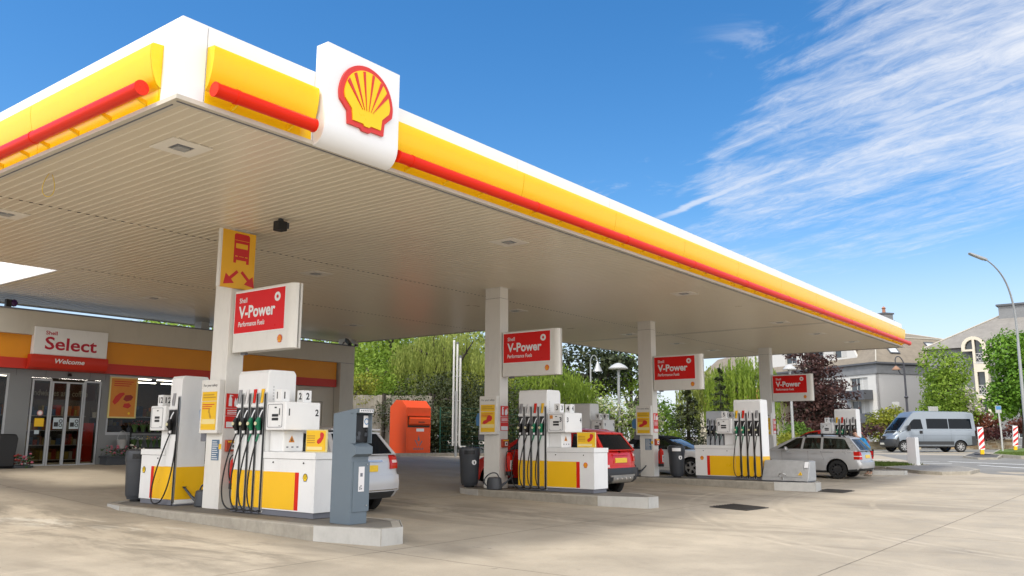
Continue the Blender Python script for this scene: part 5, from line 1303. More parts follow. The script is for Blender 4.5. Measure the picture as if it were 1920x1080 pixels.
def car(name, label, cat, loc, rz, P):
    t = thing(name, label, cat, loc, rz, None, own=True)
    L_, W, hw = P['L'], P['W'], P['W']/2
    out = refine(P['out'], .3); cr, cf = P.get('cr', .10), P.get('cf', .28)
    def adj(s, x):
        k = (abs(x)/hw)**4; a = max(0, 1-s/1.1); b = max(0, 1-(L_-s)/1.3)
        return s+cr*k*a-cf*k*b
    loops = [(-hw,.075),(-hw+.012,.03),(-hw+.045,.006),(-hw+.14,0),(-hw*.45,0),(0,0),(hw*.45,0),(hw-.14,0),(hw-.045,.006),(hw-.012,.03),(hw,.075)]
    n = len(out); vs = []; m = M()
    for x, d in loops:
        for s, z in (inset(out, d) if d else out): vs.append((x, adj(s, x), z))
    ar = sum(out[i][0]*out[(i+1) % n][1]-out[(i+1) % n][0]*out[i][1] for i in range(n)) > 0
    fs = []
    for k in range(len(loops)-1):
        for i in range(n):
            q = [k*n+i, k*n+(i+1) % n, (k+1)*n+(i+1) % n, (k+1)*n+i]; fs.append(q[::-1] if ar else q)
    capA = list(range(n)); capB = [(len(loops)-1)*n+i for i in range(n)]
    fs += [capA[::-1], capB] if ar else [capA, capB[::-1]]
    m.add(vs, fs)
    body = m.build('body', [P['paint'], TRIM, BLACK], t)
    bm = bmesh.new(); bm.from_mesh(body.data); bmesh.ops.triangulate(bm, faces=[f for f in bm.faces if len(f.verts) > 4]); bmesh.ops.recalc_face_normals(bm, faces=bm.faces); bm.to_mesh(body.data); bm.free()
    for s, r in P['wheels']:
        c = M(); c.lathe([(r*1.17, -.30),(r*1.17,.30)], (-hw, s, r*1.02), 32, 2, 'x'); c.lathe([(r*1.17, -.30),(r*1.17,.30)], (hw, s, r*1.02), 32, 2, 'x')
        co = c.build('cutter', [BLACK, BLACK, BLACK], t)
        for p in co.data.polygons: p.material_index = 2
        md = body.modifiers.new('arch', 'BOOLEAN'); md.operation = 'DIFFERENCE'; md.object = co; md.solver = 'EXACT'
        dg = bpy.context.evaluated_depsgraph_get(); dg.update()
        me = bpy.data.meshes.new_from_object(body.evaluated_get(dg)); body.modifiers.clear(); old = body.data; body.data = me; bpy.data.objects.remove(co)
    # dark lower sills and bumpers as their own colour
    zl = P.get('trim', 0)
    for p in body.data.polygons:
        if p.material_index == 0:
            c = p.center
            if P.get('trimf') and P['trimf'](c): p.material_index = 1
    body.data.shade_smooth(); body.data.set_sharp_from_angle(angle=R(32))
    gh, wb, wr = P['gh'], P['wb'], P['wr']; zb = min(p[1] for p in gh); zr = max(p[1] for p in gh)
    xx = lambda z: wb+(wr-wb)*max(0, min(1, (z-zb)/(zr-zb)))
    gp = P.get('roof_paint', P['paint'])
    m = M()
    for s_ in (-1, 1):
        fn = lambda a, b, d: (s_*(xx(b)-.03+d), a, b)
        if s_ > 0: m.plate(gh, P['wins'], fn, .03, 0)
        else: m.plate([(-a, b) for a, b in gh], [[(-a, b) for a, b in w] for w in P['wins']], lambda a, b, d: (-(xx(b)-.03+d), -a, b), .03, 0)
    # roof skin between the two top edges, crowned
    rp = P['roofline']; nx = 8; vs = []
    for lay in (0, -.025):
        for s, z in rp:
            for i in range(nx+1):
                u = -1+2*i/nx; vs.append((u*xx(z), s, z+lay+P.get('crown', .035)*(1-u*u)))
    k = nx+1; ns = len(rp); fs = []
    for j in range(ns-1):
        for i in range(nx):
            a = j*k+i; fs.append([a, a+1, a+k+1, a+k]); b = ns*k+a; fs.append([b, b+k, b+k+1, b+1])
    for i in range(nx): fs.append([i, ns*k+i, ns*k+i+1, i+1]); a = (ns-1)*k+i; fs.append([a, a+1, ns*k+a+1, ns*k+a])
    m.add(vs, fs, 0)
    def qmap(A, B, out_):
        # plane from line A (s,z) to line B across the car; out_ = +1 rear facing -y, -1 front
        def fn(u, v, d):
            s = A[0]+(B[0]-A[0])*v; z = A[1]+(B[1]-A[1])*v; bow = P.get('bow', .06)*(1-u*u)
            return ((xx(z)-.012)*u*out_, s-out_*(bow*1.0+d), z)
        return fn
    def ring(A, B, o, hole):
        fn = qmap(A, B, o); h = hole; strips = [-1]+[h[0]+(h[2]-h[0])*i/8 for i in range(9)]+[1]
        for u0, u1 in zip(strips[:-1], strips[1:]):
            if u1 <= h[0]+1e-6 or u0 >= h[2]-1e-6: m.plate(rect(u0,0,u1,1), [], fn, .025, 0)
            else:
                m.plate(rect(u0,0,u1,h[1]), [], fn, .025, 0); m.plate(rect(u0,h[3],u1,1), [], fn, .025, 0)
        g = M()
        us = [h[0]+(h[2]-h[0])*i/8 for i in range(9)]
        for u0, u1 in zip(us[:-1], us[1:]): g.plate(rect(u0,h[1],u1,h[3]), [], fn, .012, 0)
        return g
    gr = ring(P['rearA'], P['rearB'], 1, P.get('rhole', (-.87,.08,.87,.90)))
    gf = ring(P['frontA'], P['frontB'], -1, (-.88,.05,.88,.95))
    m.build('cabin', [gp], t, smooth=32)
    gl = P.get('glass', CARGLASS)
    gr.build('rear_window', [P.get('rglass', gl)], t, smooth=40); gf.build('windscreen', [gl], t, smooth=40)
    for wi, w in enumerate(P['wins']):
        g = M()
        g.plate(w, [], lambda a, b, d: (xx(b)-.022+d, a, b), .010, 0)
        g.build('side_window', [gl], t)
        g = M(); g.plate([(-a, b) for a, b in w], [], lambda a, b, d: (-(xx(b)-.022+d), -a, b), .010, 0); g.build('side_window', [gl], t)
    # cabin floor and seats seen through the glass
    m = M(); s0, s1 = gh[0][0]+.15, max(p[0] for p in gh)-.25
    m.box(-wb+.05, s0, zb-.10, wb-.05, s1, zb+.012, 0)
    for s in P.get('seats', ()):
        for x in (-.36, .36):
            m.hexa([(x-.23,s,zb-.1),(x+.23,s,zb-.1),(x+.23,s+.14,zb-.1),(x-.23,s+.14,zb-.1),(x-.20,s-.10,zb+.20),(x+.20,s-.10,zb+.20),(x+.20,s+.0,zb+.20),(x-.20,s+.0,zb+.20)], 0)
            m.box(x-.12, s-.10, zb+.22, x+.12, s+.0, zb+.40, 0)
    m.build('interior', [SEAT], t, bevel=.02)
    for s, r in P['wheels']:
        for sd_ in (-1, 1): wheel(t, sd_*(hw-.115), s, r, P['rim'], sd_, P.get('spokes', 5))
    # underside
    m = M(); m.box(-hw+.2, .9, P.get('floor', .2)+.04, hw-.2, L_-.3, P.get('floor', .2)+.12); m.build('underbody', [BLACK], t)
    rear = P['rear']
    def sr(z, x): return lerp_tab(z, [p[1] for p in rear], [p[0] for p in rear])+cr*(min(1, abs(x)/hw))**4
    def rpatch(nm, parts, mats, nx=8, nz=5, bev=0):
        m = M()
        for x0, x1, z0, z1, off, mi in parts:
            vs = []; 
            for lay in (0, 1):
                for j in range(nz+1):
                    for i in range(nx+1):
                        x = x0+(x1-x0)*i/nx; z = z0+(z1-z0)*j/nz; vs.append((x, sr(z, x)-off*(1-lay)+.05*lay, z))
            k = nx+1; N_ = k*(nz+1); fs = []
            for j in range(nz):
                for i in range(nx): a = j*k+i; fs.append([a, a+1, a+k+1, a+k]); fs.append([N_+a, N_+a+k, N_+a+k+1, N_+a+1])
            for i in range(nx): fs.append([i, N_+i, N_+i+1, i+1]); a = nz*k+i; fs.append([a, a+1, N_+a+1, N_+a])
            for j in range(nz): a = j*k; fs.append([a, a+k, N_+a+k, N_+a]); a = j*k+nx; fs.append([a, N_+a, N_+a+k, a+k])
            m.add(vs, fs, mi)
        return m.build(nm, mats, t, smooth=40)
    def side(nm, items, mats, both=True):
        m = M()
        for s0, z0, s1, z1, th, mi in items:
            for sg in ((-1, 1) if both else (-1,)): m.box(sg*(hw-.02), s0, z0, sg*(hw+th), s1, z1, mi)
        return m.build(nm, mats, t)
    def seams(lines):
        m = M()
        for ln in lines:
            for sg in (-1, 1): m.tube([(sg*(hw-.0025), s, z) for s, z in ln], .0055, 4, 0)
        m.build('door_seams', [BLACK], t)
    def mirrors(s, z):
        for sg in (-1, 1):
            m = M(); m.lathe([(.02,-.10),(.075,-.07),(.085,0),(.07,.08),(.02,.10)], (sg*(hw+.06), s, z), 14, 0, 'x', sx=.6); m.box(sg*(hw-.08), s-.02, z-.05, sg*(hw+.0), s+.03, z-.02, 1); m.build('mirror', [P.get('mirror', P['paint']), TRIM], t, smooth=45)
    P['extra'](t, rpatch, side, seams, mirrors, sr, xx)
    return t

def estate_extra(t, rpatch, side, seams, mirrors, sr, xx):
    rpatch('tail_light', [(-.865,-.63,.66,.93,.012,0), (-.865,-.63,.755,.785,.016,1)], [TAIL, TAILW]); rpatch('tail_light', [(.63,.865,.66,.93,.012,0), (.63,.865,.755,.785,.016,1)], [TAIL, TAILW])
    side('lamp_side', [(.11,.66,.30,.93,.004,0), (.11,.755,.30,.785,.006,1)], [TAIL, TAILW])
    rpatch('number_plate', [(-.26,.26,.70,.81,.014,0)], [PLATE]); rpatch('emblem', [(-.05,.05,.90,.985,.016,0)], [CHROME])
    rpatch('bumper_strip', [(-.80,.80,.555,.59,.012,0)], [P_SILVER]); rpatch('lower_valance', [(-.72,.72,.28,.36,.008,0)], [TRIM])
    side('side_strip', [(1.35,.50,2.95,.535,.012,0)], [P_SILVER]); side('door_handle', [(1.50,.845,1.68,.88,.028,0), (2.42,.845,2.60,.88,.028,0)], [P_SILVER])
    seams([[(2.78,.30),(2.80,.93)], [(1.86,.30),(1.86,.93)], [(1.86,.30),(1.45,.30)], [(1.30,.62),(1.42,.93)], [(.98+.0,.90),(1.40,.90)]])
    mirrors(2.62, 1.0)
    for sg in (-1, 1):
        m = M(); m.tube([(sg*.595,.60,1.41),(sg*.60,.74,1.49),(sg*.60,1.4,1.52),(sg*.60,2.0,1.505),(sg*.595,2.18,1.42)], .016, 8); 
        for s in (.80, 1.4, 1.98): m.box(sg*.60-.018, s-.04, 1.42, sg*.60+.018, s+.04, 1.50)
        m.build('roof_rail', [BLACK], t, smooth=60)
    m = M(); m.lathe([(.03,0),(.035,.05),(.005,.05)], (.45,-.02+.05,.30), 10, 0, 'y'); m.build('exhaust', [STEEL], t)
GOLF = dict(L=4.40, W=1.735, paint=P_SILVER, rim=RIMB, wheels=[(.88,.315),(3.40,.315)], spokes=5, seats=(1.35, 2.25), cr=.10, cf=.30,
    out=[(.10,.27),(0,.36),(-.01,.46),(.0,.57),(.06,.62),(.07,.75),(.10,.90),(.16,.965),(1.6,.97),(3.0,.965),(3.30,.965),(3.75,.90),(4.15,.80),(4.33,.68),(4.39,.52),(4.38,.36),(4.28,.24),(3.6,.20),(.9,.20)],
    rear=[(.10,.27),(0,.36),(-.01,.46),(.0,.57),(.06,.62),(.07,.75),(.10,.90),(.16,.965),(.30,1.1)],
    gh=[(.14,.94),(.52,1.40),(1.2,1.455),(2.0,1.455),(2.38,1.40),(3.32,.94)], wb=.80, wr=.585, roofline=[(.47,1.385),(.65,1.425),(1.2,1.455),(1.7,1.46),(2.0,1.455),(2.42,1.385)],
    rearA=(.14,.96), rearB=(.51,1.395), frontA=(3.30,.95), frontB=(2.36,1.405), rhole=(-.87,.04,.87,.88),
    wins=[[(.42,1.0),(1.36,1.0),(1.36,1.39),(.70,1.36),(.62,1.33)],[(1.44,1.0),(2.06,1.0),(2.0,1.40),(1.44,1.39)],[(2.14,1.0),(2.98,1.0),(2.80,1.10),(2.32,1.37),(2.08,1.40)]],
    trimf=lambda c: c.z < .33 and abs(c.x) < .9, extra=estate_extra)
car('estate_car', 'silver estate car with roof rails and black wheels, refuelling at the right', 'car', (22.62,-4.52,-.02), 0, GOLF)

def hatch_extra(t, rpatch, side, seams, mirrors, sr, xx):
    rpatch('bumper', [(-.86,.86,.34,.70,.020,0)], [TRIM]); rpatch('skid_plate', [(-.46,.46,.36,.50,.045,0), (-.56,.56,.50,.54,.035,0)], [STEEL])
    m = M()
    for x in (-.30,-.1,.1,.30): m.lathe([(.022,0),(.022,.008)], (x, sr(.46,x)-.055, .455), 10, 0, 'y')
    m.build('skid_studs', [CHROME], t)
    rpatch('tail_light', [(-.86,-.62,.84,1.12,.014,0), (-.80,-.66,.96,1.02,.018,1)], [TAIL, TAILW]); rpatch('tail_light', [(.62,.86,.84,1.12,.014,0), (.66,.80,.96,1.02,.018,1)], [TAIL, TAILW])
    rpatch('plate_recess', [(-.34,.34,.80,.985,.006,0), (-.36,.36,.99,1.025,.03,0)], [P_RED]); rpatch('number_plate', [(-.27,.27,.82,.93,.018,0)], [PLATE]); rpatch('emblem', [(-.05,.05,1.045,1.125,.014,0)], [CHROME]); rpatch('dealer_mark', [(-.62,-.50,.72,.78,.006,0)], [TAILW])
    seams([[(2.68,.4),(2.70,1.0)], [(1.75,.4),(1.75,1.0)]]); side('door_handle', [(1.45,.93,1.62,.965,.028,0), (2.35,.93,2.52,.965,.028,0)], [P_RED]); side('sill_cladding', [(1.15,.26,3.0,.42,.012,0)], [TRIM]); mirrors(2.75, 1.12)
    m = M(); m.tube([(-.35,.16,1.14),(.05,.20,1.16)], .014, 6); m.build('wiper', [BLACK], t)
    for sg in (-1, 1):
        m = M(); m.tube([(sg*.58,.62,1.54),(sg*.59,.8,1.59),(sg*.59,2.0,1.61),(sg*.58,2.3,1.54)], .018, 8); m.build('roof_rail', [P_RED], t, smooth=60)
HATCH = dict(floor=.28, L=4.11, W=1.755, paint=P_RED, rim=RIMS, wheels=[(.78,.335),(3.28,.335)], seats=(1.2, 2.15), cr=.12, cf=.30,
    out=[(.12,.34),(.02,.42),(0,.55),(.01,.68),(.05,.74),(.05,.90),(.09,1.05),(.14,1.12),(1.6,1.10),(2.9,1.06),(3.15,1.05),(3.6,.98),(3.95,.85),(4.08,.65),(4.09,.45),(3.98,.30),(3.4,.26),(.9,.26)],
    rear=[(.12,.34),(.02,.42),(0,.55),(.01,.68),(.05,.74),(.05,.90),(.09,1.05),(.14,1.12),(.22,1.2)],
    gh=[(.12,1.08),(.44,1.53),(1.2,1.60),(1.9,1.60),(2.3,1.53),(3.18,1.03)], wb=.81, wr=.60, roofline=[(.34,1.50),(.6,1.56),(1.2,1.60),(1.9,1.60),(2.36,1.50)],
    rearA=(.12,1.10), rearB=(.43,1.525), frontA=(3.16,1.06), frontB=(2.28,1.535), rhole=(-.87,.06,.87,.90), rglass=DARKGLASS,
    wins=[[(.42,1.14),(.95,1.13),(.98,1.50),(.62,1.46)],[(1.04,1.13),(1.80,1.12),(1.78,1.54),(1.06,1.52)],[(1.88,1.12),(2.85,1.10),(2.3,1.48),(1.88,1.54)]],
    trimf=lambda c: c.z < .40, extra=hatch_extra)
car('hatchback', 'red tall hatchback with dark bumper at the pump numbered 3 and 4', 'car', (9.15,-2.46,-.03), 0, HATCH)

def mpv_extra(t, rpatch, side, seams, mirrors, sr, xx):
    rpatch('tail_light', [(-.88,-.60,.80,1.05,.014,0), (-.84,-.66,.91,.96,.018,1)], [TAIL, TAILW]); rpatch('tail_light', [(.60,.88,.80,1.05,.014,0), (.66,.84,.91,.96,.018,1)], [TAIL, TAILW])
    rpatch('number_plate', [(-.26,.26,.76,.875,.014,0)], [PLATE]); rpatch('chrome_strip', [(-.38,.38,.935,.965,.018,0)], [CHROME]); rpatch('emblem', [(-.05,.05,.995,1.09,.012,0)], [CHROME])
    rpatch('bumper', [(-.86,.86,.40,.69,.03,0), (-.80,.80,.42,.44,.04,1)], [P_SILV2, CHROME]); rpatch('lower_valance', [(-.72,.72,.27,.40,.012,0)], [TRIM])
    seams([[(2.85,.3),(2.9,.98)], [(1.9,.3),(1.9,.98)]]); side('door_handle', [(1.55,.90,1.72,.93,.028,0)], [P_SILV2]); mirrors(2.9, 1.08)
    m = M(); m.box(-.60,.36,1.50,.60,.56,1.535); m.build('roof_spoiler', [P_SILV2], t, bevel=.012)
MPV = dict(L=4.36, W=1.79, paint=P_SILV2, rim=RIMS, wheels=[(.84,.325),(3.55,.325)], seats=(1.3, 2.3), cr=.14, cf=.30,
    out=[(.12,.28),(.02,.38),(0,.55),(.02,.68),(.05,.76),(.05,.90),(.10,1.04),(.16,1.09),(1.6,1.06),(3.0,1.02),(3.3,1.01),(3.8,.93),(4.18,.80),(4.33,.6),(4.34,.42),(4.22,.26),(3.6,.20),(.9,.20)],
    rear=[(.12,.28),(.02,.38),(0,.55),(.02,.68),(.05,.76),(.05,.90),(.10,1.04),(.16,1.09),(.24,1.2)],
    gh=[(.14,1.04),(.50,1.48),(1.2,1.54),(2.0,1.545),(2.4,1.48),(3.34,.99)], wb=.83, wr=.61, roofline=[(.42,1.46),(.65,1.51),(1.2,1.54),(2.0,1.545),(2.45,1.46)],
    rearA=(.14,1.06), rearB=(.49,1.475), frontA=(3.32,1.0), frontB=(2.38,1.485), rhole=(-.87,.04,.87,.92), rglass=DARKGLASS,
    wins=[[(.48,1.10),(1.1,1.09),(1.1,1.45),(.68,1.42)],[(1.18,1.09),(1.95,1.08),(1.92,1.48),(1.18,1.46)],[(2.03,1.08),(3.0,1.05),(2.42,1.42),(2.02,1.48)]],
    trimf=lambda c: c.z < .28, extra=mpv_extra)
car('compact_car', 'silver compact family car seen from behind, right of the grey payment terminal', 'car', (2.12,-1.28,.0), 0, MPV)

def conv_extra(t, rpatch, side, seams, mirrors, sr, xx):
    rpatch('tail_light', [(-.82,-.60,.70,.86,.012,0)], [TAIL]); rpatch('tail_light', [(.60,.82,.70,.86,.012,0)], [TAIL]); seams([[(2.75,.3),(2.8,.90)], [(1.45,.3),(1.45,.90)], [(1.45,.3),(2.75,.3)]]); side('door_handle', [(1.55,.80,1.72,.83,.028,0)], [P_WHITE]); mirrors(2.65, .98)
CONV = dict(L=4.25, W=1.76, paint=P_WHITE, roof_paint=SOFTTOP, rim=RIMS, wheels=[(.80,.32),(3.40,.32)], seats=(1.6,), cr=.12, cf=.30,
    out=[(.12,.28),(.02,.40),(0,.58),(.06,.78),(.14,.92),(1.6,.94),(2.9,.93),(3.2,.93),(3.7,.86),(4.1,.70),(4.24,.5),(4.2,.32),(3.5,.20),(.9,.20)],
    rear=[(.12,.28),(.02,.40),(0,.58),(.06,.78),(.14,.92)],
    gh=[(.60,.92),(1.05,1.30),(1.6,1.40),(2.1,1.38),(2.3,1.34),(3.1,.92)], wb=.78, wr=.56, roofline=[(1.0,1.28),(1.3,1.36),(1.6,1.40),(2.1,1.38),(2.34,1.33)],
    rearA=(.60,.93), rearB=(1.02,1.29), frontA=(3.08,.93), frontB=(2.30,1.34),
    wins=[[(1.1,.98),(1.55,.98),(1.55,1.30),(1.25,1.26)],[(1.62,.98),(2.8,.97),(2.3,1.27),(1.62,1.31)]], extra=conv_extra)
car('convertible', 'white convertible with a black fabric roof, between the third and fourth islands', 'car', (19.4,3.70,.02), R(180), CONV)

def van_extra(t, rpatch, side, seams, mirrors, sr, xx):
    side('side_cladding', [(.02,.42,.30,.98,.014,0), (1.42,.46,3.95,.66,.014,0)], [TRIM]); side('swage', [(.35,1.02,4.0,1.035,.008,0), (3.02,.86,3.16,.99,.004,0)], [P_VAN])
    side('door_handle', [(3.30,1.12,3.48,1.30,.022,0)], [BLACK]); seams([[(4.05,.5),(4.12,1.32)], [(3.26,.5),(3.26,1.34)], [(1.55,.5),(1.55,1.34)]])
    for sg in (-1, 1):
        m = M(); m.box(sg*(1.02),4.10,1.30,sg*1.24,4.24,1.62,0); m.box(sg*.98,4.15,1.38,sg*1.03,4.22,1.46,0); m.build('mirror', [BLACK], t, bevel=.04)
        m = M(); m.hexa([(sg*.66,4.98,1.02),(sg*1.0,4.74,1.06),(sg*.99,4.55,1.28),(sg*.80,4.74,1.27),(sg*.66,5.02,1.03),(sg*1.015,4.78,1.07),(sg*1.005,4.57,1.30),(sg*.80,4.78,1.30)],0); m.build('headlight', [HEADL], t)
    m = M(); m.box(-.34,5.30,.78,.34,5.375,.98,0); m.box(-.26,5.34,.45,.26,5.40,.56,1); m.lathe([(.06,0),(.06,.01)], (0,5.38,.88), 14, 2, 'y'); m.build('grille', [BLACK, PLATEW, CHROME], t)
VAN = dict(L=5.41, W=2.05, paint=P_VAN, mirror=BLACK, rim=RIMS, spokes=8, wheels=[(1.0,.345),(4.45,.345)], seats=(3.1,), cr=.05, cf=.36, floor=.3, crown=.06, bow=.10,
    out=[(.06,.40),(0,.55),(0,.9),(.02,1.34),(1.6,1.36),(3.4,1.36),(4.35,1.34),(4.75,1.22),(5.10,1.02),(5.32,.80),(5.39,.55),(5.36,.36),(5.2,.28),(4.0,.30),(1.5,.30)],
    rear=[(.06,.40),(0,.55),(0,.9),(.02,1.34),(.05,1.5)],
    gh=[(.02,1.32),(.06,2.38),(.5,2.45),(3.3,2.47),(3.75,2.40),(4.0,2.15),(4.75,1.24),(4.35,1.32)], wb=.985, wr=.84, roofline=[(.03,2.36),(.3,2.43),(1.5,2.46),(3.3,2.47),(3.75,2.40),(4.03,2.12)],
    rearA=(.02,1.34), rearB=(.05,2.34), frontA=(4.74,1.27), frontB=(3.98,2.16), glass=DARKGLASS, rhole=(-.87,.05,.87,.75),
    wins=[[(.22,1.42),(1.62,1.42),(1.62,2.03),(.24,2.03)],[(1.66,1.42),(2.98,1.42),(2.98,2.03),(1.66,2.03)],[(3.22,1.40),(4.25,1.38),(4.20,1.5),(3.86,1.92),(3.72,2.0),(3.30,2.0)]],
    trimf=lambda c: (c.z < .78 and c.y > 4.72) or c.z < .46 or (c.z < .95 and c.y < .05), extra=van_extra)
vy = Vector((47.84-51.29, 1.32+3.18)); 
car('passenger_van', 'silver high-roof passenger van with dark windows crossing the road at the right', 'van', (51.1,-2.93,G(51.3,-3.19)), math.atan2(vy.y, vy.x)-math.pi/2, VAN)
def wvan_extra(t, rpatch, side, seams, mirrors, sr, xx):
    mirrors(2.75, 1.2); seams([[(2.6,.4),(2.6,1.05)]]); rpatch('tail_light', [(-.82,-.68,.8,1.2,.012,0), (.68,.82,.8,1.2,.012,0)], [TAIL])
WVAN = dict(HATCH); WVAN.update(L=4.1, paint=P_WHITE, extra=wvan_extra, trimf=None, wins=[[(1.88,1.12),(2.85,1.10),(2.3,1.48),(1.88,1.54)]])
car('delivery_van', 'small white delivery van behind the red hatchback, left of the third column', 'van', (22.9,8.9,.15), R(180), WVAN)
RCAR = dict(HATCH); RCAR['extra'] = lambda t, rpatch, side, seams, mirrors, sr, xx: mirrors(2.7, 1.1)
car('red_car', 'red car glimpsed over the roof of the silver estate car', 'car', (29.7,-2.6,.08), 0, RCAR)

# ---------------------------------------------------------------- person behind the estate car
def person():
    x, y = 22.95, -5.05; x, y = 24.30, -4.05; z = G(x, y)
    t = thing('person', 'person in a blue top and dark trousers bending behind the silver estate car', 'person', (x, y, z), R(22), own=True)
    def skin(name, verts, edges, radii, mat, sub=2):
        me = bpy.data.meshes.new(name); me.from_pydata(verts, edges, []); o = bpy.data.objects.new(name, me); C.objects.link(o)
        md = o.modifiers.new('skin', 'SKIN'); md.use_smooth_shade = True
        sv = me.skin_vertices[0].data
        for i, r in enumerate(radii): sv[i].radius = (r, r) if not isinstance(r, tuple) else r
        sv[0].use_root = True
        o.modifiers.new('sub', 'SUBSURF').levels = sub; o.modifiers['sub'].render_levels = sub
        dg = bpy.context.evaluated_depsgraph_get(); m2 = bpy.data.meshes.new_from_object(o.evaluated_get(dg)); bpy.data.objects.remove(o)
        m2.materials.clear(); m2.materials.append(mat)
        for p in m2.polygons: p.use_smooth = True; p.material_index = 0
        q = bpy.data.objects.new(name, m2); C.objects.link(q); q.parent = t; return q
    SK = pm('skin', (.46,.27,.19), .55); BL = pm('blue_cloth', (.02,.22,.50), .8, var=.2, scale=8); TR = pm('dark_trousers', (.02,.022,.03), .85); HR = pm('brown_hair', (.06,.028,.015), .7, var=.4, scale=20); SH = pm('pale_shoes', (.35,.30,.24), .7)
    # forward is +y: hips, bent spine, neck, head; arms reach forward; legs
    V_ = [(0,0,.90),(0,.10,1.05),(0,.22,1.22),(0,.33,1.34),(0,.40,1.42),(0,.44,1.50),(0,.47,1.58),
          (-.10,0,.86),(-.11,.04,.48),(-.11,-.03,.10),(-.11,.10,.05), (.10,0,.86),(.12,.10,.50),(.12,.06,.10),(.12,.19,.05),
          (-.19,.30,1.32),(-.23,.38,1.08),(-.20,.56,.94),(-.18,.64,.90),(.19,.30,1.32),(.23,.40,1.08),(.19,.58,.96),(.17,.66,.92)]
    E_ = [(0,1),(1,2),(2,3),(3,4),(4,5),(5,6),(0,7),(7,8),(8,9),(9,10),(0,11),(11,12),(12,13),(13,14),(3,15),(15,16),(16,17),(17,18),(3,19),(19,20),(20,21),(21,22)]
    Rr = [.14,.125,.13,.09,.052,.085,.095,.085,.06,.042,.04,.085,.06,.042,.04,.06,.045,.034,.036,.06,.045,.034,.036]
    skin('body', V_, E_, Rr, SK)
    skin('top', [(0,0,.88),(0,.10,1.05),(0,.22,1.22),(0,.35,1.36),(-.19,.30,1.32),(-.23,.38,1.09),(.19,.30,1.32),(.23,.40,1.09)], [(0,1),(1,2),(2,3),(3,4),(4,5),(3,6),(6,7)], [.165,.155,.185,.13,.09,.066,.09,.066], BL)
    skin('trousers', [(0,0,.90),(-.10,0,.84),(-.11,.04,.48),(-.11,-.03,.14),(.10,0,.84),(.12,.10,.50),(.12,.06,.14)], [(0,1),(1,2),(2,3),(0,4),(4,5),(5,6)], [.15,.105,.075,.06,.105,.075,.06], TR)
    skin('hair', [(0,.42,1.56),(0,.45,1.64),(0,.50,1.66)], [(0,1),(1,2)], [.085,.108,.09], HR)
    for sx, yy in ((-.11, 0), (.12, .09)): skin('shoe', [(sx,yy-.06,.05),(sx,yy+.14,.04)], [(0,1)], [.05,.042], SH)
    for s in (-1, 1):
        for k in range(5):
            hx = s*.178+(k-2)*.016*1.0; hy, hz = .665, .895
            if k == (0 if s > 0 else 4): skin('finger', [(hx,hy-.03,hz+.01),(hx-s*.02,hy+.01,hz-.0),(hx-s*.03,hy+.03,hz-.02)], [(0,1),(1,2)], [.010,.009,.008], SK, 1)
            else: skin('finger', [(hx,hy,hz),(hx,hy+.04,hz-.01),(hx,hy+.055,hz-.04)], [(0,1),(1,2)], [.010,.009,.008], SK, 1)
    m = M(); 
    for s in (-1, 1): m.lathe([(.001,-.008),(.010,0),(.001,.008)], (s*.035,.56,1.60), 8, 0, 'y')
    m.build('eyes', [INK], t); m = M(); m.tube([(0,.555,1.595),(0,.585,1.57),(0,.56,1.56)], [.010,.014,.008], 6, 0); m.build('nose', [SK], t, smooth=60)
person()
# ---------------------------------------------------------------- trees and shrubs
from mathutils import noise as mnoise
def leaf_mat(name, c0, c1, trans=.35, rough=.55):
    m = bpy.data.materials.new(name); m.use_nodes = True; nt = m.node_tree; N = nt.nodes; L = nt.links
    b = N['Principled BSDF']; out = [n for n in N if n.type == 'OUTPUT_MATERIAL'][0]
    geo = N.new('ShaderNodeNewGeometry'); tc = N.new('ShaderNodeTexCoord')
    t = N.new('ShaderNodeTexNoise'); t.inputs['Scale'].default_value = .9; t.inputs['Detail'].default_value = 3; L.new(tc.outputs['Object'], t.inputs['Vector'])
    a = N.new('ShaderNodeMath'); a.operation = 'MULTIPLY_ADD'; a.inputs[1].default_value = .55; L.new(geo.outputs['Random Per Island'], a.inputs[0])
    k = N.new('ShaderNodeMath'); k.operation = 'MULTIPLY_ADD'; k.inputs[1].default_value = 1.6; k.inputs[2].default_value = -.58; L.new(t.outputs['Fac'], k.inputs[0]); L.new(k.outputs[0], a.inputs[2])
    mx = N.new('ShaderNodeMix'); mx.data_type = 'RGBA'; mx.inputs['A'].default_value = (*c0, 1); mx.inputs['B'].default_value = (*c1, 1); mx.clamp_factor = True
    L.new(a.outputs[0], mx.inputs['Factor']); L.new(mx.outputs['Result'], b.inputs['Base Color']); b.inputs['Roughness'].default_value = rough; b.inputs['Specular IOR Level'].default_value = .3
    tr = N.new('ShaderNodeBsdfTranslucent'); L.new(mx.outputs['Result'], tr.inputs[0]); ms = N.new('ShaderNodeMixShader'); ms.inputs[0].default_value = trans
    L.new(b.outputs[0], ms.inputs[1]); L.new(tr.outputs[0], ms.inputs[2]); L.new(ms.outputs[0], out.inputs[0]); return m
LF_FRESH = leaf_mat('fresh_green_leaf', (.11,.19,.018), (.31,.40,.055), .45); LF_LIME = leaf_mat('lime_green_leaf', (.12,.215,.018), (.32,.44,.06), .45); LF_MID = leaf_mat('mid_green_leaf', (.06,.13,.014), (.17,.27,.035), .4)
LF_WEEP = leaf_mat('weeping_leaf', (.15,.20,.03), (.38,.42,.10), .45); LF_DARK = leaf_mat('dark_conifer_needle', (.012,.022,.008), (.05,.062,.02), .1); LF_OLIVE = leaf_mat('olive_hedge_leaf', (.016,.026,.007), (.065,.075,.02), .12)
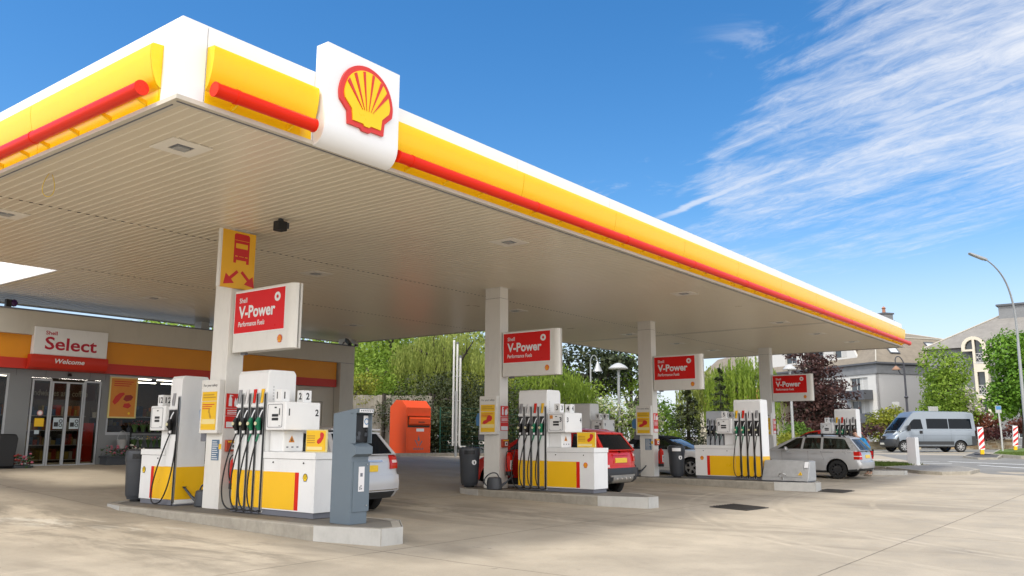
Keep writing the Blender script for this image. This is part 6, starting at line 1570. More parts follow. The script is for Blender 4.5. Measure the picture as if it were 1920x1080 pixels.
LF_COPPER = leaf_mat('copper_beech_leaf', (.022,.012,.012), (.10,.042,.034), .25); LF_YELL = leaf_mat('yellow_green_leaf', (.13,.17,.015), (.36,.36,.04)); LF_RED = leaf_mat('reddish_hedge_leaf', (.055,.022,.012), (.28,.085,.045)); LF_BLOS = leaf_mat('pale_blossom_petal', (.34,.36,.17), (.62,.60,.42), .3); LF_WBLOS = leaf_mat('white_blossom_petal', (.55,.50,.42), (.75,.70,.62), .3); LF_CHEST = leaf_mat('chestnut_leaf', (.06,.15,.012), (.22,.40,.04)); LF_MAROON = leaf_mat('maroon_hedge_leaf', (.03,.010,.010), (.10,.025,.022), .2)
BARK = pm('tree_bark', (.06,.05,.04), .9, var=.4, scale=6, bump=.5, bscale=20)

def leaf(m, c, nrm, s, asp=.62, mi=0, rg=rnd):
    t = nrm.cross(Vector((rg.uniform(-1,1), rg.uniform(-1,1), rg.uniform(-1,1))))
    if t.length < 1e-4: t = Vector((1,0,0))
    t.normalize(); b = nrm.cross(t); h = s*.5; w = s*.5*asp
    o = len(m.v); m.v += [tuple(c-t*h), tuple(c+b*w), tuple(c+t*h), tuple(c-b*w)]; m.f.append([o,o+1,o+2,o+3]); m.m.append(mi)
def crown(m, lobes, n, s, seed, gap=.30, shell=.55, blossoms=0, bmi=1, bfn=None, up=.5):
    """leaves through lobes (cx,cy,cz,rx,ry,rz) with an uneven outline, gaps and clumps."""
    rg = random.Random(seed); wts = [l[3]*l[5]+l[4]*l[5] for l in lobes]; tot = sum(wts); off = Vector((seed*3.7, seed*1.3, seed*.7)); made = 0; tries = 0
    while made < n and tries < n*6:
        tries += 1; r = rg.uniform(0, tot); l = lobes[-1]
        for w, q in zip(wts, lobes):
            if r < w: l = q; break
            r -= w
        d = Vector((rg.gauss(0,1), rg.gauss(0,1), rg.gauss(0,1))).normalized()
        rad = shell+(1-shell)*rg.random()**.55
        nz = mnoise.noise(d*2.1+off); n2 = mnoise.noise(d*5.5+off*2)
        rad *= 1+.26*nz+.16*n2
        p = Vector((l[0]+d.x*l[3]*rad, l[1]+d.y*l[4]*rad, l[2]+d.z*l[5]*rad))
        if mnoise.noise(p*1.15+off)+.55*mnoise.noise(p*2.9+off) < -1+gap*2.0-.0+(-.0 if rad > .7 else -.2): continue
        nr = (d*.8+Vector((0,0,up))+Vector((rg.uniform(-1,1), rg.uniform(-1,1), rg.uniform(-1,1)))*.9).normalized()
        mi = 0
        if blossoms and rg.random() < blossoms and (bfn is None or bfn(p)): mi = bmi
        leaf(m, p, nr, s*rg.uniform(.6, 1.35), rg.uniform(.45, .8), mi, rg); made += 1
def wood(t, base, top, r, targets, seed=1):
    rg = random.Random(seed); m = M(); b, e = Vector(base), Vector(top)
    k = [b.lerp(e, i/6)+Vector((rg.uniform(-.06,.06), rg.uniform(-.06,.06), 0))*(1 if 0 < i < 6 else 0)*max(.5, r*6) for i in range(7)]
    m.tube(k, [r*(1.35 if i == 0 else 1-.11*i) for i in range(7)], 10)
    for q in targets:
        q = Vector(q); a = k[rg.choice((3,4,5))]; mid = (a+q)/2+Vector((rg.uniform(-.2,.2), rg.uniform(-.2,.2), .1+.1*rg.random()))
        m.tube([a, a.lerp(mid,.6), mid, q], [r*.5, r*.38, r*.28, r*.10], 7)
        for _ in range(3):
            s_ = mid.lerp(q, rg.uniform(.1,.8)); m.tube([s_, s_+Vector((rg.uniform(-.5,.5), rg.uniform(-.5,.5), rg.uniform(.0,.5)))], [r*.16, r*.04], 5)
    m.build('trunk', [BARK], t, smooth=50)
def lobes_round(c, rx, ry, rz, seed, k=8, f=.52):
    rg = random.Random(seed); r = [(c[0], c[1], c[2], rx*.72, ry*.72, rz*.78)]
    for i in range(k):
        a = 2*math.pi*(i+rg.random()*.6)/k; e = rg.uniform(-.75, .95); q = math.sqrt(max(0, 1-e*e*.8)); s = rg.uniform(.75, 1.15)*f
        r.append((c[0]+math.cos(a)*rx*.62*q, c[1]+math.sin(a)*ry*.62*q, c[2]+e*rz*.60, rx*s, ry*s, rz*s*.9))
    return r
SEED = [11]
def tree(name, label, c, rx, rz, n, s, mat, group=None, cat='tree', gap=.30, ry=None, trunk=True, lob=None, base=None, blos=0, bmat=None, bfn=None, shell=.55, k=8, f=.52, up=.5):
    SEED[0] += 1; sd_ = SEED[0]; ry = ry or rx; bz = G(c[0], c[1])
    t = thing(name, label, cat, (c[0], c[1], bz), 0, group)
    lb = lob or lobes_round(c, rx, ry, rz, sd_, k, f); m = M()
    crown(m, lb, n, s, sd_, gap, shell, blos, 1, bfn, up)
    m.build('crown', [mat, bmat or mat], t)
    if trunk: wood(t, (c[0], c[1], bz-.1), (c[0]+.1, c[1], c[2]+rz*.3), max(.06, rx*.09), [(l[0], l[1], l[2]) for l in lb[1:]], sd_)
    return t
def weeping(name, label, c, rx, ry, rz, n, s, mat, group=None, drop=1.0):
    SEED[0] += 1; rg = random.Random(SEED[0]); bz = G(c[0], c[1]); t = thing(name, label, 'tree', (c[0], c[1], bz), 0, group); m = M(); made = 0
    off = Vector((SEED[0]*2.1, 3, 1)); tips = []
    while made < n:
        a = rg.uniform(0, 6.283); q = rg.random()**.5; r = q*(1+.2*mnoise.noise(Vector((math.cos(a), math.sin(a), 0))*1.7+off))
        p = Vector((c[0]+math.cos(a)*rx*r, c[1]+math.sin(a)*ry*r, c[2]+rz*math.sqrt(max(.02, 1-q*q))*rg.uniform(.5, 1.0)))
        if mnoise.noise(p*.9+off) < -.28: continue
        ln = rz*rg.uniform(.5, 1.7)*drop; nl = int(ln/s*1.9); x, y = p.x, p.y
        if rg.random() < .02: tips.append(p.copy())
        for i in range(nl):
            z = p.z-ln*i/nl
            if z < bz+.25: break
            x += rg.uniform(-.025, .025); y += rg.uniform(-.025, .025)
            d = Vector((rg.uniform(-1,1), rg.uniform(-1,1), rg.uniform(-.1,.4))).normalized()
            o = len(m.v); cc = Vector((x+rg.uniform(-.05,.05), y+rg.uniform(-.05,.05), z)); b = d.cross(Vector((0,0,1))).normalized()*s*.22; h = Vector((rg.uniform(-.12,.12)*s, rg.uniform(-.12,.12)*s, s*.62))
            m.v += [tuple(cc-h), tuple(cc+b), tuple(cc+h), tuple(cc-b)]; m.f.append([o,o+1,o+2,o+3]); m.m.append(0); made += 1
    m.build('crown', [mat], t); wood(t, (c[0], c[1], bz-.1), (c[0], c[1], c[2]+rz*.4), max(.1, rx*.08), tips[:14], SEED[0]); return t
def conifer(name, label, c, h, rb, n, s, mat, group=None, tiers=11, base=.2, cat='tree'):
    SEED[0] += 1; rg = random.Random(SEED[0]); bz = G(c[0], c[1]); t = thing(name, label, cat, (c[0], c[1], bz), 0, group); m = M(); z0 = bz+base; off = Vector((SEED[0], 2, 3))
    br = []
    for k in range(tiers):
        f = k/tiers; nb = max(4, int(9*(1-f)+3))
        for j in range(nb):
            a = 2*math.pi*(j+rg.random())/nb; L_ = rb*(1-f)**.85*rg.uniform(.75, 1.2)+.08; br.append((a, L_, z0+(h-base)*(f+rg.uniform(-.03,.03))))
    per = max(6, n//len(br))
    for a, L_, z in br:
        for i in range(per):
            q = rg.random()**.7; w = L_*.30*(1-q*.6); x = c[0]+math.cos(a)*L_*q; y = c[1]+math.sin(a)*L_*q
            p = Vector((x+rg.uniform(-w,w), y+rg.uniform(-w,w), z+L_*.18*(1-q)-L_*.10*q+rg.uniform(-.10,.10)))
            if p.z < bz+.05: continue
            leaf(m, p, Vector((math.cos(a)*.4+rg.uniform(-.6,.6), math.sin(a)*.4+rg.uniform(-.6,.6), .9)).normalized(), s*rg.uniform(.7,1.3), .42, 0, rg)
    m.build('crown', [mat], t); mm = M(); mm.tube([(c[0],c[1],bz-.1),(c[0],c[1],z0+h*.5),(c[0],c[1],bz+h*.97)], [rb*.07,rb*.05,.01], 8)
    for a, L_, z in br[::2]: mm.tube([(c[0],c[1],z),(c[0]+math.cos(a)*L_*.8,c[1]+math.sin(a)*L_*.8,z+.02)], [.02,.006], 4)
    mm.build('trunk', [BARK], t); return t

# behind the shop and along the left half
tree('leafy_tree', 'green tree crown showing over the shop roof, left of the first column', (14.2,26.5,5.5), 2.9, 2.2, 3800, .26, LF_LIME, gap=.33)
tree('leafy_tree', 'green tree crown over the shop roof beside the first red fuel sign', (19.8,22.4,4.6), 2.9, 2.4, 3600, .26, LF_FRESH)
GB = 'bright green trees behind the board fence'
tree('broadleaf_tree', 'bright green shrubby tree straight above the board fence and orange clothes bank', (20.73,19.05,4.04), 2.64, 2.47, 6500, .15, LF_LIME, GB, gap=.22)
tree('broadleaf_tree', 'tall mid-green tree under the canopy edge, rising behind the shrubby tree', (26.13,22.96,5.54), 4.14, 3.45, 7000, .19, LF_FRESH, GB, gap=.25)
tree('shrub', 'low yellow-green shrub peeping over the board fence', (18.08,17.56,3.58), 1.72, 1.32, 3200, .11, LF_YELL, 'shrubs behind the board fence', 'shrub', gap=.2)
weeping('weeping_tree', 'weeping birch with hanging yellow-green twigs left of the second column', (24.0,16.8,4.9), 3.0, 2.4, 2.2, 15000, .14, LF_WEEP)
weeping('weeping_tree', 'weeping birch seen right of the second column under the red sign', (26.2,11.6,3.3), 1.9, 2.2, 1.9, 11000, .14, LF_FRESH)
tree('hedge_bush', 'tall dark conifer bush behind the white vent pipes', (20.93,14.89,2.68), 2.9, 2.35, 15000, .11, LF_OLIVE, 'dark evergreen hedge', 'hedge', gap=.18, trunk=True, shell=.6)
tree('hedge_bush', 'dark ivy-clad hedge right of the vent pipes and left of the second column', (22.88,12.2,2.25), 2.3, 2.2, 11000, .10, LF_OLIVE, 'dark evergreen hedge', 'hedge', gap=.18, shell=.6)
tree('hedge_bush', 'yellow-tipped conifer top rising behind the dark hedge', (24.59,15.01,3.59), 1.95, 1.83, 6000, .11, LF_YELL, 'dark evergreen hedge', 'hedge', gap=.3, shell=.5)
tree('hedge_bush', 'dark hedge running on behind the green wire fence', (26.3,10.74,1.64), 2.07, 1.59, 7000, .10, LF_OLIVE, 'dark evergreen hedge', 'hedge', gap=.18, shell=.6)
GBK = 'tall green trees forming the backdrop behind the forecourt'
for c_, lab_, mt_ in (((25.5,24.5,4.6),'tall pale green backdrop tree seen above the board fence',LF_LIME),((28.9,23.6,5.0),'tall green backdrop tree straight above the vent pipes',LF_FRESH),((31.0,21.2,5.0),'tall green backdrop tree just left of the second column',LF_WEEP),((36.0,21.4,4.4),'green backdrop tree behind the second red fuel sign',LF_FRESH)):
    tree('backdrop_tree', lab_, c_, 3.9, 3.9, 5200, .27, mt_, GBK, gap=.14)
tree('hedge_bush', 'low dark hedge filling the gap between the orange clothes bank and the vent pipes', (20.1,12.9,1.5), 1.6, 1.15, 7000, .11, LF_OLIVE, 'dark evergreen hedge', 'hedge', gap=.14, shell=.5, trunk=False)
# between second and third column
tree('pine_tree', 'large dark pine right of the second red fuel sign', (39.0,17.3,5.6), 3.6, 2.4, 5200, .26, LF_DARK, gap=.36, k=11, f=.42)
tree('leafy_tree', 'sunlit green tree with thin branches right of the dark pine', (43.0,16.4,5.3), 2.3, 2.3, 1700, .24, LF_LIME, gap=.46, k=9, f=.4)
GF = 'flowering shrubs behind the pumps'
tree('flowering_shrub', 'pale flowering shrub right of the pump numbered 3 and 4', (29.0,12.8,2.7), 1.9, 1.75, 5200, .13, LF_LIME, GF, 'shrub', gap=.25, blos=.45, bmat=LF_BLOS)
tree('flowering_shrub', 'pale flowering shrub left of the third column', (31.2,10.4,2.4), 2.2, 1.6, 5600, .13, LF_LIME, GF, 'shrub', gap=.25, blos=.5, bmat=LF_BLOS)
tree('shrub', 'plain green shrub between the two flowering shrubs', (34.2,14.7,3.3), 1.6, 1.6, 3000, .16, LF_FRESH, None, 'shrub')
conifer('spruce_tree', 'dark slim conifer partly hidden by the third column', (37.9,12.4,0), 6.9, 1.25, 3600, .20, LF_DARK)
conifer('spruce_tree', 'broad dark spruce right of the third column above the white convertible', (31.3,6.5,0), 3.7, 1.75, 7000, .14, LF_OLIVE, tiers=14)
tree('shrub', 'light green low shrub right of the third column foot', (28.6,6.1,1.0), .95, .85, 2200, .11, LF_FRESH, None, 'shrub', trunk=False)
conifer('spruce_tree', 'narrow dark spruce between the weeping willow curtains', (37.0,7.2,0), 5.4, .85, 3000, .16, LF_DARK)
weeping('willow_tree', 'weeping willow right of the third red fuel sign', (46.9,9.9,4.4), 2.5, 2.6, 2.6, 9000, .20, LF_FRESH)
weeping('willow_tree', 'weeping willow directly under the third red fuel sign, behind the spruce', (48.2,13.0,4.3), 2.0, 2.2, 2.2, 6000, .20, LF_WEEP)
# copper beech: layered branches
cb = (54.4, 7.4, 4.3); lb = []
rg0 = random.Random(5)
for k in range(26):
    f = k/26; z = 1.4+7.0*f; r = (3.6*(1-f)**.55+.6)*rg0.uniform(.6, 1.1); a = rg0.uniform(0, 6.28); q = rg0.uniform(.2, .75)
    lb.append((cb[0]+math.cos(a)*r*q, cb[1]+math.sin(a)*r*q, z+.3, r*.62, r*.62, .42))
tree('copper_beech', 'dark copper-leaved beech behind the farthest red fuel sign', cb, 3.2, 3.6, 9500, .22, LF_COPPER, lob=[(cb[0],cb[1],4.0,2.2,2.2,3.2)]+lb, gap=.34, shell=.35)
GS = 'low garden shrubs right of the fourth column'
tree('shrub', 'low green shrub under the copper beech', (43.4,5.2,1.5), 1.0, .9, 1800, .14, LF_MID, GS, 'shrub', trunk=False); tree('shrub', 'golden yellow shrub right of the fourth column', (41.0,4.7,1.1), .95, .75, 1800, .12, LF_YELL, GS, 'shrub', trunk=False); tree('shrub', 'bright yellow flower clump just right of the fourth column foot', (37.3,4.35,.75), .62, .4, 1400, .10, LF_YELL, GS, 'shrub', trunk=False, blos=.5, bmat=leaf_mat('yellow_petal', (.55,.45,.01), (.75,.62,.03)))
tree('round_bush', 'round yellow-green bush in front of the pale apartment house', (58.1,3.5,2.1), 1.6, 1.75, 3600, .19, LF_YELL, None, 'bush', gap=.22)
tree('blossom_tree', 'fresh green tree flecked with white blossom behind the silver van', (67.2,.9,4.8), 2.75, 3.9, 9500, .25, LF_LIME, gap=.2, blos=.8, bmat=LF_WBLOS, bfn=lambda p: p.z < 5.4 and (p.x-67.2)*.61+(p.y-.9)*-.79 > .2 and mnoise.noise(p*.9) > .0)
tree('chestnut_tree', 'large dense green tree at the right edge behind the street lamp', (61.3,-4.9,5.7), 2.6, 4.0, 9000, .26, LF_CHEST, gap=.20, k=11, f=.45, shell=.6)
tree('red_shrub', 'reddish shrub behind the stone wall, right of the silver van', (66.8,-1.3,2.2), 1.8, 1.05, 2600, .18, LF_RED, 'red shrubs above the stone wall', 'shrub', trunk=False); tree('red_shrub', 'reddish shrub at the right edge under the large green tree', (66.0,-4.6,2.3), 1.5, .95, 2200, .18, LF_RED, 'red shrubs above the stone wall', 'shrub', trunk=False)
tree('maroon_hedge', 'low dark maroon hedge directly on top of the stone wall', (65.8,-1.6,1.65), 2.3, .75, 2600, .16, LF_MAROON, None, 'hedge', trunk=False)
tree('leafy_tree', 'distant green tree between the flowering shrubs and the third column', (54.8,20.8,3.0), 2.6, 2.4, 2400, .28, LF_MID); tree('leafy_tree', 'distant green tree behind the fourth column', (72,17,3.0), 3.0, 2.0, 2200, .30, LF_MID)
tree('leafy_tree', 'distant green tree at the foot of the weeping willows', (62,17.5,2.6), 3.0, 2.2, 2200, .28, LF_FRESH)

# ---------------------------------------------------------------- houses (own frame: x along the right-hand wall, y along the left-hand facade)
SLATE = pm('slate_cladding', (.24,.245,.25), .7, var=.2, scale=1.2); ROOFT = pm('brown_roof_tile', (.235,.20,.155), .85, var=.25, scale=1.4, bump=.4, bscale=7); REND = pm('pale_render', (.50,.49,.475), .8, var=.04); RENDW = pm('white_render', (.58,.565,.53), .8, var=.03); BALC = pm('balcony_slate', (.10,.105,.115), .7, var=.15); CURT = pm('net_curtain', (.50,.49,.46), .8, var=.2, scale=6); CREAMB = pm('cream_bay_render', (.62,.56,.45), .8, var=.05); ROOFG = pm('grey_roof_tile', (.23,.215,.195), .85, var=.22, scale=1.4, bump=.4, bscale=7)
def roof_courses(mat_name):
    m = MATS[mat_name]; nt = m.node_tree; N = nt.nodes; L = nt.links; b = N['Principled BSDF']
    tc = N.new('ShaderNodeTexCoord'); sp = N.new('ShaderNodeSeparateXYZ'); L.new(tc.outputs['Object'], sp.inputs[0])
    w = N.new('ShaderNodeMath'); w.operation = 'FRACT'; q = N.new('ShaderNodeMath'); q.operation = 'MULTIPLY'; q.inputs[1].default_value = 3.2; L.new(sp.outputs[2], q.inputs[0]); L.new(q.outputs[0], w.inputs[0])
    bp = N.new('ShaderNodeBump'); bp.inputs['Strength'].default_value = .8; bp.inputs['Distance'].default_value = .05; L.new(w.outputs[0], bp.inputs['Height'])
    old = [l for l in nt.links if l.to_socket == b.inputs['Normal']]
    if old: L.new(old[0].from_socket, bp.inputs['Normal'])
    L.new(bp.outputs[0], b.inputs['Normal'])
for q in ('slate_cladding', 'brown_roof_tile', 'grey_roof_tile'): roof_courses(q)
def house_window(t, x, y, z0, w, h, axis, curtain=False, mull=1, rail=False):
    """axis 'x': wall y=const facing -y; 'y': wall x=const facing -x. x or y is the left-lower corner along the wall."""
    U, O = ((1,0,0), (x, y, 0)) if axis == 'x' else ((0,-1,0), (x, y, 0))
    m = M(); hs = [rect(.06+(w-.06)*i/mull, z0+.06, .0+(w-.06)*(i+1)/mull, z0+h-.06) for i in range(mull)]
    m.flat(rect(0, z0, w, z0+h), hs, O, U, UZ, .03, 0); f = m.build('window', [MATS['white_window_frame']], t)
    m = M(); m.flat(rect(.03, z0+.03, w-.03, z0+h-.03), [], O, U, UZ, .012, 0); m.build('pane', [HOUSEGLASS], f)
    if curtain:
        m = M(); m.flat(rect(w*.5, z0+.05, w-.05, z0+h-.06), [], O, U, UZ, .016, 0); m.build('curtain', [CURT], f)
    return f
pm('white_window_frame', (.66,.66,.64), .5)
def house_one():
    ang = R(-33); t = thing('apartment_house', 'pale three-storey apartment house with dark balconies and brown hipped roof', 'apartment house', (98.27, 13.99, .5), ang, own=True)
    W, D = 17.0, 40.0; ze = 9.55; zs = 8.4
    m = M()
    wins = [(2.2, .8, 2.1), (2.2, 3.3, 2.1), (2.2, 5.9, 2.2)]
    m.box(0, 0, -1, W, .25, zs, 0)                                             # right-hand wall, blank render
    holes = []
    for zf in (.4, 3.1, 5.9):
        for y in (1.6, 5.8, 11, 16, 21, 27, 33): holes.append((y, zf, 3.0, 2.15))
    m.flat([(-D,-1),(0,-1),(0,zs),(-D,zs)], [rect(-y-w, z, -y, z+h) for y, z, w, h in holes], (.25, 0, 0), (0,-1,0), UZ, .25, 1)
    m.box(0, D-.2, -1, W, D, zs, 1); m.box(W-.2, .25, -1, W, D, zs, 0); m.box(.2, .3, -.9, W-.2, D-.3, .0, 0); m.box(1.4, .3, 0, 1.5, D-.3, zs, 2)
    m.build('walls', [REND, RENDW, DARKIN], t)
    m = M(); e = .12
    m.box(-e, -e, zs+.002, W+e, D+e, ze, 0); m.build('slate_band', [SLATE], t)
    m = M(); m.box(-.45, -.45, ze+.002, W+.45, D+.45, ze+.22, 0); m.build('gutter', [BALC], t)
    # mansard: steep lower slope, flatter hip above
    z1, z2 = ze+.22, 13.2; i1, z3 = 2.5, 15.0
    m = M(); a = [(-.4,-.4,z1),(W+.4,-.4,z1),(W+.4,D+.4,z1),(-.4,D+.4,z1)]; b = [(i1,i1,z2),(W-i1,i1,z2),(W-i1,D-i1,z2),(i1,D-i1,z2)]; r = [(W/2,8.5,z3),(W/2,D-8.5,z3)]
    m.add(a+b+r, [[0,1,5,4],[1,2,6,5],[2,3,7,6],[3,0,4,7],[4,5,8],[5,6,9,8],[6,7,9],[7,4,8,9],[3,2,1,0]], 0); rf = m.build('roof', [ROOFT], t)
    m = M()
    for p, q in ((a[0], b[0]), (b[0], r[0]), (b[0], b[1]), (a[1], b[1]), (b[1], r[0])): m.tube([Vector(p)+Vector((0,0,.04)), Vector(q)+Vector((0,0,.04))], .09, 6)
    m.build('ridge_tiles', [pm('pale_ridge', (.40,.37,.31), .8)], rf)
    for x, y, s, h in ((4.6, 2.6, .55, 15.1), (8.8, 7.4, .75, 16.9)):
        m = M(); m.box(x-s, y-s, 11, x+s, y+s, h, 0); m.box(x-s-.12, y-s-.12, h, x+s+.12, y+s+.12, h+.2, 1)
        if s > .6: m.lathe([(.22,0),(.2,.6),(.3,.7),(.05,.95)], (x, y, h+.2), 10, 2)
        m.build('chimney', [SLATE, BALC, pm('clay_pot', (.35,.16,.10), .8)] if 'clay_pot' not in MATS else [SLATE, BALC, MATS['clay_pot']], rf)
    # skylights in the right-hand slope
    for x in (2.8, 9.6):
        k = lambda u, v, d: (x+u, -.4+v*(i1+.4)/(z2-z1)-d*.8, z1+v+d*.6)
        m = M(); m.plate(rect(0, 1.15, 1.5, 2.9), [rect(.12, 1.27, 1.38, 2.78)], k, .16, 0); sk = m.build('skylight', [BALC], rf); m = M(); m.plate(rect(.1, 1.25, 1.4, 2.8), [], k, .10, 0); m.build('pane', [pm('sky_glass', (.55,.58,.60), .15)] if 'sky_glass' not in MATS else [MATS['sky_glass']], sk)
    # white dormer strip on the left-hand slope
    m = M(); m.flat([(-26, 10.5),(-3.4,10.5),(-4.6,12.7),(-26,12.7)], [rect(-y-2.4,10.8,-y,12.4) for y in (5.2, 9.6, 15, 20.5)], (.6,0,0), (0,-1,0), UZ, .3, 0); m.box(.2, 3.9, 12.75, 2.8, 26.3, 12.95, 1); m.box(1.0,4.6,10.5,3.0,26,12.75,0); m.build('dormer', [RENDW, BALC], t)
    for y in (5.2, 9.6, 15, 20.5): house_window(t, .55, y+2.4, 10.8, 2.4, 1.6, 'y', y < 6, 2)
    for y, z, w, h in holes: house_window(t, .18, y+w, z, w, h, 'y', True, 3)
    for y0, y1, zz in ((.9, 5.2, 2.55), (.9, 5.2, 5.35), (10.4, 19.4, 2.55), (10.4, 19.4, 5.35)):
        m = M(); m.box(-1.35, y0, zz, -.01, y1, zz+.16, 1)
        if y0 < 2: m.box(-1.4, y0-.05, zz-.05, -1.28, y1, zz+1.1, 0); m.box(-1.279, y0-.05, zz-.05, -.01, y0+.05, zz+1.1, 0); m.box(-1.279, y1-.1, zz, -.01, y1, zz+1.1, 0)
        else:
            m.box(-1.4, y0, zz+.95, -1.3, y1, zz+1.1, 1)
            y = y0
            while y < y1: m.box(-1.37, y, zz+.16, -1.33, y+.05, zz+.95, 1); y += .35
        m.build('balcony', [BALC, RENDW], t)
    m = M(); m.box(-.2, 7.2, 1.0, -.06, 7.35, 9.6); m.build('downpipe', [BALC], t)
house_one()
def house_two():
    ang = R(-92); t = thing('gabled_house', 'grey slate house with a tall cream bay and arched window behind the trees', 'house', (92.2, 7.1, .5), ang, own=True)
    # x along the front (to the right), -y towards the camera
    W, D, ze = 15.0, 12.0, 10.3; cx = 4.8
    m = M()
    m.box(0, 0, -1, W, .25, ze, 0); m.box(0, .25, -1, .25, D, ze, 0); m.box(W-.25, .25, -1, W, D, ze, 0); m.box(0, D-.2, -1, W, D, ze, 0); m.build('walls', [SLATE], t)
    z1 = ze; m = M(); a = [(-.5,-.5,z1),(W+.5,-.5,z1),(W+.5,D+.5,z1),(-.5,D+.5,z1)]; r = [(7.6,5.2,z1+4.2),(W-4.2,5.2,z1+4.2)]; b = [(2.2,1.5,z1+2.2)]
    m.add(a+r, [[0,1,5,4],[1,2,5],[2,3,4,5],[3,0,4],[3,2,1,0]], 0); rf = m.build('roof', [ROOFG], t)
    m = M()
    for p, q in ((a[0], r[0]), (r[0], r[1]), (a[1], r[1])): m.tube([Vector(p)+Vector((0,0,.04)), Vector(q)+Vector((0,0,.04))], .09, 6)
    m.build('ridge_tiles', [MATS['pale_ridge']], rf)
    m = M(); m.box(6.6, 4.0, 13.6, 9.6, 5.4, 15.0, 0); m.box(6.4, 3.8, 15.0, 9.8, 5.6, 15.2, 1); m.build('chimney', [SLATE, BALC], rf)
    # cream bay: arch on top, stack of French windows with white rails
    r0, r1 = 1.15, .82; za = 10.2
    arch = [(cx+r0*math.cos(R(a)), za+r0*math.sin(R(a))) for a in range(0, 181, 12)]
    outer = [(cx-.25, -1), (cx+r0-.2, -1), (cx+r0-.2, za-.01)]+[(cx+r0, za)]+arch[1:]+[(cx-r0, za-1.0), (cx-.25, za-1.0)]
    outer = [(cx-.12,-1),(cx+r0,-1)]+arch+[(cx-r0,za-.4),(cx-.12,za-.4)]
    inn = [(cx+r1*math.cos(R(a)), za+r1*math.sin(R(a))) for a in range(90, 181, 15)]
    h1 = [(cx-.10, za-.2), (cx-.10, za+r1*.985)]+[p for p in inn if p[0] < cx-.14]+[(cx-r1, za-.2)]
    h2 = [(cx+.12, za-1.6), (cx+r1, za-1.6)]+[(cx+r1*math.cos(R(a)), za+r1*math.sin(R(a))) for a in range(0, 80, 15)]+[(cx+.12, za+r1*.985)]
    hs = [h1[::-1], h2, rect(cx+.15, 5.3, cx+.85, 7.6), rect(cx+.15, 2.5, cx+.85, 4.8), rect(cx+.15, .1, cx+.85, 2.0)]
    m = M(); m.flat(outer, hs, (0,-.9,0), UX, UZ, .35, 0)
    m.box(cx+r0-.35, -.9, -1, cx+r0, .0, za, 0); m.box(cx-.12, -.9, -1, cx+.05, .0, za-.45, 0)
    m.build('bay', [CREAMB], t)
    m = M(); n = 15; ro = r0+.02
    for k in range(n):
        a0, a1 = R(180*k/n), R(180*(k+1)/n)
        m.quad((cx+ro*math.cos(a0),-.88,za+ro*math.sin(a0)),(cx+ro*math.cos(a0),3.4,za+ro*math.sin(a0)),(cx+ro*math.cos(a1),3.4,za+ro*math.sin(a1)),(cx+ro*math.cos(a1),-.88,za+ro*math.sin(a1)),0)
    m.build('barrel_roof', [ROOFG], rf)
    for q, (x0, z0, w, h) in enumerate(((cx-.80, za-.2, .68, .95), (cx+.12, za-1.6, .68, 2.35), (cx+.15, 5.3, .7, 2.3), (cx+.15, 2.5, .7, 2.3), (cx+.15, .1, .7, 1.9))):
        m = M(); m.box(x0-.05, -.82, z0-.05, x0+w+.05, -.80, z0+h+.05, 0); m.build('window', [HOUSEGLASS], t)
    for z in (8.6, 5.3, 2.5):
        m = M()
        for k in range(3): m.tube([(cx+.05,-1.2,z+.1+.4*k),(cx+1.0,-1.2,z+.1+.4*k)], .028, 5)
        for k in range(2): m.tube([(cx+.05+.47*k,-1.2,z+.1),(cx+.52+.47*k,-1.2,z+.9)], .02, 5); m.tube([(cx+.52+.47*k,-1.2,z+.1),(cx+.05+.47*k,-1.2,z+.9)], .02, 5)
        m.box(cx, -1.28, z-.12, cx+1.1, -.905, z, 0); m.build('balcony_rail', [RENDW], t)
    for x in (8.0, 11.0):
        for z in (.8, 3.6, 6.4): house_window(t, x, -.04, z, 1.6, 1.6, 'x', True, 2)
house_two()
def pale_house():
    t = thing('pale_house', 'pale cream house glimpsed behind the spruce right of the third column', 'house', (52, 12, .4), R(-40), own=True)
    m = M(); m.box(0,0,-1,7,.3,3.6,0); m.box(0,.3,-1,.3,8,3.6,0); m.box(6.7,.3,-1,7,8,3.6,0); m.build('walls', [CREAMB], t)
    m = M(); a = [(-.4,-.4,3.6),(7.4,-.4,3.6),(7.4,8.4,3.6),(-.4,8.4,3.6)]; r = [(3.5,-.4,4.9),(3.5,8.4,4.9)]; m.add(a+r, [[0,4,5,3],[1,2,5,4],[0,1,4],[2,3,5],[3,2,1,0]], 0); m.build('roof', [pm('red_roof_tile', (.42,.12,.06), .85, var=.2)], t)
    house_window(t, 2, -.05, 1, 1.4, 1.5, 'x', True, 2); house_window(t, 4.4, -.05, 1, 1.4, 1.5, 'x', True, 2)
pale_house()

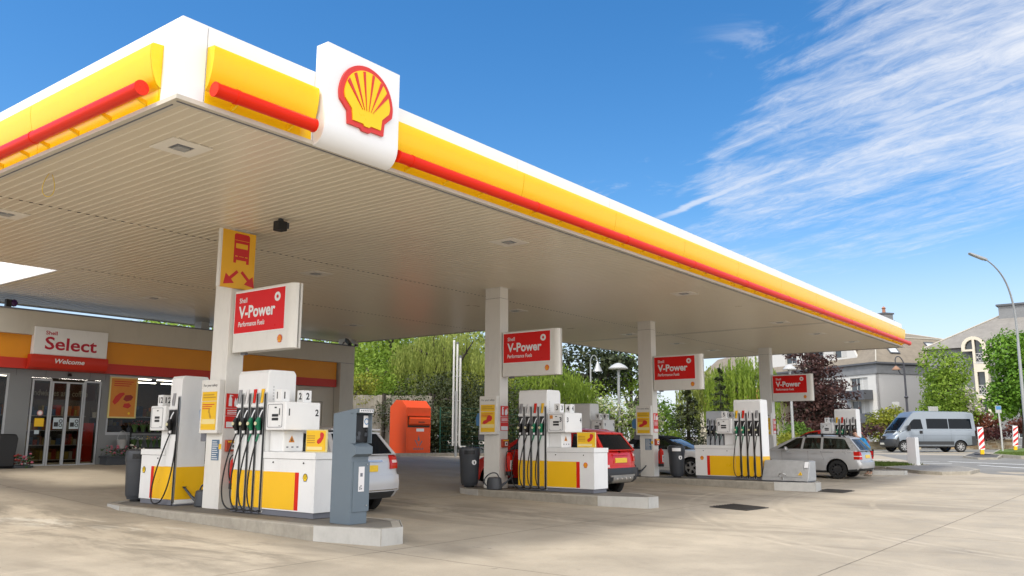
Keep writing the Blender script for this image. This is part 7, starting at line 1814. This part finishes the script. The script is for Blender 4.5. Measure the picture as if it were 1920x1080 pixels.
# ---------------------------------------------------------------- lamps, posts and signs
LAMPG = pm('grey_lamp_post', (.36,.37,.37), .45, metal=.4); LAMPD = pm('dark_lamp_post', (.05,.05,.06), .5); LAMPW = pm('white_lamp_shade', (.42,.42,.41), .4)
def street_lamp():
    b = Vector((44.6,-6.85,0)); b.z = G(b.x, b.y); t = thing('street_lamp', 'tall curved street lamp standing at the right edge of the grass island', 'street lamp', b)
    m = M(); p = [(44.6,-6.85,b.z-.2),(44.5,-6.85,3),(44.36,-6.9,6.2)]+bez((44.36,-6.9,6.2),(44.2,-7.0,9.2),(43.6,-6.75,10.2),(42.3,-6.05,10.85),14)[1:]
    m.tube(p, [.095,.085,.075]+[.06-.002*k for k in range(14)], 10, 0); m.build('mast', [LAMPG], t, smooth=60)
    m = M(); a, c = Vector((42.3,-6.05,10.85)), Vector((41.2,-5.40,11.12)); d = (c-a).normalized(); s = d.cross(Vector((0,0,1))).normalized()*.13; u = Vector((0,0,.06))
    m.hexa([a-s*.6-u, a+s*.6-u, c+s*.5-u*.3, c-s*.5-u*.3, a-s*.6+u, a+s*.6+u, c+s*.5+u*.5, c-s*.5+u*.5], 0); q = a.lerp(c,.55); m.hexa([a+d*.15-s*.9-u, a+d*.15+s*.9-u, c-d*.05+s*.8-u, c-d*.05-s*.8-u, a+d*.15-s*.8+u, a+d*.15+s*.8+u, c-d*.05+s*.7+u*.6, c-d*.05-s*.7+u*.6], 0)
    m.hexa([a+d*.25-s*.6-u*1.5, a+d*.25+s*.6-u*1.5, c-d*.2+s*.6-u*1.3, c-d*.2-s*.6-u*1.3, a+d*.25-s*.7-u, a+d*.25+s*.7-u, c-d*.2+s*.7-u, c-d*.2-s*.7-u], 1); m.build('lamp_head', [LAMPG, LAMPW], t, bevel=.02)
street_lamp()
def mushroom_lamp(x, y, zt, r, label):
    z = G(x, y); t = thing('park_lamp', label, 'lamp post', (x, y, z), 0, 'grey posts with wide lamp shades')
    m = M(); m.tube([(x,y,z-.1),(x,y,zt-.35)], [.085,.07], 12); m.build('post', [LAMPG], t, smooth=60)
    m = M(); m.lathe([(.10,-.40),(.10,-.30),(r,-.30),(r*1.03,-.25),(r*.75,-.12),(r*.3,.0),(.02,.03)], (x,y,zt), 24, 0); m.build('lamp_shade', [LAMPW], t, smooth=40)
mushroom_lamp(30.2, 9.9, 5.2, .5, 'grey lamp post with wide pale shade, left of the third column'); mushroom_lamp(39.75, 4.1, 5.5, .36, 'grey lamp post with wide pale shade, in front of the copper beech')
def classic_lamp():
    x, y = 36.2, 15.4; z = G(x, y); t = thing('bell_lamp', 'slender lamp post with a bell-shaped hanging lamp in front of the dark pine', 'lamp post', (x, y, z)); ux, uy = .61, -.79
    m = M(); m.tube([(x,y,z-.1),(x,y,5.9)], [.07,.05], 10); m.tube(bez((x,y,5.9),(x,y,6.5),(x+ux*.4,y+uy*.4,6.6),(x+ux*.45,y+uy*.45,5.9)), .03, 6); m.build('post', [LAMPG], t, smooth=60)
    m = M(); m.lathe([(.04,.35),(.10,.22),(.16,.05),(.30,-.25),(.32,-.28),(.0,-.28)][::-1], (x+ux*.45,y+uy*.45,5.65), 18); m.build('lamp_shade', [LAMPG], t, smooth=40)
classic_lamp()
def ornate_lamp():
    x, y = 61.2, 2.7; z = G(x, y); ux, uy = .61, -.79; t = thing('ornate_lamp', 'tall dark ornate lamp post with a scrolled top in front of the grey apartment wall', 'lamp post', (x, y, z))
    m = M(); m.tube([(x,y,z-.1),(x,y,3.5),(x,y,7.0)], [.11,.09,.06], 10)
    for q in (1.6, 4.4): m.lathe([(.10,-.1),(.16,0),(.10,.1)], (x,y,q), 12)
    m.tube(bez((x,y,7.0),(x-ux*.3,y-uy*.3,7.9),(x-ux*.8,y-uy*.8,7.5),(x-ux*.6,y-uy*.6,6.9)), .04, 6); m.tube(bez((x,y,6.6),(x-ux*.5,y-uy*.5,6.9),(x-ux*.6,y-uy*.6,6.2),(x-ux*.1,y-uy*.1,6.1)), .03, 6); m.build('post', [LAMPD], t, smooth=60)
    m = M(); m.lathe([(.30,-.08),(.30,0),(.12,.18),(.03,.25)], (x-ux*.62,y-uy*.62,6.55), 14); m.build('lamp_shade', [pm('copper_lamp', (.28,.16,.10), .5)], t, smooth=40)
ornate_lamp()
def bollard():
    x, y = 31.0,-4.1; z = G(x, y)+.1; t = thing('bollard', 'square white bollard on the kerbed island at the forecourt exit', 'bollard', (x, y, z), R(-10), own=True)
    m = M(); s = .185; m.prism([(-s,-s,-.1),(s,-s,-.1),(s,s,-.1),(-s,s,-.1)], (0,0,1.27), 0); m.box(-s*.93,-s*.93,1.17,s*.93,s*.93,1.20,0); m.build('column', [pm('white_plastic', (.74,.74,.73), .45, dirt=.08)], t, bevel=.03)
    m = M(); m.box(-s-.01,-s-.01,-.1,s+.01,s+.01,.05); m.build('foot', [COLW], t)
bollard()
def striped_board(x, y, h, label, lean=0.0):
    z = G(x, y)+.08; t = thing('striped_board', label, 'warning board', (x, y, z), R(-50), 'red and white striped warning boards', own=True)
    m = M(); w = .30; m.box(-w/2,-.03,.30,w/2,.03,.30+h,0)
    # diagonal red bars 2 mm proud
    k = -.2
    while k < h:
        p = [(-w/2, k), (w/2, k+.28), (w/2, k+.28+.17), (-w/2, k+.17)]
        q = []
        for i in range(4):
            a, b = p[i], p[(i+1) % 4]; q.append((a[0], min(h-.01, max(.01, a[1]))))
        if max(r[1] for r in q)-min(r[1] for r in q) > .08:
            for O, U in (((0,-.031,.30), UX), ((0,.031,.30), NX)): m.flat(q, [], O, U, UZ, .003, 1)
        k += .36
    m.build('board', [WINK, REDINK], t)
    m = M(); m.box(-.09,-.06,-.02,.09,.06,.30,1); m.box(-.32,-.22,-.06,.32,.22,.06,0); m.build('foot', [BLACK, YEL], t, bevel=.02)
    if lean: t.rotation_euler = (0, lean, R(-50))
striped_board(42.6, -4.95, 1.18, 'red and white striped board on the paved island, left one with a yellow foot'); striped_board(52.3, -5.3, 1.25, 'red and white striped board leaning slightly at the right, beyond the grass island', R(5))
def stop_post():
    x, y = 49.5,-5.0; z = G(x, y); t = thing('stop_post', 'thin white post with a small blue and white sign between the striped boards', 'sign post', (x, y, z), R(-50), own=True)
    m = M(); m.tube([(-.02,0,-.1),(0,0,1.3),(-.05,0,2.55)], .05, 8); m.build('post', [LAMPW], t, smooth=60)
    m = M(); m.box(-.22,-.03,2.35,.12,.03,2.78,0); m.box(-.20,-.036,2.55,.10,-.031,2.76,1); m.build('sign_plate', [LAMPW, BLUE], t)
stop_post()
def white_sign(x, y, z0, w, h, label):
    z = G(x, y); t = thing('blank_sign', label, 'sign', (x, y, z), R(-50), 'blank white signs over the van', own=True)
    m = M(); m.box(-w/2,-.04,z0-z,w/2,.04,z0-z+h); m.build('panel', [LAMPW], t, bevel=.02); m = M(); m.box(-.05,-.03,-.1,.05,.03,z0-z); m.build('post', [LAMPD], t)
white_sign(60.8, 3.4, 3.62, .55, .42, 'blank white sign left of the ornate lamp post, against the grey wall'); white_sign(62.8, 1.2, 3.25, .75, .45, 'blank white sign just above the windscreen of the silver van')
def stone_wall():
    a, b = Vector((63.6,.9,0)), Vector((66.6,-3.6,0)); t = thing('stone_wall', 'low wall of pale yellow stone blocks behind the silver van', 'wall', (a.x, a.y, .48)); d = (b-a); L_ = d.length; d.normalize(); n = Vector((-d.y,d.x,0)); m = M()
    for r in range(4):
        s = -.2*(r % 2)
        while s < L_:
            w = rnd.uniform(.35,.7); p = a+d*max(0,s)+n*rnd.uniform(0,.02); q = a+d*min(L_,s+w-.015)+n*rnd.uniform(0,.02); e = n*.35; z0 = .40+r*.2; z1 = z0+.19
            m.hexa([(*p.xy,z0),(*q.xy,z0),(*(q+e).xy,z0),(*(p+e).xy,z0),(*p.xy,z1),(*q.xy,z1),(*(q+e).xy,z1),(*(p+e).xy,z1)], rnd.randrange(2)); s += w
    m.build('blocks', [STONEW, pm('ochre_stone', (.42,.30,.17), .85, var=.2)], t)
    m = M(); e = n*.45; m.hexa([(*(a-n*.05).xy,1.2),(*(b-n*.05).xy,1.2),(*(b+e).xy,1.2),(*(a+e).xy,1.2),(*(a-n*.05).xy,1.28),(*(b-n*.05).xy,1.28),(*(b+e).xy,1.28),(*(a+e).xy,1.28)]); m.build('coping', [STONEW], t)
    a2 = Vector((57.0,5.6,0)); b2 = Vector((61.0,1.9,0)); t2 = thing('garden_wall', 'low pale stone garden wall left of the silver van', 'wall', (a2.x, a2.y, .48)); m = M(); d = (b2-a2).normalized(); n = Vector((-d.y,d.x,0))*.3
    for r in range(3): m.hexa([(*a2.xy,.4+.22*r),(*b2.xy,.4+.22*r),(*(b2+n).xy,.4+.22*r),(*(a2+n).xy,.4+.22*r),(*a2.xy,.61+.22*r),(*b2.xy,.61+.22*r),(*(b2+n).xy,.61+.22*r),(*(a2+n).xy,.61+.22*r)], 0)
    m.build('blocks', [STONEW], t2)
stone_wall()
def gate_post():
    x, y = 63.9,-5.3; z = G(x, y); t = thing('gate_pier', 'grey stone gate pier with a thin rail on top at the right edge', 'gate pier', (x, y, z)); m = M(); m.box(x-.4,y-.4,z-.1,x+.4,y+.4,z+2.1,0); m.box(x-.48,y-.48,z+2.1,x+.48,y+.48,z+2.22,0); m.build('pier', [STONEW if False else COBBLE], t, bevel=.02)
    m = M(); m.tube([(x-.45,y+.5,z+2.5),(x+.45,y-.5,z+2.5)], .04, 6); m.tube([(x-.3,y+.3,z+2.2),(x-.3,y+.3,z+2.5)], .03, 5); m.tube([(x+.3,y-.3,z+2.2),(x+.3,y-.3,z+2.5)], .03, 5); m.build('rail', [LAMPW], t)
gate_post()

for o in bpy.data.objects:
    if 'own_frame' in o: del o['own_frame']
